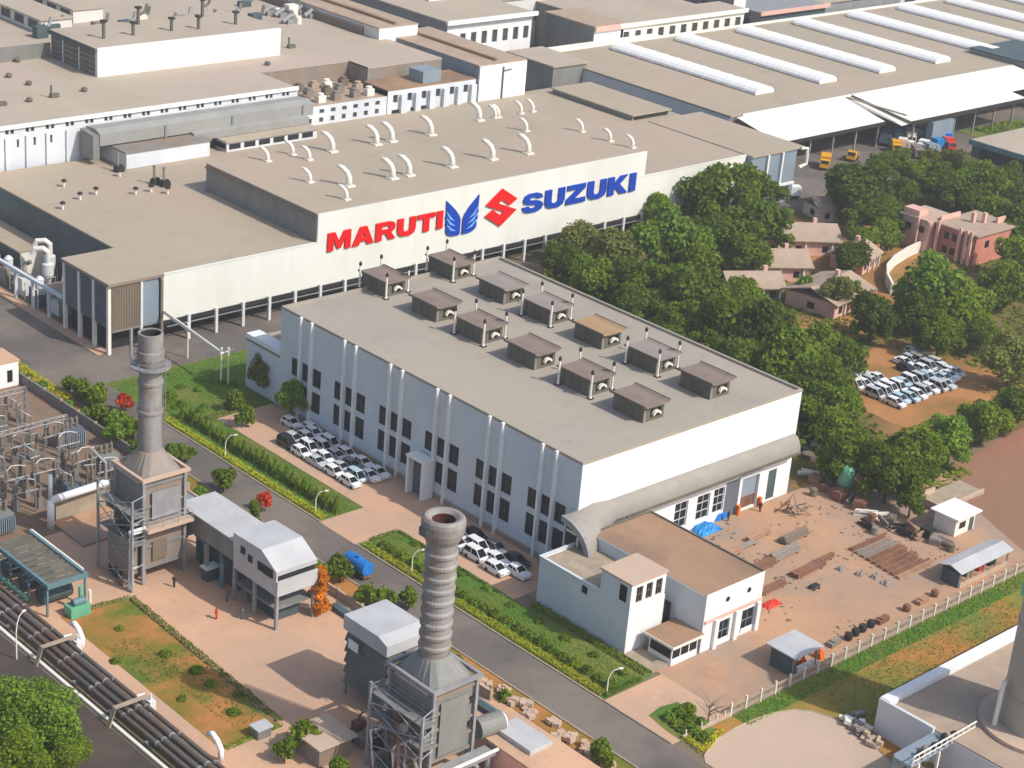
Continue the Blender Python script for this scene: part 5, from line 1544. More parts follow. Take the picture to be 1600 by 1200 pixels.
part('rib', MB().box(472.5, 473.3, 261.5, 261.99, 0, 11.1).box(468.3, 468.99, 270, 270.8, 0, 11.1), 'hallwall', tw_)
# white vertical strip between the shed and the press hall
# long bus-shelter like workshop on the tree side
wk = thing('tree_side_workshop', 'long grey workshop with a pale parapet and a dark strip window beyond the trees', 'building', (398, 236, 0))
part('wall', MB().box(400, 470, 224, 250.5, 0, 6.0), 'tealdark', wk)
part('roof', MB().box(399.4, 470, 223, 251.2, 6.0, 6.3), 'farroof', wk)
part('parapet', MB().box(399.1, 399.39, 223, 251.2, 5.2, 6.5), 'teal', wk)
part('strip_window', MB().box(399.8, 399.99, 226, 248, 2.2, 4.8), 'dark', wk)
part('sill', MB().box(399.5, 399.79, 224, 250, 1.4, 2.1), 'kerb', wk)

# ------------------------------------------------------------------ old plant behind the lettered hall
pl = thing('old_plant', 'long old plant with a whitewashed facade and wide tan roof behind the lettered hall', 'building', (170, 319, 0))
PZ = 20.8
fh = []
for i in range(16):
    x = 173.8 + i * 4.35
    fh += [(x, x + .75, 19.2, 20.2), (x + 1.1, x + 1.85, 19.2, 20.2)]
for i in range(6):
    x = 176.2 + i * 3.6
    fh.append((x, x + .5, 16.4, 18.0))
part('facade', MB().wall('y', 319, 120, 243.1, 0, PZ, fh, .4, 1), 'facade', pl)
part('recessed_wall', MB().wall('y', 333, 243.1, 268, 0, PZ).wall('x', 243.1, 319, 333, 0, PZ).wall('x', 268, 326, 333, 0, PZ).wall('y', 326, 268, 290, 0, PZ), 'casing', pl)
dk = MB()
for h in fh:
    dk.box(h[0], h[1], 319.35, 319.4, h[2], h[3])
part('window_pane', dk, 'farglass', pl)['kind'] = 'stuff'
part('coping', MB().box(120, 243, 318.5, 318.98, PZ - .5, PZ + .25), 'skylight', pl)
part('roof', MB().box(120, 243, 319, 410, PZ - .3, PZ), 'farroof', pl)
part('roof', MB().box(243, 268, 332.9, 410, PZ - .3, PZ), 'farroof', pl)
part('roof', MB().box(268, 290, 325.9, 410, PZ - .3, PZ), 'farroof', pl)
part('end_wall', MB().box(120, 121, 319.1, 410, 0, PZ - .35), 'facade', pl)
part('end_wall', MB().box(289, 290, 326.1, 410, 0, PZ - .35), 'facade', pl)
for x in np.arange(173.6, 205, 4.4):
    part('pilaster', MB().box(x, x + .5, 318.6, 318.97, 11, 18.6), 'facade', pl)
# conveyor gallery hung along the facade
cg = thing('conveyor_gallery', 'long grey enclosed conveyor gallery hung along the whitewashed facade', 'gallery', (190, 316, 14))
part('tube', MB().prism([(313.2, 16.2), (313.2, 18.6), (315, 19.3), (318.4, 19.0), (318.4, 16.0)], 'x', 191, 243), 'galleryclad', cg)
part('end_drop', MB().prism([(313.4, 13.5), (313.4, 18.4), (318.2, 18.8), (318.2, 13.5)], 'x', 189.6, 191), 'casing2', cg)
part('lower_tube', MB().prism([(311.8, 14.8), (311.8, 16.2), (313.1, 16.5), (316, 16.2), (316, 14.6)], 'x', 212, 241), 'galleryclad', cg)
part('rib', MB().box(205.8, 206.2, 313.0, 313.19, 16, 18.6).box(222, 222.4, 313.0, 313.19, 16.2, 18.6).box(240, 240.4, 313.0, 313.19, 16.2, 18.6), 'casing2', cg)
an2 = thing('lean_to_annex', 'pale weathered lean-to under the conveyor gallery', 'building', (205, 306, 12.4))
part('wall', MB().box(194, 213.5, 308.5, 318.3, 12.42, 15.6), 'facade', an2)
part('roof', MB().box(193.6, 213.9, 308.2, 318.3, 15.6, 15.9), 'casing', an2)
part('openings', MB().box(214, 224, 313.0, 316.2, 12.42, 14.0), 'dark', an2)
an3 = thing('dark_slot_annex', 'low annex with a tan roof and a dark slot window behind the high block', 'building', (222, 308, 12.4))
part('wall', MB().box(218, 241, 309, 318.2, 12.42, 14.4), 'facade', an3)
part('roof', MB().box(217.6, 241.4, 308.6, 318.2, 14.4, 14.7), 'farroof', an3)
sl_ = MB()
for i in range(6):
    sl_.box(218.6 + i * 3.7, 221.4 + i * 3.7, 308.94, 308.99, 12.9, 14.0)
part('slot_window', sl_.box(217.94, 217.99, 309.4, 317, 12.9, 14.0), 'dark', an3)
# raised monitor block
mo = thing('monitor_block', 'white fronted monitor block with three dark side bays on the old plant roof', 'building', (209, 344, PZ))
part('front_wall', MB().box(209.0, 256.5, 343.6, 344.0, PZ, 27.0), 'white', mo)
part('roof', MB().box(208.6, 257, 344.01, 363, 26.5, 26.9), 'farroof', mo)
part('side_wall', MB().box(209.0, 209.3, 344.01, 362.5, PZ, 26.45), 'hallwall', mo)
part('side_wall', MB().box(256.2, 256.5, 344.01, 362.5, PZ, 26.45), 'hallwall', mo)
for y0, y1 in ((344.6, 350.4), (351.4, 357.0), (358.0, 362.0)):
    lp = part('louvre_bay', MB().box(208.8, 208.98, y0, y1, PZ + .2, 25.8), 'ventbody', mo)
    part('louvre_blade', [MB().box(208.7, 208.79, y0, y1, z, z + .35) for z in (21.5,)][0].box(208.7, 208.79, y0, y1, 22.6, 22.95).box(208.7, 208.79, y0, y1, 23.7, 24.05).box(208.7, 208.79, y0, y1, 24.8, 25.15), 'casing', lp)
part('fascia', MB().box(208.4, 208.59, 343.6, 363, 26.0, 27.0), 'tealdark', mo)
part('parapet_wall', MB().box(150, 208.9, 362.6, 363, PZ, 24.0), 'casing2', mo)
rr = random.Random(8)
fl = [(215.11,351.11), (228.11,370.66), (222.47,351.14), (229.05,359.46), (232.49,351.43), (239.04,350.66), (247.02,360.92), (249.32,351.06), (218.51,370.48)]
for i, (x, y) in enumerate(fl):
    t = thing('roof_flue', 'dark upright flue on the monitor block roof, %s along the white front' % ORD[sorted(range(len(fl)), key=lambda q: fl[q][0]).index(i)], 'flue', (x, y, 26.9 if 208 < x < 257 and y < 363 else PZ), 'flues on the monitor block')
    part('pipe', MB().tube([(0, 0, 0), (0, 0, 2.6 if i % 3 else 3.6)], .38, 8), 'ventbody', t, local=True)
    part('cap', MB().box(-.6, .6, -.6, .6, 2.6 if i % 3 else 3.6, 3.0 if i % 3 else 4.0), 'soot', t, local=True)
    if i in (3, 6):
        part('branch', MB().tube([(0, 0, 2.0), (2.2, .6, 2.6), (2.9, .9, 4.2)], .34, 8), 'ventbody', t, local=True)
rv = [(200.35,361.74), (192.49,351.16), (193.08,344.08), (186.83,332.83), (192.94,333.67), (200.65,334.96), (249.70,345.39), (262.96,348.08), (248.33,337.15), (180.65,332.63)]
for i, (x, y) in enumerate(rv):
    t = thing('roof_cowl', 'small dark cowl on the old plant roof, %s from the road end' % ORD[sorted(q[0] for q in rv).index(x)], 'roof vent', (x, y, PZ), 'cowls on the old plant roof')
    if i in (4, 7, 9):
        part('duct', MB().box(-.9, .9, -.5, .5, 0, .8).tube([(-.7, 0, .8), (-.7, 0, 2.6)], .22, 8), 'ventbody', t, local=True)
    else:
        part('cowl_cap', MB().lathe((0, 0, 0), [(.4, 0), (.7, .3), (.6, .8), (.1, 1.0)], 10), 'ventbody', t, local=True)
# two storey annex and service tower along the facade
ax = thing('two_storey_annex', 'white two storey annex with rows of square windows beside the conveyor gallery', 'building', (243, 317, 12))
hs_ = []
for i in range(7):
    x = 244.6 + i * 3.1
    hs_ += [(x, x + 1.1, 12.9, 14.0), (x, x + 1.3, 14.9, 15.8)]
part('wall', MB().wall('y', 317.0, 243.2, 266.5, 11, 16.6, hs_, .35, 1).wall('x', 243.2, 317, 326, 11, 16.6), 'facade', ax)
g_ = MB()
for h in hs_:
    g_.box(h[0], h[1], 317.3, 317.35, h[2], h[3])
part('window_pane', g_, 'farglass', ax)['kind'] = 'stuff'
part('roof', MB().box(243.2, 266.5, 317.05, 332.8, 16.2, 16.5), 'tanroof', ax)
for i in range(15):
    x, y = 246 + (i % 5) * 4.4 + rr.uniform(-.6, .6), 319.8 + (i // 5) * 4.6
    solo('cooling_unit', MB().box(x - 1.0, x + 1.0, y - .8, y + .8, 16.5, 18.0).lathe((x, y, 18.0), [(.7, 0), (.75, .5), (.4, .6)], 10), rr.choice(['ivory', 'casing', 'tanroof', 'brownclad']),
         'boxy cooling unit on the two storey annex, %s row, %s from the gallery' % (ORD[i // 5], ORD[i % 5]), 'cooling unit', (x, y, 16.5), 'cooling units on the annex roof')
bx = thing('buttress_annex', 'white annex with dark slots between buttresses under a pinkish roof', 'building', (267, 317, 12))
hs_ = [(268.2 + i * 4.2, 269.6 + i * 4.2, 14.8, 16.6) for i in range(6)]
part('wall', MB().wall('y', 316.9, 266.6, 293, 11, 17.6, hs_, .5, 1), 'facade', bx)
part('slot', MB().box(266.8, 292.8, 317.45, 317.5, 14.6, 16.8), 'farglass', bx)
part('roof', MB().box(266.6, 293, 316.9, 325.8, 17.6, 17.9), 'brownroof', bx)
for i in range(6):
    part('buttress', MB().box(270.0 + i * 4.2, 271.6 + i * 4.2, 316.0, 316.89, 11, 16.6), 'hallwall', bx)
part('low_window', MB().box(268, 271.5, 316.8, 316.89, 12.4, 13.2).box(273.5, 278, 316.8, 316.89, 12.4, 13.2), 'dark', bx)
part('stair_head', MB().box(277.6, 283, 318, 323, 17.92, 20.6), 'bluegrey', bx)
tw2 = thing('service_tower', 'tall pale blue white service tower at the end of the whitewashed facade', 'building', (292.5, 317, 0))
part('wall', MB().box(293.2, 308.0, 316.4, 335, 0, 20.6), 'bluegrey', tw2)
part('front', MB().box(293.2, 308.0, 316.0, 316.39, 0, 20.6), 'white', tw2)
part('roof', MB().box(293.0, 308.2, 316.3, 352, 20.6, 20.9), 'tanroof', tw2)
part('roof_ridge', MB().box(299.5, 300.3, 318, 352, 20.9, 21.5), 'brownroof', tw2)
part('downpipe', MB().tube([(300.4, 315.8, 12), (300.4, 315.8, 20)], .2, 6).tube([(300.4, 315.8, 19), (303, 315.8, 19.2)], .15, 6), 'slate', tw2)
pb = thing('roof_penthouse', 'white fronted penthouse with a pinkish ridged roof at the edge of the old plant', 'building', (287, 347, 20))
part('wall', MB().box(287.5, 299.5, 346.6, 400, 0, 23.4), 'farwall', pb)
part('front', MB().box(287.5, 299.5, 346.2, 346.59, 17, 23.4), 'white', pb)
part('roof', MB().box(287.3, 299.7, 346.2, 402, 23.4, 23.7), 'tanroof', pb)
part('roof_ridge', MB().box(293, 294, 347, 402, 23.7, 24.3), 'brownroof', pb)
part('edge_strip', MB().box(286.6, 287.4, 352, 402, PZ, 22.6), 'brownclad', pb)  # solid brown clad strip along the penthouse side


# ------------------------------------------------------------------ far sheds along the back road
def far_shed(name, label, x0, x1, y0, y1, h, wm, rm, nwin=0, wz=(.5, .75), side=0, grp=None):
    t = thing(name, label, 'building', (x0, y0, 0), grp)
    hs = []
    for i in range(nwin):
        w = (x1 - x0) / nwin
        hs.append((x0 + w * (i + .25), x0 + w * (i + .75), h * wz[0], h * wz[1]))
    part('front_wall', MB().wall('y', y0, x0, x1, 0, h, hs, .5, 1), wm, t)
    for hh_ in hs:
        part('window', MB().box(hh_[0], hh_[1], y0 + .4, y0 + .45, hh_[2], hh_[3]), 'farglass', t)
    sh_ = []
    for i in range(side):
        w = (y1 - y0) / side
        sh_.append((y0 + w * (i + .2), y0 + w * (i + .8), h * .45, h * .8))
    part('side_wall', MB().wall('x', x0, y0, y1, 0, h, sh_, .5, 1).wall('x', x1, y0, y1, 0, h).wall('y', y1, x0, x1, 0, h), 'casing2', t)
    for hh_ in sh_:
        part('window', MB().box(x0 + .4, x0 + .45, hh_[0], hh_[1], hh_[2], hh_[3]), 'farglass', t)
    part('roof', MB().box(x0 - .5, x1 + .5, y0 - .5, y1 + .5, h, h + .4), rm, t)
    return t


s_ = far_shed('back_shed', 'long tan roofed shed with a white eave and a window row across the back road', 333, 364, 373, 520, 15, 'white', 'farroof', 8, (.55, .78), 5)
part('eave', MB().box(332, 365, 371.6, 372.4, 14.6, 15.7), 'skylight', s_)
part('roof_monitor', MB().box(345, 352, 395, 520, 15.4, 18), 'tanroof', s_)
part('monitor_end', MB().box(345, 352, 394.6, 394.99, 15.4, 18.1), 'white', s_)
s_ = far_shed('back_shed', 'second long tan roofed shed behind the white eaved one', 366, 398, 392, 560, 14, 'farwall', 'farroof', 6, (.5, .7), 6)
s_ = far_shed('white_gable_house', 'white gabled house like block between the far sheds', 371.5, 383, 356, 375, 14, 'white', 'tanroof', 0)
part('gable_trim', MB().box(371.4, 383.1, 355.3, 355.49, 12.8, 14.3), 'pink', s_)
s_ = far_shed('dark_link_block', 'dark grey clad block beside the skylit shed', 337, 349.0, 336, 353, 11.2, 'casing2', 'farroof', 0)
s_ = far_shed('office_range', 'long cream office range with a row of dark square windows behind the skylit shed', 382, 434, 356, 366, 13.6, 'canopywhite', 'farroof', 11, (.62, .86), 2)
part('eave', MB().box(381, 435, 355.2, 355.48, 13.0, 14.2), 'canopywhite', s_)
part('low_wing', MB().box(352, 395, 352.6, 355.5, 0, 10.4), 'canopywhite', s_)
s_ = far_shed('back_hall', 'tan roofed back hall with small dark roof slots behind the cream office range', 384, 428, 368, 460, 12.5, 'farwall', 'farroof', 0, side=4)
for i in range(5):
    part('roof_slot', MB().box(388 + i * 7, 391.5 + i * 7, 392, 393.2, 12.91, 13.6), 'ventbody', s_)
s_ = far_shed('grey_back_shed', 'blue grey roofed shed with a pinkish eave beyond the cream office range', 443, 474, 357, 430, 11.5, 'tealdark', 'steel', 4, (.4, .6), 4)
part('eave', MB().box(442, 475, 355.9, 356.45, 11.0, 12.2), 'pink', s_)
s_ = far_shed('grey_back_shed', 'grey shed with dark window bands beyond the white ridge skylights', 478, 520, 362, 430, 10.5, 'steel', 'farroof', 5, (.4, .7), 4)
s_ = far_shed('grey_back_shed', 'long plain grey roofed shed far beyond the skylit shed', 525, 620, 366, 470, 10, 'farwall', 'farroof', 8, (.4, .7), 4)
s_ = far_shed('white_small_block', 'small white block with dark openings above the cream office range', 436, 441.5, 362, 376, 15.5, 'white', 'farroof', 2, (.5, .8), 2)
s_ = far_shed('north_light_shed', 'shed with dark window bands in the top corner behind the monitor block', 150, 206, 420, 520, 24, 'farwall', 'farroof', 9, (.7, .9), 6)
s_ = far_shed('north_light_shed', 'pale shed behind the monitor block with a row of dark bands', 210, 252, 412, 520, 22.5, 'farwall', 'farroof', 7, (.75, .92), 6)
s_ = far_shed('north_light_shed', 'grey shed behind the flues of the monitor block', 256, 296, 416, 520, 21.5, 'farwall', 'steel', 7, (.75, .92), 6)
for i in range(4):
    part('roof_band', MB().box(152, 204, 438 + i * 20, 440 + i * 20, 24.41, 26.5), 'farglass', [o for o in COL.objects if o.name.startswith('north_light_shed')][0])
for i, (x, y) in enumerate(((280.16,375.19), (277.76,368.79), (286.84,376.25), (278.43,378.14), (286.65,371.80))):
    t = thing('roof_plant', 'tangled grey roof plant behind the white monitor front, %s along' % ORD[i], 'roof plant', (x, y, PZ), 'roof plant behind the monitor block')
    part('duct', MB().tube([(-2, 0, .6), (0, 0, 1.8), (2.2, 1.0, 1.4)], .55, 8).box(-1.2, 1.0, -1.2, .6, 0, 1.1), 'steel', t, local=True)
    part('fan', MB().lathe((1.8, -1.2, 0), [(.8, 0), (.8, 1.6), (.3, 1.9)], 10), 'ivory' if i % 2 else 'casing2', t, local=True)
for i in range(10):
    x = 302 + (i % 2) * 14 + rr.uniform(0, 6)
    y = 380 + i * 26
    far_shed('roadside_store', 'small pale store along the back road, %s from the service tower' % ORD[i], x, x + 8, y, y + 14, 6 + rr.uniform(0, 2), 'farwall', 'farroof', 2, (.4, .7), 2, 'stores along the back road')

# ------------------------------------------------------------------ houses among the trees
hp = thing('pink_house', 'two storey pink house with flat roofs and tall pale fins among the trees', 'house', (332, 203, 0))
part('wall', MB().box(333, 347.5, 203.5, 214, 0, 6.6), 'pinkdark', hp)
part('front_wing', MB().box(331, 339, 214.02, 221, 0, 6.9), 'pink', hp)
part('roof', MB().box(332.4, 348, 202.9, 214.2, 6.6, 7.0), 'tanroof', hp)
part('wing_roof', MB().box(330.4, 339.6, 214.21, 221.6, 6.9, 7.3), 'apron', hp)
part('parapet', MB().box(334, 341, 213.4, 213.8, 7.0, 8.0), 'pink', hp)
part('parapet', MB().box(344, 347, 206, 206.4, 7.0, 8.2), 'pink', hp)
part('roof_room', MB().box(331, 334, 217, 221, 7.31, 8.6), 'pink', hp)
for (x, y) in ((332.4, 205.2), (332.4, 206.8), (332.4, 204.0), (332.2, 212.2), (330.4, 216.2)):
    part('fin', MB().box(x - .5, x, y, y + .6, 0, 7.6), 'pink', hp)
for (y, z) in ((208.3, 1.0), (210.2, 1.0), (208.3, 4.0), (210.2, 4.0)):
    part('window', MB().box(332.92, 332.99, y, y + 1.2, z, z + 1.5), 'glass', hp)
for (x, z) in ((336.5, 3.6), (341, 3.6), (344.5, 1.0)):
    part('window', MB().box(x, x + 1.4, 203.42, 203.49, z, z + 1.5), 'glass', hp)
for (y, z) in ((215.2, 4.2), (218.6, 4.2)):
    part('window', MB().box(330.92, 330.99, y, y + 1.3, z, z + 1.4), 'glass', hp)
part('chimney', MB().box(339.4, 340.2, 209, 209.8, 7.0, 9.2).box(341.4, 342.2, 207.6, 208.4, 7.0, 9.2), 'pink', hp)
cw = thing('curved_garden_wall', 'curved cream garden wall sweeping in front of the pink house', 'wall', (311, 208, 0))
pts_ = [(331, 215.5), (325, 214.5), (318, 212.6), (312, 210.0), (307, 206.2), (303, 202.0)]
for i, (a, b) in enumerate(zip(pts_, pts_[1:])):
    d = Vector((b[0] - a[0], b[1] - a[1], 0))
    part('wall_segment', MB().obox(((a[0] + b[0]) / 2, (a[1] + b[1]) / 2, 1.2), (d.length + .1, .5, 2.4 + .02 * i), math.atan2(d.y, d.x)), 'ivory', cw)


def tan_house(label, x, y, w, d, h, rz, front='pink'):
    w, d = w * 1.15, d * 1.2
    t = thing('bungalow', label, 'house', (x, y, 0), None, rz)
    part('wall', MB().box(-w / 2, w / 2, -d / 2, d / 2, 0, h), front, t, local=True)
    part('roof', MB().prism([(-d / 2 - .9, h - .1), (0, h + 1.9), (d / 2 + .9, h - .1), (d / 2 + .9, h + .12), (0, h + 2.15), (-d / 2 - .9, h + .12)], 'x', -w / 2 - .8, w / 2 + .8), 'tanroof', t, local=True)
    for k in range(3):
        u = -w / 2 + w * (k + .5) / 3
        part('window', MB().box(u - .6, u + .6, -d / 2 - .06, -d / 2 - .004, .9, 2.2), 'glass', t, local=True)
        part('pier', MB().box(u + 1.2, u + 1.6, -d / 2 - .4, -d / 2 - .07, 0, h - .2), 'ivory', t, local=True)
    part('window', MB().box(-w / 2 - .06, -w / 2 - .004, -1, .6, .9, 2.2), 'glass', t, local=True)
    part('chimney', MB().box(w / 4, w / 4 + .8, .4, 1.2, h + 1.2, h + 2.9), 'pink', t, local=True)
    return t


tan_house('largest tan roofed bungalow, beside the bend of the grey gate road', 308, 232, 15, 9, 3.4, R(-35))
tan_house('tan roofed bungalow behind the single slender bright tree', 290, 224, 13, 8, 3.2, R(-32))
tan_house('tan roofed bungalow with an orange forecourt nearest the hall', 287, 205.5, 12, 9, 3.2, R(8))
tan_house('small pink gabled bungalow between dark round trees and the curved wall', 310, 217, 7, 6, 3.0, R(15))
tan_house('pale low bungalow behind the big dark tree by the gate road', 333, 241, 9, 6, 2.8, R(-20), 'ivory')
tan_house('small bungalow with a brown roof half under trees beyond the orange forecourt', 277, 217, 9, 6, 3.0, R(-30), 'brownclad')

# low roof monitors with dark panes behind the monitor block
for (xa, ya, yb, lab) in ((217.73, 382.07, 401.09, 'low roof monitor with a line of dark panes beside the monitor block louvres'), (229.89, 388.51, 407.05, 'low roof monitor with a line of dark panes further behind the monitor block')):
    t = thing('roof_monitor', lab, 'roof monitor', (xa, ya, PZ), 'low roof monitors on the old plant')
    part('wall', MB().box(xa, xa + 8, ya, yb + 30, PZ, PZ + 3.0), 'farwall', t)
    part('roof', MB().box(xa - .4, xa + 8.4, ya - .4, yb + 30.4, PZ + 3.0, PZ + 3.3), 'farroof', t)
    for k in range(9):
        part('pane', MB().box(xa - .08, xa - .01, ya + 1.5 + k * 6.2, ya + 5.6 + k * 6.2, PZ + .7, PZ + 2.6), 'farglass', t)
rr = random.Random(61)
for i in range(14):
    x, y = 216 + i * 5.2 + rr.uniform(-1, 1), 367 + rr.uniform(0, 22)
    t = thing('roof_machine', 'roof machine behind the white monitor front, %s from the louvred end' % ORD[i], 'roof machine', (x, y, PZ), 'roof machines behind the monitor block')
    h_ = rr.uniform(1.2, 3.0)
    part('housing', MB().box(-1.4, 1.4, -1.1, 1.1, 0, h_), rr.choice(['casing2', 'ivory', 'tealdark', 'casing', 'farwall']), t, local=True)
    part('duct', MB().tube([(1.0, 0, h_ * .7), (2.6, .5, h_), (3.2, .8, h_ + 1.6)], .4, 7), rr.choice(['casing2', 'steel', 'ventbody']), t, local=True)


# ------------------------------------------------------------------ cars
def car_meshes(L=3.6, Wd=1.5, Hc=1.42, boot=.42, nose=-.22):
    h = Wd / 2
    # body: lower tub with rounded nose and tail, cabin with tumblehome
    prof = [(-L / 2, .35), (-L / 2 + .04, .78), (-L / 2 + .18, .92), (-L * .06 - .62, .96), (L / 2 - .12, .92), (L / 2, .72), (L / 2, .35), (L / 2 - .2, .22), (-L / 2 + .2, .22)]
    prof = [(-L / 2, .34), (-L / 2, .62), (-L / 2 + .16, .78), (-.62, .90), (L / 2 - .16, .94), (L / 2 - .02, .80), (L / 2, .36), (L / 2 - .2, .22), (-L / 2 + .2, .22)]
    b = MB()
    n = len(prof)
    vs = [(x, -h, z) for x, z in prof] + [(x * .985, -h * .0, z + .035 if z > .7 else z) for x, z in prof] + [(x, h, z) for x, z in prof]
    fs = []
    for k in range(2):
        for i in range(n):
            j = (i + 1) % n
            fs.append((k * n + i, k * n + j, (k + 1) * n + j, (k + 1) * n + i))
    fs += [tuple(range(n - 1, -1, -1)), tuple(range(2 * n, 3 * n))]
    b.add(vs, fs)
    # roof panel and pillars
    rx0, rx1, hr = nose, L / 2 - boot, h * .80
    b.add([(rx0, -hr, Hc - .03), (rx1, -hr, Hc - .04), (rx1, hr, Hc - .04), (rx0, hr, Hc - .03), (rx0 + .06, -hr * .9, Hc + .02), (rx1 - .06, -hr * .9, Hc + .015), (rx1 - .06, hr * .9, Hc + .015), (rx0 + .06, hr * .9, Hc + .02),
           (rx0, -hr, Hc - .09), (rx1, -hr, Hc - .09), (rx1, hr, Hc - .09), (rx0, hr, Hc - .09)],
          [(4, 5, 6, 7), (0, 1, 5, 4), (1, 2, 6, 5), (2, 3, 7, 6), (3, 0, 4, 7), (8, 9, 1, 0), (9, 10, 2, 1), (10, 11, 3, 2), (11, 8, 0, 3), (11, 10, 9, 8)])
    for s in (-1, 1):
        for (xa, xb) in ((nose - .76, rx0 + .02), (.34, .30), (rx1 + .28, rx1 - .02)):
            b.tube([(xa, s * (h - .05), .9), (xb, s * (hr - .01), Hc - .06)], .055, 5)
    g = MB()
    x0, x1 = nose - .76, rx1 + .25
    lo, hi = h - .07, hr - .03
    g.add([(x0, -lo, .88), (x1, -lo, .9), (x1, lo, .9), (x0, lo, .88), (rx0, -hi, Hc - .06), (rx1, -hi, Hc - .06), (rx1, hi, Hc - .06), (rx0, hi, Hc - .06)],
          [(0, 1, 5, 4), (1, 2, 6, 5), (2, 3, 7, 6), (3, 0, 4, 7)])
    wh = MB().tube([(0, -.09, 0), (0, .09, 0)], .28, 12)
    li = MB().box(-L / 2 - .02, -L / 2 + .06, h - .42, h - .08, .56, .70)
    return b, g, wh, li


KINDS_ = {'hatchback': car_meshes(), 'saloon': car_meshes(4.0, 1.55, 1.36, .95, -.15), 'minivan': car_meshes(3.45, 1.46, 1.72, .22, -.62)}
CM = {(v, k): q[0].mesh('body', M['car_' + k]) for v, q in KINDS_.items() for k in CARCOL}
CG = {v: q[1].mesh('window_glass', M['carglass']) for v, q in KINDS_.items()}
CL = {v: q[3].mesh('headlight', M['steel']) for v, q in KINDS_.items()}
CWH = KINDS_['hatchback'][2].mesh('wheel', M['tyre'])
rk_ = random.Random(91)


def car(x, y, z, rz, colr, label, group, s=1.0):
    v = rk_.choices(['hatchback', 'saloon', 'minivan'], [6, 2, 2])[0]
    label = label.replace('hatchback', v)
    t = thing('parked_car', label, 'car', (x, y, z), group, rz)
    t.scale = (s, s, s)
    part('body', CM[(v, colr)], None, t, local=True)
    part('window_glass', CG[v], None, t, local=True)
    for sy in (-1, 1):
        o = part('headlight', CL[v], None, t, local=True)
        o.scale = (1, sy, 1)
        for sx in (-1.12, 1.12):
            o = part('wheel', CWH, None, t, local=True)
            o.location = (sx, sy * .67, .28)


rc = random.Random(21)
g1 = 'cars on the pad beside the hall wall'
colname = ['beside the lawn strip', 'second from the lawn strip', 'second from the hall wall', 'beside the hall wall']
for c in range(4):
    nrow = [5, 5, 5, 5][c]
    for r_ in range(nrow):
        y = 194.6 + r_ * 3.95 + (.5 if c in (1,) else 0) + rc.uniform(-.25, .25)
        if c == 3 and r_ == 4:
            y += .5
        x = 160.55 + c * 1.83 + r_ * .06 + rc.uniform(-.1, .1)
        cl = 'white'
        if c == 2 and r_ == 1:
            cl = 'grey'
        elif c == 2 and r_ == 2:
            cl = 'silver'
        elif c == 1 and r_ == 0:
            cl = 'pale blue'
        elif c < 2 and rc.random() < .2:
            cl = 'silver'
        if c == 0 and r_ == 4:
            cl = 'black'
        car(x, y, .06, PI / 2 + rc.uniform(-.04, .04), cl, '%s hatchback in the column %s, %s from the drive' % (cl, colname[c], ORD[r_]), g1)
for i, (x, y, cl) in enumerate(((165.9, 215.9, 'white'), (167.2, 212.4, 'white'))):
    car(x - .2, y, .06, PI / 2 + .05, cl, 'white hatchback parked behind the block of cars at the hall wall, %s one' % ('outer' if i else 'far'), g1)
g2 = 'cars by the hall corner next to the annex'
for i, (x, y, cl, d) in enumerate(((160.6, 162.4, 'white', 'nearest the annex on the hedge side'), (160.9, 166.9, 'white', 'second from the annex on the hedge side'), (160.9, 171.0, 'white', 'third from the annex on the hedge side'),
                                   (162.6, 160.2, 'white', 'sticking out closest to the annex wall'), (162.5, 164.4, 'white', 'middle one of the inner line'), (162.7, 168.6, 'white', 'inner line behind the ribbed stack mouth'),
                                   (164.6, 162.6, 'black', 'dark one closest to the hall corner'), (164.6, 166.9, 'grey', 'dark grey one by the hall wall'), (164.7, 171.2, 'black', 'dark one further along the hall wall'), (162.7, 172.8, 'white', 'last of the inner line'))):
    car(x, y, .06, PI / 2 + rc.uniform(-.05, .05), cl, '%s hatchback by the hall corner, %s' % (cl, d), g2, 1.06)
g3 = 'cars packed on the orange dirt lot'
cn_ = 0
for c in range(11):
    x = 257.2 + c * 2.12
    for r_ in range(5 if c < 4 else (4 if c < 6 else 3)):
        y = 167.3 + r_ * 4.15 + rc.uniform(-.4, .4) + (.25 * c if c > 7 else 0)
        if 4 <= c < 7 and r_ >= 2:
            continue
        cl = rc.choices(['white', 'silver', 'pale blue', 'grey', 'black'], [5, 3, 1.2, .8, .7])[0]
        car(x + rc.uniform(-.12, .12), y, .09, -PI / 2 * -1 + rc.uniform(-.05, .05), cl, '%s car on the dirt lot, %s column from the hall, %s from bare dirt' % (cl, ORD[c], ORD[r_]), g3, 1.03)
for i, p in enumerate(((279.65,179.56), (279.97,177.93), (279.02,175.68), (278.60,173.83), (278.19,172.00), (277.22,176.79), (276.40,174.50), (277.89,170.12))):
    cl = rc.choice(['white', 'beige', 'silver', 'grey', 'beige'])
    car(p[0], p[1], .09, PI / 2 + rc.uniform(-.1, .1), cl, '%s car in the tree shaded line of the dirt lot, %s from its far end' % (cl, ORD[i]), g3, 1.03)


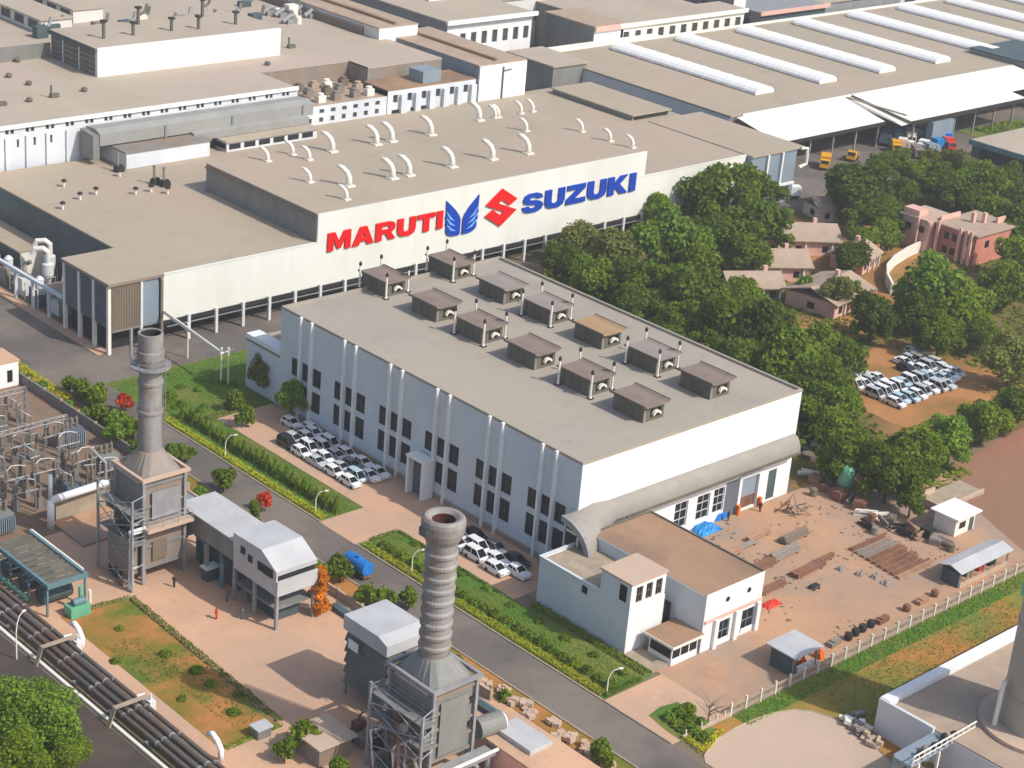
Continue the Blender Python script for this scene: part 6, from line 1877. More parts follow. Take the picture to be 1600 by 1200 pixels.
def truck(x, y, rz, label, cabm, bodym, L=6.5, covered=True):
    t = thing('truck', label, 'truck', (x, y, .06), None, rz)
    part('chassis', MB().box(-L / 2, L / 2, -.9, .9, .55, .9), 'soot', t, local=True)
    part('cab', MB().prism([(-L / 2 - .1, .7), (-L / 2, 1.6), (-L / 2 + .35, 2.5), (-L / 2 + 1.6, 2.55), (-L / 2 + 1.7, .7)], 'y', -1.1, 1.1), cabm, t, local=True)
    part('windscreen', MB().prism([(-L / 2 - .03, 1.65), (-L / 2 + .3, 2.4), (-L / 2 + .36, 2.4), (-L / 2 + .05, 1.65)], 'y', -.95, .95), 'carglass', t, local=True)
    part('cargo_body', MB().box(-L / 2 + 1.9, L / 2, -1.2, 1.2, .95, 3.0 if covered else 1.7), bodym, t, local=True)
    for sx in (-L / 2 + .9, L / 2 - 1.8, L / 2 - .8):
        for sy in (-.95, .95):
            part('wheel', MB().tube([(sx, sy - .15, .45), (sx, sy + .15, .45)], .45, 12), 'tyre', t, local=True)


x, y = (362.90,266.78)
truck(x, y, R(35), 'orange yellow truck parked by the canopy end near the trees', 'yellowpaint', 'yellowpaint', 6)
x, y = (334.62,254.98)
truck(x, y, R(-35), 'white box truck on the gate road beside the end addition', 'ivory', 'white', 5.5)
x, y = (375.02,267.62)
truck(x, y, R(25), 'small yellow truck behind the dark trees on the gate road', 'yellowpaint', 'casing', 5, False)
vs_ = [((402.70,280.73), 'tarp', 'sky blue'), ((401.36,277.45), 'teal', 'pale teal'), ((409.73,278.55), 'white', 'white'), ((412.57,277.13), 'tarp', 'bright blue'), ((413.45,274.69), 'bluetank', 'deep blue'),
       ((401.16,269.78), 'white', 'white'), ((402.04,267.41), 'bluegrey', 'grey'), ((398.66,272.97), 'ivory', 'cream'), ((413.20,270.84), 'bluetank', 'deep blue'), ((409.58,267.44), 'redpaint', 'red'), ((397.36,277.51), 'bluegrey', 'pale grey'), ((406.40,280.21), 'bluetank', 'dark blue'), ((404.48,275.88), 'ivory', 'ivory'), ((407.81,268.99), 'tarp', 'light blue'), ((395.79,267.43), 'casing', 'dusty brown'), ((394.20,272.67), 'yellowpaint', 'yellow')]
for i, (p, m_, nm) in enumerate(vs_):
    x, y = p[0] - 3.5, p[1] - 6.5
    truck(x, y, rc.uniform(0, 3), '%s lorry in the crowded bay by the white canopy, %s from the gate road' % (nm, ORD[i]), m_, m_, 4.2)
# water bowser by the road
x, y = (146.05,172.81)
t = thing('water_bowser', 'bright blue water tank on a trailer beside the service road', 'trailer', (x - 1.2, y, 0), None, PI / 2)
part('tank', MB().tube([(-2.2, 0, 1.6), (-2.1, 0, 1.6), (2.1, 0, 1.6), (2.2, 0, 1.6)], [.7, 1.0, 1.0, .7], 16), 'bluetank', t, local=True)
part('frame', MB().box(-2.3, 2.3, -.8, .8, .5, .68).box(2.3, 3.6, -.08, .08, .5, .64), 'rust', t, local=True)
part('filler', MB().tube([(0, 0, 2.55), (0, 0, 2.85)], .3, 10), 'bluetank', t, local=True)
for sx in (-.8, .6):
    for sy in (-.85, .85):
        part('wheel', MB().tube([(sx, sy - .12, .42), (sx, sy + .12, .42)], .42, 12), 'tyre', t, local=True)

# ------------------------------------------------------------------ street lamps
def lamp(x, y, rz, label, h=3.6):
    t = thing('street_lamp', label, 'street lamp', (x, y, .05), 'curved arm street lamps', rz)
    part('pole', MB().tube([(0, 0, 0), (0, 0, h * .6), (.2, 0, h * .8), (.6, 0, h * .94), (1.3, 0, h)], [.09, .08, .07, .06, .05], 8), 'ivory', t, local=True)
    part('lamp_head', MB().box(1.2, 1.75, -.12, .12, h - .05, h + .08), 'skylight', t, local=True)


lamp(150.9, 212.5, R(-40), 'pale street lamp in the spiky shrubs opposite the parked cars')
lamp(151.0, 168.9, R(-40), 'pale street lamp in the hedge just behind the ribbed stack')
lamp(151.2, 131.8, R(-30), 'pale street lamp at the near end of the yellow green hedge')
lamp(97.6, 179.5, R(20), 'pale street lamp on the outer road beside the big tree', 6.0)
lamp(150.9, 190.2, R(-40), 'pale street lamp at the drive end of the spiky shrub bed')
for i, p in enumerate(((167.37,247.18), (165.92,235.36), (166.89,234.75))):
    solo('lawn_pole', MB().tube([(p[0], p[1], 0), (p[0], p[1], 6.2)], .14, 8).tube([(p[0], p[1], 6.2), (p[0], p[1], 6.4)], .22, 8), 'ivory', 'slim cream pole on the lawn below the lettered hall, %s from the road' % ORD[i], 'pole', (p[0], p[1], 0), 'slim poles on the lawn')
gb = thing('pipe_bridge', 'cream pipe bridge crossing the lawn from the corner bay', 'pipe bridge', (165, 240, 0))
p0, p1 = (165.92,235.36), (163.95,249.28)
part('pipe', MB().tube([(p0[0], p0[1], 5.6), (167.3, 254.4, 6.2)], .2, 8).tube([(p0[0], p0[1] + .1, 5.2), (167.3, 254.5, 5.8)], .12, 8), 'ivory', gb)
part('crossbar', MB().tube([(p0[0] - .3, p0[1], 5.4), (p0[0] + 2.6, p0[1] + .4, 5.4)], .14, 8), 'ivory', gb)


# ------------------------------------------------------------------ people
def person(x, y, z, rz, shirt, label):
    t = thing('person', label, 'person', (x, y, z), None, rz)
    s = 1.72
    mb = MB()
    for q in (-.1, .1):
        mb.tube([(.04 * (1 if q > 0 else -1.6), q, 0), (.0, q, .45), (0, q * .8, .88)], [.07, .08, .11], 8)
    mb.tube([(0, 0, .82), (0, 0, 1.05), (0, 0, 1.38), (0, 0, 1.48)], [.17, .17, .20, .09], 10)
    for q in (-1, 1):
        mb.tube([(0, q * .2, 1.4), (.04, q * .28, 1.1), (.16, q * .24, .86)], [.065, .055, .04], 7)
    part('body', mb, shirt, t, local=True)
    hd = MB().lathe((0, 0, 1.47), [(.05, 0), (.06, .05), (.1, .12), (.105, .2), (.07, .28), (.02, .3)], 10)
    part('head', hd, 'skin', t, local=True)


person(126.2, 176.5, .06, 1.2, 'slate', 'person in dark clothes on the paving by the inlet house')
x, y = (122.56,173.68)
person(x, y, .06, 2.0, 'redpaint', 'person in red standing on the open paving')
x, y = (122.72,183.55)
person(x, y, .06, .5, 'soot', 'person in black by the foot of the brown boiler tower')
x, y = (125.21,171.83)
person(x, y, .06, .5, 'slate', 'person in grey at the columns under the inlet house hood')
x, y = (206.08,153.81)
person(x, y, .06, .3, 'soot', 'person in dark clothes outside the roller door of the hall')
x, y = (199.58,154.46)
person(x, y, .06, 2.6, 'soot', 'person in black by the pale sack near the blue heap')


# ------------------------------------------------------------------ trees and planting
def leaf_quads(P_, N_, S_, rng, droop=.0):
    """n leaf clumps (bent quads) at points P_ facing N_ with sizes S_"""
    n = len(P_)
    a = rng.normal(size=(n, 3))
    u = np.cross(N_, a)
    u /= np.linalg.norm(u, axis=1, keepdims=True) + 1e-9
    v = np.cross(N_, u)
    asp = rng.uniform(.55, 1.0, (n, 1))
    su, sv = S_[:, None] * .5, S_[:, None] * .5 * asp
    V = np.empty((n, 4, 3))
    V[:, 0] = P_ - u * su
    V[:, 1] = P_ - v * sv + N_ * S_[:, None] * .06
    V[:, 2] = P_ + u * su
    V[:, 3] = P_ + v * sv - N_ * S_[:, None] * .10
    return V.reshape(-1, 3)


def quads_mesh(name, V, m):
    n = len(V) // 4
    me = bpy.data.meshes.new(name)
    me.vertices.add(len(V))
    me.vertices.foreach_set('co', V.astype(np.float32).ravel())
    me.loops.add(4 * n)
    me.loops.foreach_set('vertex_index', np.arange(4 * n, dtype=np.int32))
    me.polygons.add(n)
    me.polygons.foreach_set('loop_start', np.arange(0, 4 * n, 4, dtype=np.int32))
    me.polygons.foreach_set('loop_total', np.full(n, 4, dtype=np.int32))
    me.materials.append(m)
    me.update(calc_edges=True)
    return me


def crown_verts(seed, n=4600, lobes=24, flat=.85, leaf=(.075, .16)):
    rng = np.random.default_rng(seed)
    C, Rr = [np.array([0, 0, .1])], [.62]
    for k in range(lobes):
        d = rng.normal(size=3)
        d[2] = d[2] * .8 + .15
        d /= np.linalg.norm(d)
        C.append(d * np.array([1, 1, flat]) * rng.uniform(.40, .86))
        Rr.append(rng.uniform(.14, .34))
    C, Rr = np.array(C), np.array(Rr)
    w = Rr ** 2
    w[0] *= .6
    idx = rng.choice(len(C), size=n * 2, p=w / w.sum())
    d = rng.normal(size=(n * 2, 3))
    d[:, 2] += .25
    d /= np.linalg.norm(d, axis=1, keepdims=True)
    P_ = C[idx] + d * (Rr[idx] * rng.uniform(.55, 1.25, n * 2) ** .7)[:, None]
    inside = np.zeros(len(P_), bool)
    for c, r_ in zip(C, Rr):
        inside |= np.linalg.norm(P_ - c, axis=1) < r_ * .52
    P_, d = P_[~inside][:n], d[~inside][:n]
    N_ = d + rng.normal(size=d.shape) * .75
    N_ /= np.linalg.norm(N_, axis=1, keepdims=True)
    return leaf_quads(P_, N_, rng.uniform(*leaf, len(P_)), rng)


CROWNS = {}
for kind in ('dark', 'deep', 'mid', 'bright', 'olive'):
    CROWNS[kind] = [quads_mesh('crown', crown_verts(100 + 7 * i), LEAF[kind]) for i in range(4)]
SMALLC = {k: [quads_mesh('crown', crown_verts(50 + i, 700, 8, 1.0, (.2, .38)), LEAF[k]) for i in range(2)] for k in ('dark', 'mid', 'bright', 'olive', 'red', 'orange', 'yellow')}


BIGC = [quads_mesh('crown', crown_verts(300, 15000, 40, .9, (.035, .085)), LEAF['bright']), quads_mesh('crown', crown_verts(301, 15000, 40, .9, (.035, .085)), LEAF['mid'])]


def trunk_mesh(seed):
    rr = random.Random(seed)
    mb = MB().tube([(0, 0, -.1), (.02, .01, .3), (-.02, .03, .75), (0, 0, 1.15)], [.085, .06, .05, .03], 8)
    for k in range(5):
        a = rr.uniform(0, 6.28)
        z = rr.uniform(.55, .95)
        mb.tube([(0, 0, z), (.22 * math.cos(a), .22 * math.sin(a), z + .22), (.5 * math.cos(a), .5 * math.sin(a), z + .42)], [.035, .024, .010], 6)
    return mb.mesh('trunk', M['bark'])


TRUNKS = [trunk_mesh(s) for s in range(3)]
rt = random.Random(77)


def tree(x, y, Rc, kind, label, group=None, tall=1.0, name='tree', z=.05):
    t = thing(name, label, 'tree', (x, y, z), group, rt.uniform(0, 6.28))
    Ht = 1.75 * Rc * tall + (1.2 if Rc > 2.6 else .5)
    zc = Ht - .95 * Rc * tall
    tr = part('trunk', rt.choice(TRUNKS), None, t, local=True)
    tr.scale = (Rc * .9, Rc * .9, zc / 1.05)
    src = CROWNS[kind] if Rc > 2.2 and kind in CROWNS else SMALLC[kind]
    if 'big bright' in label and y < 175:
        src = BIGC[:1] if kind == 'bright' else BIGC[1:]
    c = part('crown', rt.choice(src), None, t, local=True)
    c.location = (0, 0, zc)
    c.scale = (Rc * 1.12 * rt.uniform(.9, 1.12), Rc * 1.12 * rt.uniform(.9, 1.12), Rc * 1.04 * tall * rt.uniform(.92, 1.12))
    c.rotation_euler = (0, 0, rt.uniform(0, 6.28))
    return t


G1 = 'tree belt between the hall and the dirt lot'
TREES = [
    ((259.2,246.9,5.07), 'olive', 'thin greyish olive tree in front of the cream wall below the last letters', None),
    ((251.4,245.4,3.25), 'dark', 'small dark tree at the narrow end of the belt by the hall roof corner', None),
    ((258.9,237.2,5.48), 'olive', 'yellowish olive tree just below the blue lettering', None),
    ((270.9,233.7,7.32), 'bright', 'large bright green tree in front of the lettered wall', None),
    ((288.8,253.2,4.31), 'mid', 'upright green tree top reaching over the cream wall past the lettering', None),
    ((251.3,221.9,5.50), 'dark', 'dark tree below the large bright green one', None),
    ((247.4,230.6,4.35), 'dark', 'dark tree near the hall roof edge by the narrow end', None),
    ((253.8,212.2,6.36), 'deep', 'deep green tree in the thick of the belt below the bright one', None),
    ((243.7,206.2,4.58), 'dark', 'dark tree touching the middle of the hall roof edge', None),
    ((247.4,198.7,6.58), 'dark', 'broad dark tree in the middle of the belt', None),
    ((248.8,190.9,6.50), 'deep', 'broad deep green tree beside the orange forecourt', None),
    ((238.1,188.7,4.59), 'deep', 'deep green tree crowding the hall roof edge past its middle', None),
    ((243.5,180.0,6.08), 'dark', 'broad dark tree towards the hall end corner', None),
    ((241.3,183.5,3.92), 'mid', 'mid green tree at the roof edge near the hall end corner', None),
    ((242.4,171.4,5.53), 'dark', 'dark tree beside the packed cars', None),
    ((237.9,164.6,4.16), 'dark', 'lowest dark tree of the belt right behind the hall end corner', None),
    ((239.8,172.4,3.61), 'deep', 'deep green tree hugging the hall end corner', None),
    ((269.8,224.9,4.97), 'mid', 'mid green tree between the bright tree and the bungalows', None),
    ((266.9,210.7,4.10), 'mid', 'mid green tree in front of the brown roofed bungalow', None),
    ((258.9,185.8,4.08), 'mid', 'mid green tree between the forecourt and the packed cars', None),
    ((303.7,248.5,7.65), 'dark', 'tall dark tree standing before the far end of the cream wall', None),
    ((297.6,233.2,6.60), 'deep', 'deep green tree next to the white box truck', None),
    ((309.1,260.7,4.51), 'deep', 'feathery deep green tree at the cream wall end', None),
    ((285.9,229.4,5.92), 'dark', 'dark tree below the tall one at the wall end', None),
    ((320.3,250.4,4.23), 'mid', 'mid green tree under the blue grey addition', None),
    ((335.3,236.8,7.61), 'deep', 'large dark round tree beside the grey gate road', None),
    ((364.0,251.2,3.92), 'deep', 'dark tree in front of the crowded lorry bay', None),
    ((375.9,254.8,3.09), 'dark', 'dark tree next to the lorry bay', None),
    ((379.9,248.4,3.69), 'olive', 'brownish olive tree below the blue lorries', None),
    ((376.3,239.7,5.13), 'olive', 'olive tree beside the long grey workshop', None),
    ((360.6,226.9,5.49), 'deep', 'dark tree behind the pink house', None),
    ((363.5,220.5,6.03), 'dark', 'dark tree below the strip window of the workshop', None),
    ((364.2,213.7,5.41), 'deep', 'dark tree at the frame edge behind the pink house', None),
    ((376.4,247.3,2.44), 'bright', 'small bright shrub like tree on the far lawn', None),
    ((330.5,224.9,4.95), 'dark', 'dark tree between the gate road and the pink house', None),
    ((315.6,220.1,3.47), 'mid', 'mid green tree by the pale low bungalow', None),
    ((294.7,188.4,7.28), 'bright', 'big bright green round tree in front of the pink house', None),
    ((295.6,180.9,5.53), 'mid', 'mid green tree beside the big bright one', None),
    ((287.3,185.9,4.07), 'dark', 'dark lower tree under the big bright one', None),
    ((282.6,176.5,4.19), 'mid', 'mid green tree above the shaded line of cars', None),
    ((277.8,188.3,4.72), 'deep', 'dark round tree beside the orange forecourt', None),
    ((303.3,213.1,3.87), 'deep', 'dark round tree on the largest bungalow roof edge', None),
    ((282.9,208.8,2.10), 'bright', 'single slender bright tree between two tan roofs', None),
    ((284.2,201.1,3.91), 'olive', 'olive tree between the bungalows and the dark round tree', None),
    ((333.0,193.2,5.24), 'mid', 'mid green tree at the frame edge beside the pink house', None),
    ((316.2,185.2,4.77), 'dark', 'dark tree at the frame edge below the pink house', None),
    ((281.2,160.7,5.18), 'olive', 'yellowish tree at the frame edge beside the packed cars', None),
    ((291.0,173.1,3.53), 'mid', 'mid green tree at the far corner of the packed cars', None),
    ((265.7,149.2,4.27), 'dark', 'dark tree at the frame edge above the red field', None),
    ((256.3,148.9,3.98), 'mid', 'mid green tree at the top of the red field', None),
    ((245.3,147.8,4.08), 'bright', 'fern like bright tree leaning over the red field', None),
    ((236.1,147.0,4.19), 'mid', 'mid green tree between the fern like one and the dark clump', None),
    ((224.8,144.9,4.84), 'dark', 'broad dark tree behind the clutter at the yard edge', None),
    ((225.0,152.6,4.53), 'dark', 'dark tree above the mint green tank', None),
    ((224.0,139.7,2.68), 'dark', 'low dark tree beside the broken slab', None),
    ((88.3,159.7,5.48), 'bright', 'big bright green tree at the bottom corner by the outer road', None),
    ((89.7,155.3,3.21), 'mid', 'mid green lower limb tree beside the big bright one', None),
    ((83.4,154.7,4.09), 'mid', 'mid green tree cut by the bottom edge under the big bright one', None),
    ((143.5,244.8,1.52), 'dark', 'small round dark tree on the service road edge beside the yellow hedge', None),
    ((143.9,237.5,2.00), 'mid', 'green tree behind the red blossoming one', None),
    ((142.6,224.8,1.94), 'mid', 'green tree just beside the smooth stack', None),
    ((139.5,224.6,1.92), 'bright', 'bright green tree by the roadside below the red blossoming one', None),
    ((142.8,214.4,1.70), 'bright', 'bright green small tree on the other side of the smooth stack', None),
    ((139.2,207.5,1.48), 'mid', 'small tree at the foot of the smooth stack near the road', None),
    ((143.8,202.7,1.84), 'mid', 'round green tree at the roadside above the long inlet duct', None),
    ((142.5,193.3,1.08), 'mid', 'slim green tree beside the lower red blossoming one', None),
    ((141.3,172.2,2.04), 'dark', 'dark green tree beside the blue water bowser', None),
    ((141.6,163.4,1.66), 'mid', 'green tree between the bowser and the louvred tower', None),
    ((144.5,161.7,1.50), 'mid', 'green tree right behind the grey cap of the louvred tower', None),
    ((143.8,241.5,1.81), 'mid', 'small green tree second from the yellow hedge on the road edge', None),
    ((140.5,218.5,1.71), 'bright', 'bright green tree half behind the smooth stack by the wall', None),
    ((141.0,231.8,1.76), 'mid', 'green bushy tree by the switchyard wall', None),
    ((141.7,228.7,1.95), 'bright', 'bright green bushy tree between switchyard wall and red blossom', None),
    ((144.6,213.7,1.52), 'mid', 'leafy tree on the road verge beside the smooth stack', None),
    ((139.9,185.0,1.58), 'dark', 'dark bush tree on the verge behind the inlet house hood', None),
    ((140.2,165.0,1.83), 'mid', 'green bushy tree in front of the blue water bowser', None),
    ((113.5,143.9,2.03), 'mid', 'dark leafy tree beside the small pinkish shed', None),
    ((110.8,143.2,1.30), 'dark', 'small dark tree at the small pinkish shed wall', None),
    ((113.7,137.0,1.42), 'mid', 'small tree cut by the bottom edge beside the small pinkish shed', None),
    ((139.6,121.5,1.76), 'mid', 'round green bush tree by the covered channel near the bottom edge', None),
    ((135.9,121.3,1.16), 'dark', 'low dark bush by the covered channel at the bottom edge', None),
]
for (tp, kind, lab, grp) in TREES:
    tree(tp[0], tp[1], tp[2], kind, lab, grp, 1.5 if 'slender' in lab or 'slim' in lab else 1.0)

BELT = [(244.8,219.5,3.53), (245.5,215.3,3.51), (244.2,202.3,3.87), (242.6,197.0,3.59), (243.2,189.4,3.77), (244.4,187.5,3.54), (241.2,179.8,3.46), (240.4,175.6,3.43), (236.9,166.7,3.55), 
        (257.9,179.1,3.58), (252.4,181.9,3.78), (256.1,210.8,4.26), (256.5,203.2,4.20), (259.9,220.7,4.12), (249.9,188.5,3.81), (250.7,196.6,3.88), (254.1,229.4,3.66), (251.8,240.2,3.22), (233.5,162.6,3.08),
        (248.3,215.5,3.53), (283.9,222.9,4.32), (285.2,235.2,4.42), (264.4,207.7,3.58), (240.0,203.7,2.95), (239.9,193.0,3.11), (249.2,241.0,2.72)]
for i, tp in enumerate(BELT):
    tree(tp[0], tp[1], tp[2] * 1.1, ['dark', 'deep', 'mid', 'dark'][i % 4], 'green tree merged into the dense belt along the hall', 'trees merged in the belt along the hall')
FILL = [(363.3,232.2,4.39), (377.2,233.8,4.19), (378.4,226.7,4.45), (360.5,223.3,4.31), (353.7,212.8,4.76), (350.6,204.9,4.68), (370.8,239.1,3.59), (367.9,244.4,3.30), (351.6,236.0,3.47), (336.9,233.0,3.66), (323.0,219.8,3.24), (326.8,229.6,3.31)]
for i, tp in enumerate(FILL):
    tree(tp[0], tp[1], tp[2] * 1.1, ['dark', 'mid', 'deep'][i % 3], 'green tree merged into the wood around the pink house', 'trees merged in the wood around the pink house')
LOW = [(228.8,151.2,2.58), (228.6,144.3,2.74), (235.5,150.1,3.01), (243.7,149.8,2.66), (254.1,150.2,2.72), (264.5,151.0,2.78), (233.3,144.7,2.37)]
for i, tp in enumerate(LOW):
    tree(tp[0], tp[1], tp[2] * 1.1, ['dark', 'mid', 'deep', 'bright'][i % 4], 'green tree merged into the clump between the yard and the red field', 'trees merged in the clump by the red field')
for (p_, r_, kind, lab, tall_) in (((166.67,217.01), 2.7, 'bright', 'banana like bright tree at the corner of the lawn beside the hall', 1.45), ((169.19,228.71), 2.9, 'olive', 'pale olive tree in front of the low grey block', 1.1),
                                   ((172.36,219.20), 1.2, 'mid', 'slim green tree against the first pilaster', 2.2), ((161.11,224.88), 1.6, 'dark', 'dark leafy tree in the middle of the lawn edge by the road', 1.3), ((159.58,219.26), 1.5, 'mid', 'mid green leafy tree at the lawn corner by the road lamp', 1.3)):
    tree(p_[0], p_[1], r_, kind, lab, None, tall_)
for (tp, lab) in (((146.9,233.8,1.30), 'red blossoming tree beside the smooth stack at the roadside'), ((145.3,194.6,1.18), 'red blossoming tree at the roadside above the inlet house')):
    t = tree(tp[0], tp[1], tp[2], 'red', lab, None, 1.2)
ox, oy = (133.83,167.02)
t = thing('blossoming_shrub', 'tall bright orange blossoming shrub at the corner of the inlet house hood', 'shrub', (ox, oy, .05))
for k, (dx, dy, z, r_) in enumerate(((0, 0, 1.3, 1.5), (.3, .5, 2.7, 1.35), (-.2, .2, 4.0, 1.3), (.3, -.2, 5.3, 1.2), (0, .2, 6.4, .9))):
    o = part('crown', SMALLC['orange'][k % 2], None, t, local=True)
    o.location, o.scale = (dx, dy, z), (r_, r_, r_)
tr = part('trunk', TRUNKS[0], None, t, local=True)
tr.scale = (1, 1, 4)
tp = (159.5,120.6,2.79)
t = thing('bare_tree', 'leafless pale grey tree at the drive apron corner', 'tree', (156.5, 119.9, 0))
rr = random.Random(3)
part('trunk', MB().tube([(0, 0, 0), (.1, 0, 1.4), (.2, .1, 2.6)], [.16, .12, .07], 7), 'casing', t, local=True)
bm_ = MB()
for k in range(26):
    a, z = rr.uniform(0, 6.28), rr.uniform(1.0, 2.6)
    l = rr.uniform(1.0, 2.2)
    bm_.tube([(.1, 0, z), (.5 * l * math.cos(a), .5 * l * math.sin(a), z + .5 * l), (l * math.cos(a), l * math.sin(a), z + .8 * l)], [.05, .035, .015], 4)
part('branches', bm_, 'casing', t, local=True)

# shrubs: spiky conical ones in the roadside beds, round ones elsewhere
def cone_verts(seed, n=260):
    rng = np.random.default_rng(seed)
    z = rng.uniform(0, 1, n) ** 1.1
    a = rng.uniform(0, 2 * PI, n)
    r_ = (1 - z) * .5 * rng.uniform(.75, 1.1, n) + .04
    P_ = np.stack([r_ * np.cos(a), r_ * np.sin(a), z], 1)
    N_ = np.stack([np.cos(a), np.sin(a), np.full(n, .5)], 1) + rng.normal(size=(n, 3)) * .4
    N_ /= np.linalg.norm(N_, axis=1, keepdims=True)
    return leaf_quads(P_, N_, rng.uniform(.13, .26, n), rng)


def dome_verts(seed, n=300):
    rng = np.random.default_rng(seed)
    d = rng.normal(size=(n, 3))
    d[:, 2] = np.abs(d[:, 2])
    d /= np.linalg.norm(d, axis=1, keepdims=True)
    P_ = d * (.5 * rng.uniform(.7, 1.08, n))[:, None]
    P_[:, 2] *= 1.5
    N_ = d + rng.normal(size=d.shape) * .5
    N_ /= np.linalg.norm(N_, axis=1, keepdims=True)
    return leaf_quads(P_, N_, rng.uniform(.14, .28, n), rng)


CONES = {k: [quads_mesh('conical_shrub', cone_verts(i), LEAF[k]) for i in range(3)] for k in ('dark', 'mid', 'bright')}
DOMES = {k: [quads_mesh('round_shrub', dome_verts(i), LEAF[k]) for i in range(3)] for k in ('dark', 'mid', 'bright', 'olive', 'yellow')}


def shrub(x, y, w, h, me, name, label, group):
    o = bpy.data.objects.new(name, me)
    COL.objects.link(o)
    o.location = (x, y, .04)
    o.scale = (w, w, h)
    o.rotation_euler = (0, 0, rt.uniform(0, 6.28))
    o['label'], o['category'], o['group'] = label, 'shrub', group
    return o


for i in range(27):
    y = 188.6 + i * 1.48
    shrub(153.3 + rt.uniform(-.2, .2), y, 1.5, rt.uniform(1.9, 2.7), rt.choice(CONES[rt.choice(['dark', 'mid', 'mid'])]), 'conical_shrub',
          'spiky green shrub opposite the parked cars, %s from the drive' % (ORD[i] if i < 25 else ('last' if i == 26 else 'last but one')), 'spiky shrubs in the lawn strip')
for i in range(22):
    y = 132.6 + i * 2.1
    shrub(152.6 + rt.uniform(-.25, .25), y, rt.uniform(1.5, 2.0), rt.uniform(1.1, 1.7), rt.choice(DOMES[rt.choice(['dark', 'mid'])]), 'round_shrub',
          'clipped dark green shrub beside the annex lawn, %s from the lamp' % ORD[i], 'clipped shrubs along the annex lawn')
for i in range(9):
    y = 134 + i * 5.1
    shrub(156.3 + rt.uniform(-.4, .4), y, rt.uniform(.9, 1.5), rt.uniform(.6, 1.0), rt.choice(DOMES[rt.choice(['mid', 'bright', 'dark'])]), 'round_shrub',
          'loose green bush on the annex lawn strip, %s from the lamp' % ORD[i], 'loose bushes beside the annex')
for i in range(17):
    x, y = 151.2 + i * 1.0 + rt.uniform(-.3, .3), rt.uniform(226, 244)
    shrub(x, y, rt.uniform(1.2, 2.4), rt.uniform(.8, 2.0), rt.choice(DOMES[rt.choice(['mid', 'bright', 'bright', 'dark'])]), 'round_shrub',
          'leafy green bush on the lawn below the lettered hall, %s from the road' % ORD[i], 'bushes scattered on the hall lawn')
for i in range(20):
    x = 140.6 + rt.uniform(-.6, 1.2)
    y = 140 + i * 6.3 + rt.uniform(-2, 2)
    if abs(y - 172) < 3:
        continue
    shrub(x, y, rt.uniform(1.4, 2.6), rt.uniform(1.0, 2.2), rt.choice(DOMES[rt.choice(['mid', 'dark', 'bright', 'olive'])]), 'round_shrub',
          'rough green bush in the roadside wall strip, %s from the louvred tower' % ORD[i], 'bushes in the roadside strip')
for i, p in enumerate(((153.37,123.35), (153.18,121.80), (153.23,120.59), (153.36,119.16), (154.86,123.14), (155.10,121.26), (153.68,118.11), (156.88,123.41), (155.54,120.10))):
    shrub(p[0], p[1], rt.uniform(1.4, 2.2), rt.uniform(1.0, 1.8), rt.choice(DOMES[rt.choice(['mid', 'bright', 'dark'])]), 'round_shrub',
          'green bush in the triangular bed at the drive corner, %s along' % ORD[i], 'bushes in the triangular bed')
DP = ((111.23,178.31), (112.49,170.00), (113.54,164.77), (111.95,154.74), (106.80,172.21), (108.64,160.46), (113.35,161.39), (114.50,157.47))
DPO = [sorted((-q[1] for q in DP)).index(-p_[1]) for p_ in DP]
for i, p in enumerate(DP):
    shrub(p[0], p[1], rt.uniform(1.0, 1.9), rt.uniform(.6, 1.2), rt.choice(DOMES[rt.choice(['dark', 'mid'])]), 'round_shrub',
          'small dark bush on the dirt plot, %s from its far hedge' % ORD[DPO[i]], 'small bushes on the dirt plot')


def hedge_mesh(name, pts, w, h, kind, dens=44, leaf=(.14, .30)):
    """hedge of leaf clumps over a boxy run along pts"""
    rng = np.random.default_rng(int(abs(pts[0][0] * 7 + pts[0][1])))
    V = []
    for a, b in zip(pts, pts[1:]):
        a, b = np.array(a, float), np.array(b, float)
        L_ = np.linalg.norm(b - a)
        d = (b - a) / L_
        nn = np.array([-d[1], d[0]])
        n = int(L_ * (w + 2 * h) * dens)
        t, q = rng.uniform(0, 1, n), rng.uniform(-1, 1, n)
        bumpy = .82 + .22 * np.sin(t * L_ * 1.9 + rng.uniform(0, 6)) * .5 + rng.uniform(-.1, .12, n)
        side = q * (w / 2 + h)
        over = np.maximum(np.abs(side) - w / 2, 0)
        off = np.sign(side) * np.minimum(np.abs(side), w / 2)
        z = (h - over) * bumpy
        P_ = np.concatenate([a + (b - a) * t[:, None] + nn * off[:, None], z[:, None]], 1)
        N_ = np.concatenate([nn[None] * (np.sign(off) * (over > 0))[:, None], np.where(over > 0, .3, 1.0)[:, None]], 1) + rng.normal(size=(n, 3)) * .45
        N_ /= np.linalg.norm(N_, axis=1, keepdims=True)
        V.append(leaf_quads(P_, N_, rng.uniform(*leaf, n), rng))
    return quads_mesh(name, np.concatenate(V), LEAF[kind])


def hedge(pts, w, h, kind, label, **k):
    o = bpy.data.objects.new('hedge', hedge_mesh('hedge', pts, w, h, kind, **k))
    COL.objects.link(o)
    o['label'], o['category'] = label, 'hedge'
    return o


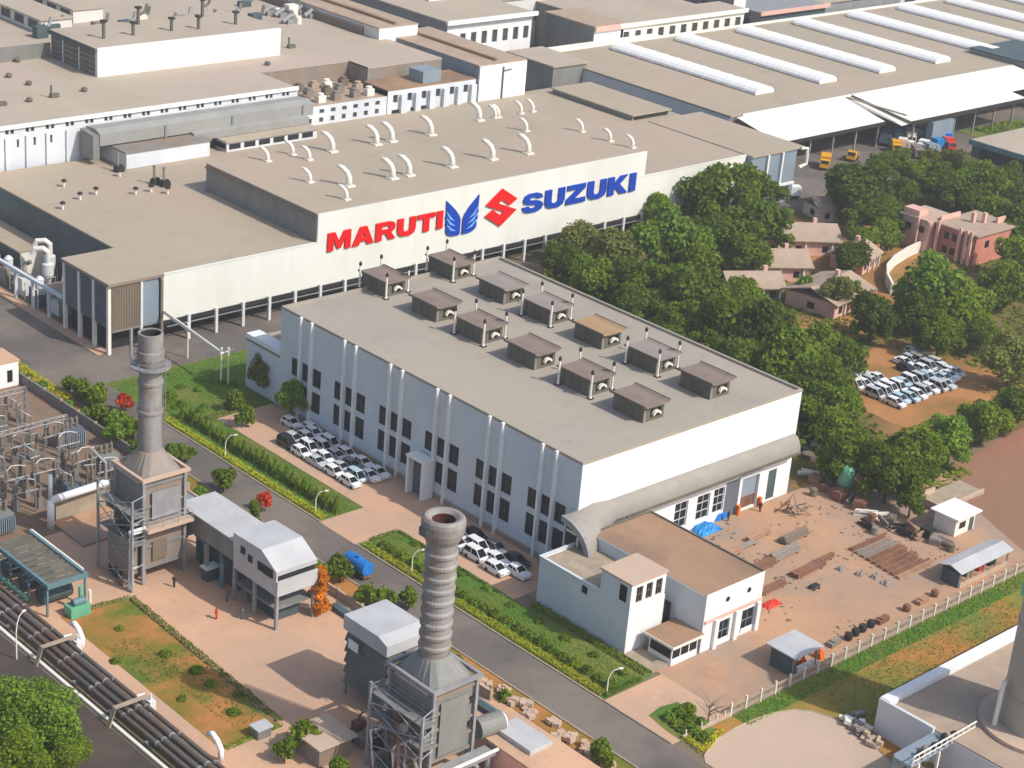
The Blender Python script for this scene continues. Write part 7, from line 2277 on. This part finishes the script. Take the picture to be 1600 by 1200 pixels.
hedge([(150.8, 188), (150.8, 228.5)], 1.2, .5, 'yellow', 'low yellow green hedge along the service road opposite the parked cars')
hedge([(150.8, 131.8), (150.8, 178.8)], 1.2, .5, 'yellow', 'low yellow green hedge along the service road in front of the annex')
hedge([(153.3, 188.2), (153.3, 228.3)], .7, .8, 'dark', 'dark hedge base under the spiky shrubs')
hedge([(157.0, 179.2), (152.0, 179.2)], .5, .5, 'dark', 'dark hedge edging the lawn strip at the drive opening')
hedge([(157.1, 158), (157.1, 179.0)], .4, .45, 'dark', 'thin dark hedge between the lawn strip and the cars by the hall corner')
hedge([(157.2, 131.7), (150.6, 131.5)], .5, .6, 'dark', 'dark hedge across the near end of the annex lawn')
hedge([(115.2, 150), (116.6, 184)], .7, .6, 'mid', 'dark green hedge along the paved side of the dirt plot')
hedge([(116.4, 184.2), (107.5, 185.2)], .6, .5, 'olive', 'low olive hedge across the far end of the dirt plot')
hedge([(115.0, 149.5), (107, 149.2)], .6, .5, 'mid', 'low green hedge across the near end of the dirt plot')
hedge([(141.6, 242), (141.8, 275)], 2.0, .9, 'yellow', 'bright yellow flowering hedge beside the pale blue hut')
hedge([(139.8, 236), (140.0, 252)], 1.0, .8, 'bright', 'bright green hedge in front of the pale blue hut')
hedge([(152.2, 119.6), (151.5, 116.2), (156.8, 118.0)], .8, .5, 'yellow', 'yellow green hedge bordering the triangular bed')
hedge([(158.6, 132), (158.7, 153)], 1.0, .7, 'mid', 'green hedge along the foot of the annex wing')
hedge([(155.8, 224.8), (166, 225.4)], 1.2, .7, 'olive', 'olive planting along the near edge of the hall lawn')
hedge([(362, 246.5), (384, 243)], 5.0, 1.2, 'bright', 'bright green hedge block on the far lawn', dens=8, leaf=(.5, .9))
hedge([(430, 266.5), (448, 266.5)], 6.0, .8, 'mid', 'green planted plot beside the long workshop under the canopy', dens=6, leaf=(.5, .9))


# ground cover: grass tufts that nobody could count
def tufts(name, poly_boxes, n, kind, size=(.25, .6), seed=1, top=.35):
    rng = np.random.default_rng(seed)
    Ps = []
    tot = sum((b[1] - b[0]) * (b[3] - b[2]) for b in poly_boxes)
    for b in poly_boxes:
        k = int(n * (b[1] - b[0]) * (b[3] - b[2]) / tot)
        Ps.append(np.stack([rng.uniform(b[0], b[1], k), rng.uniform(b[2], b[3], k), rng.uniform(.08, top, k)], 1))
    P_ = np.concatenate(Ps)
    N_ = rng.normal(size=P_.shape) * .6 + np.array([0, 0, 1.0])
    N_ /= np.linalg.norm(N_, axis=1, keepdims=True)
    return stuff(name, quads_mesh(name, leaf_quads(P_, N_, rng.uniform(*size, len(P_)), rng), LEAF[kind]))


tufts('lawn_grass', [(150.6, 181, 225, 245), (151.6, 157.3, 188, 228), (151.6, 157.3, 131.8, 179), (157.6, 159.2, 132, 152)], 16000, 'bright', (.10, .26), seed=2)
tufts('lawn_grass', [(150.6, 181, 225, 245), (151.6, 157.3, 188, 228), (151.6, 157.3, 131.8, 179)], 6000, 'mid', (.10, .26), seed=3)
tufts('verge_grass', [(160.5, 224, 116.6, 119.2)], 5000, 'bright', (.12, .32), seed=4)
tufts('verge_grass', [(172, 215, 108, 116.5)], 3500, 'olive', (.12, .32), seed=14)
tufts('weeds', [(110, 115.8, 152, 170), (107.5, 112, 165, 176)], 1300, 'olive', (.12, .32), seed=5)
tufts('undergrowth', [(218, 246, 160, 242), (252, 300, 186, 240), (330, 400, 195, 245), (285, 330, 150, 190)], 16000, 'dark', (.5, 1.3), seed=6)
tufts('undergrowth', [(238, 262, 149, 160), (230, 246, 143, 158)], 2600, 'mid', (.4, 1.0), seed=7)
tufts('undergrowth', [(217.5, 246, 162, 242)], 9000, 'deep', (.5, 1.2), seed=8, top=3.6)
tufts('undergrowth', [(246, 262, 184, 236)], 4500, 'dark', (.5, 1.2), seed=9, top=3.0)
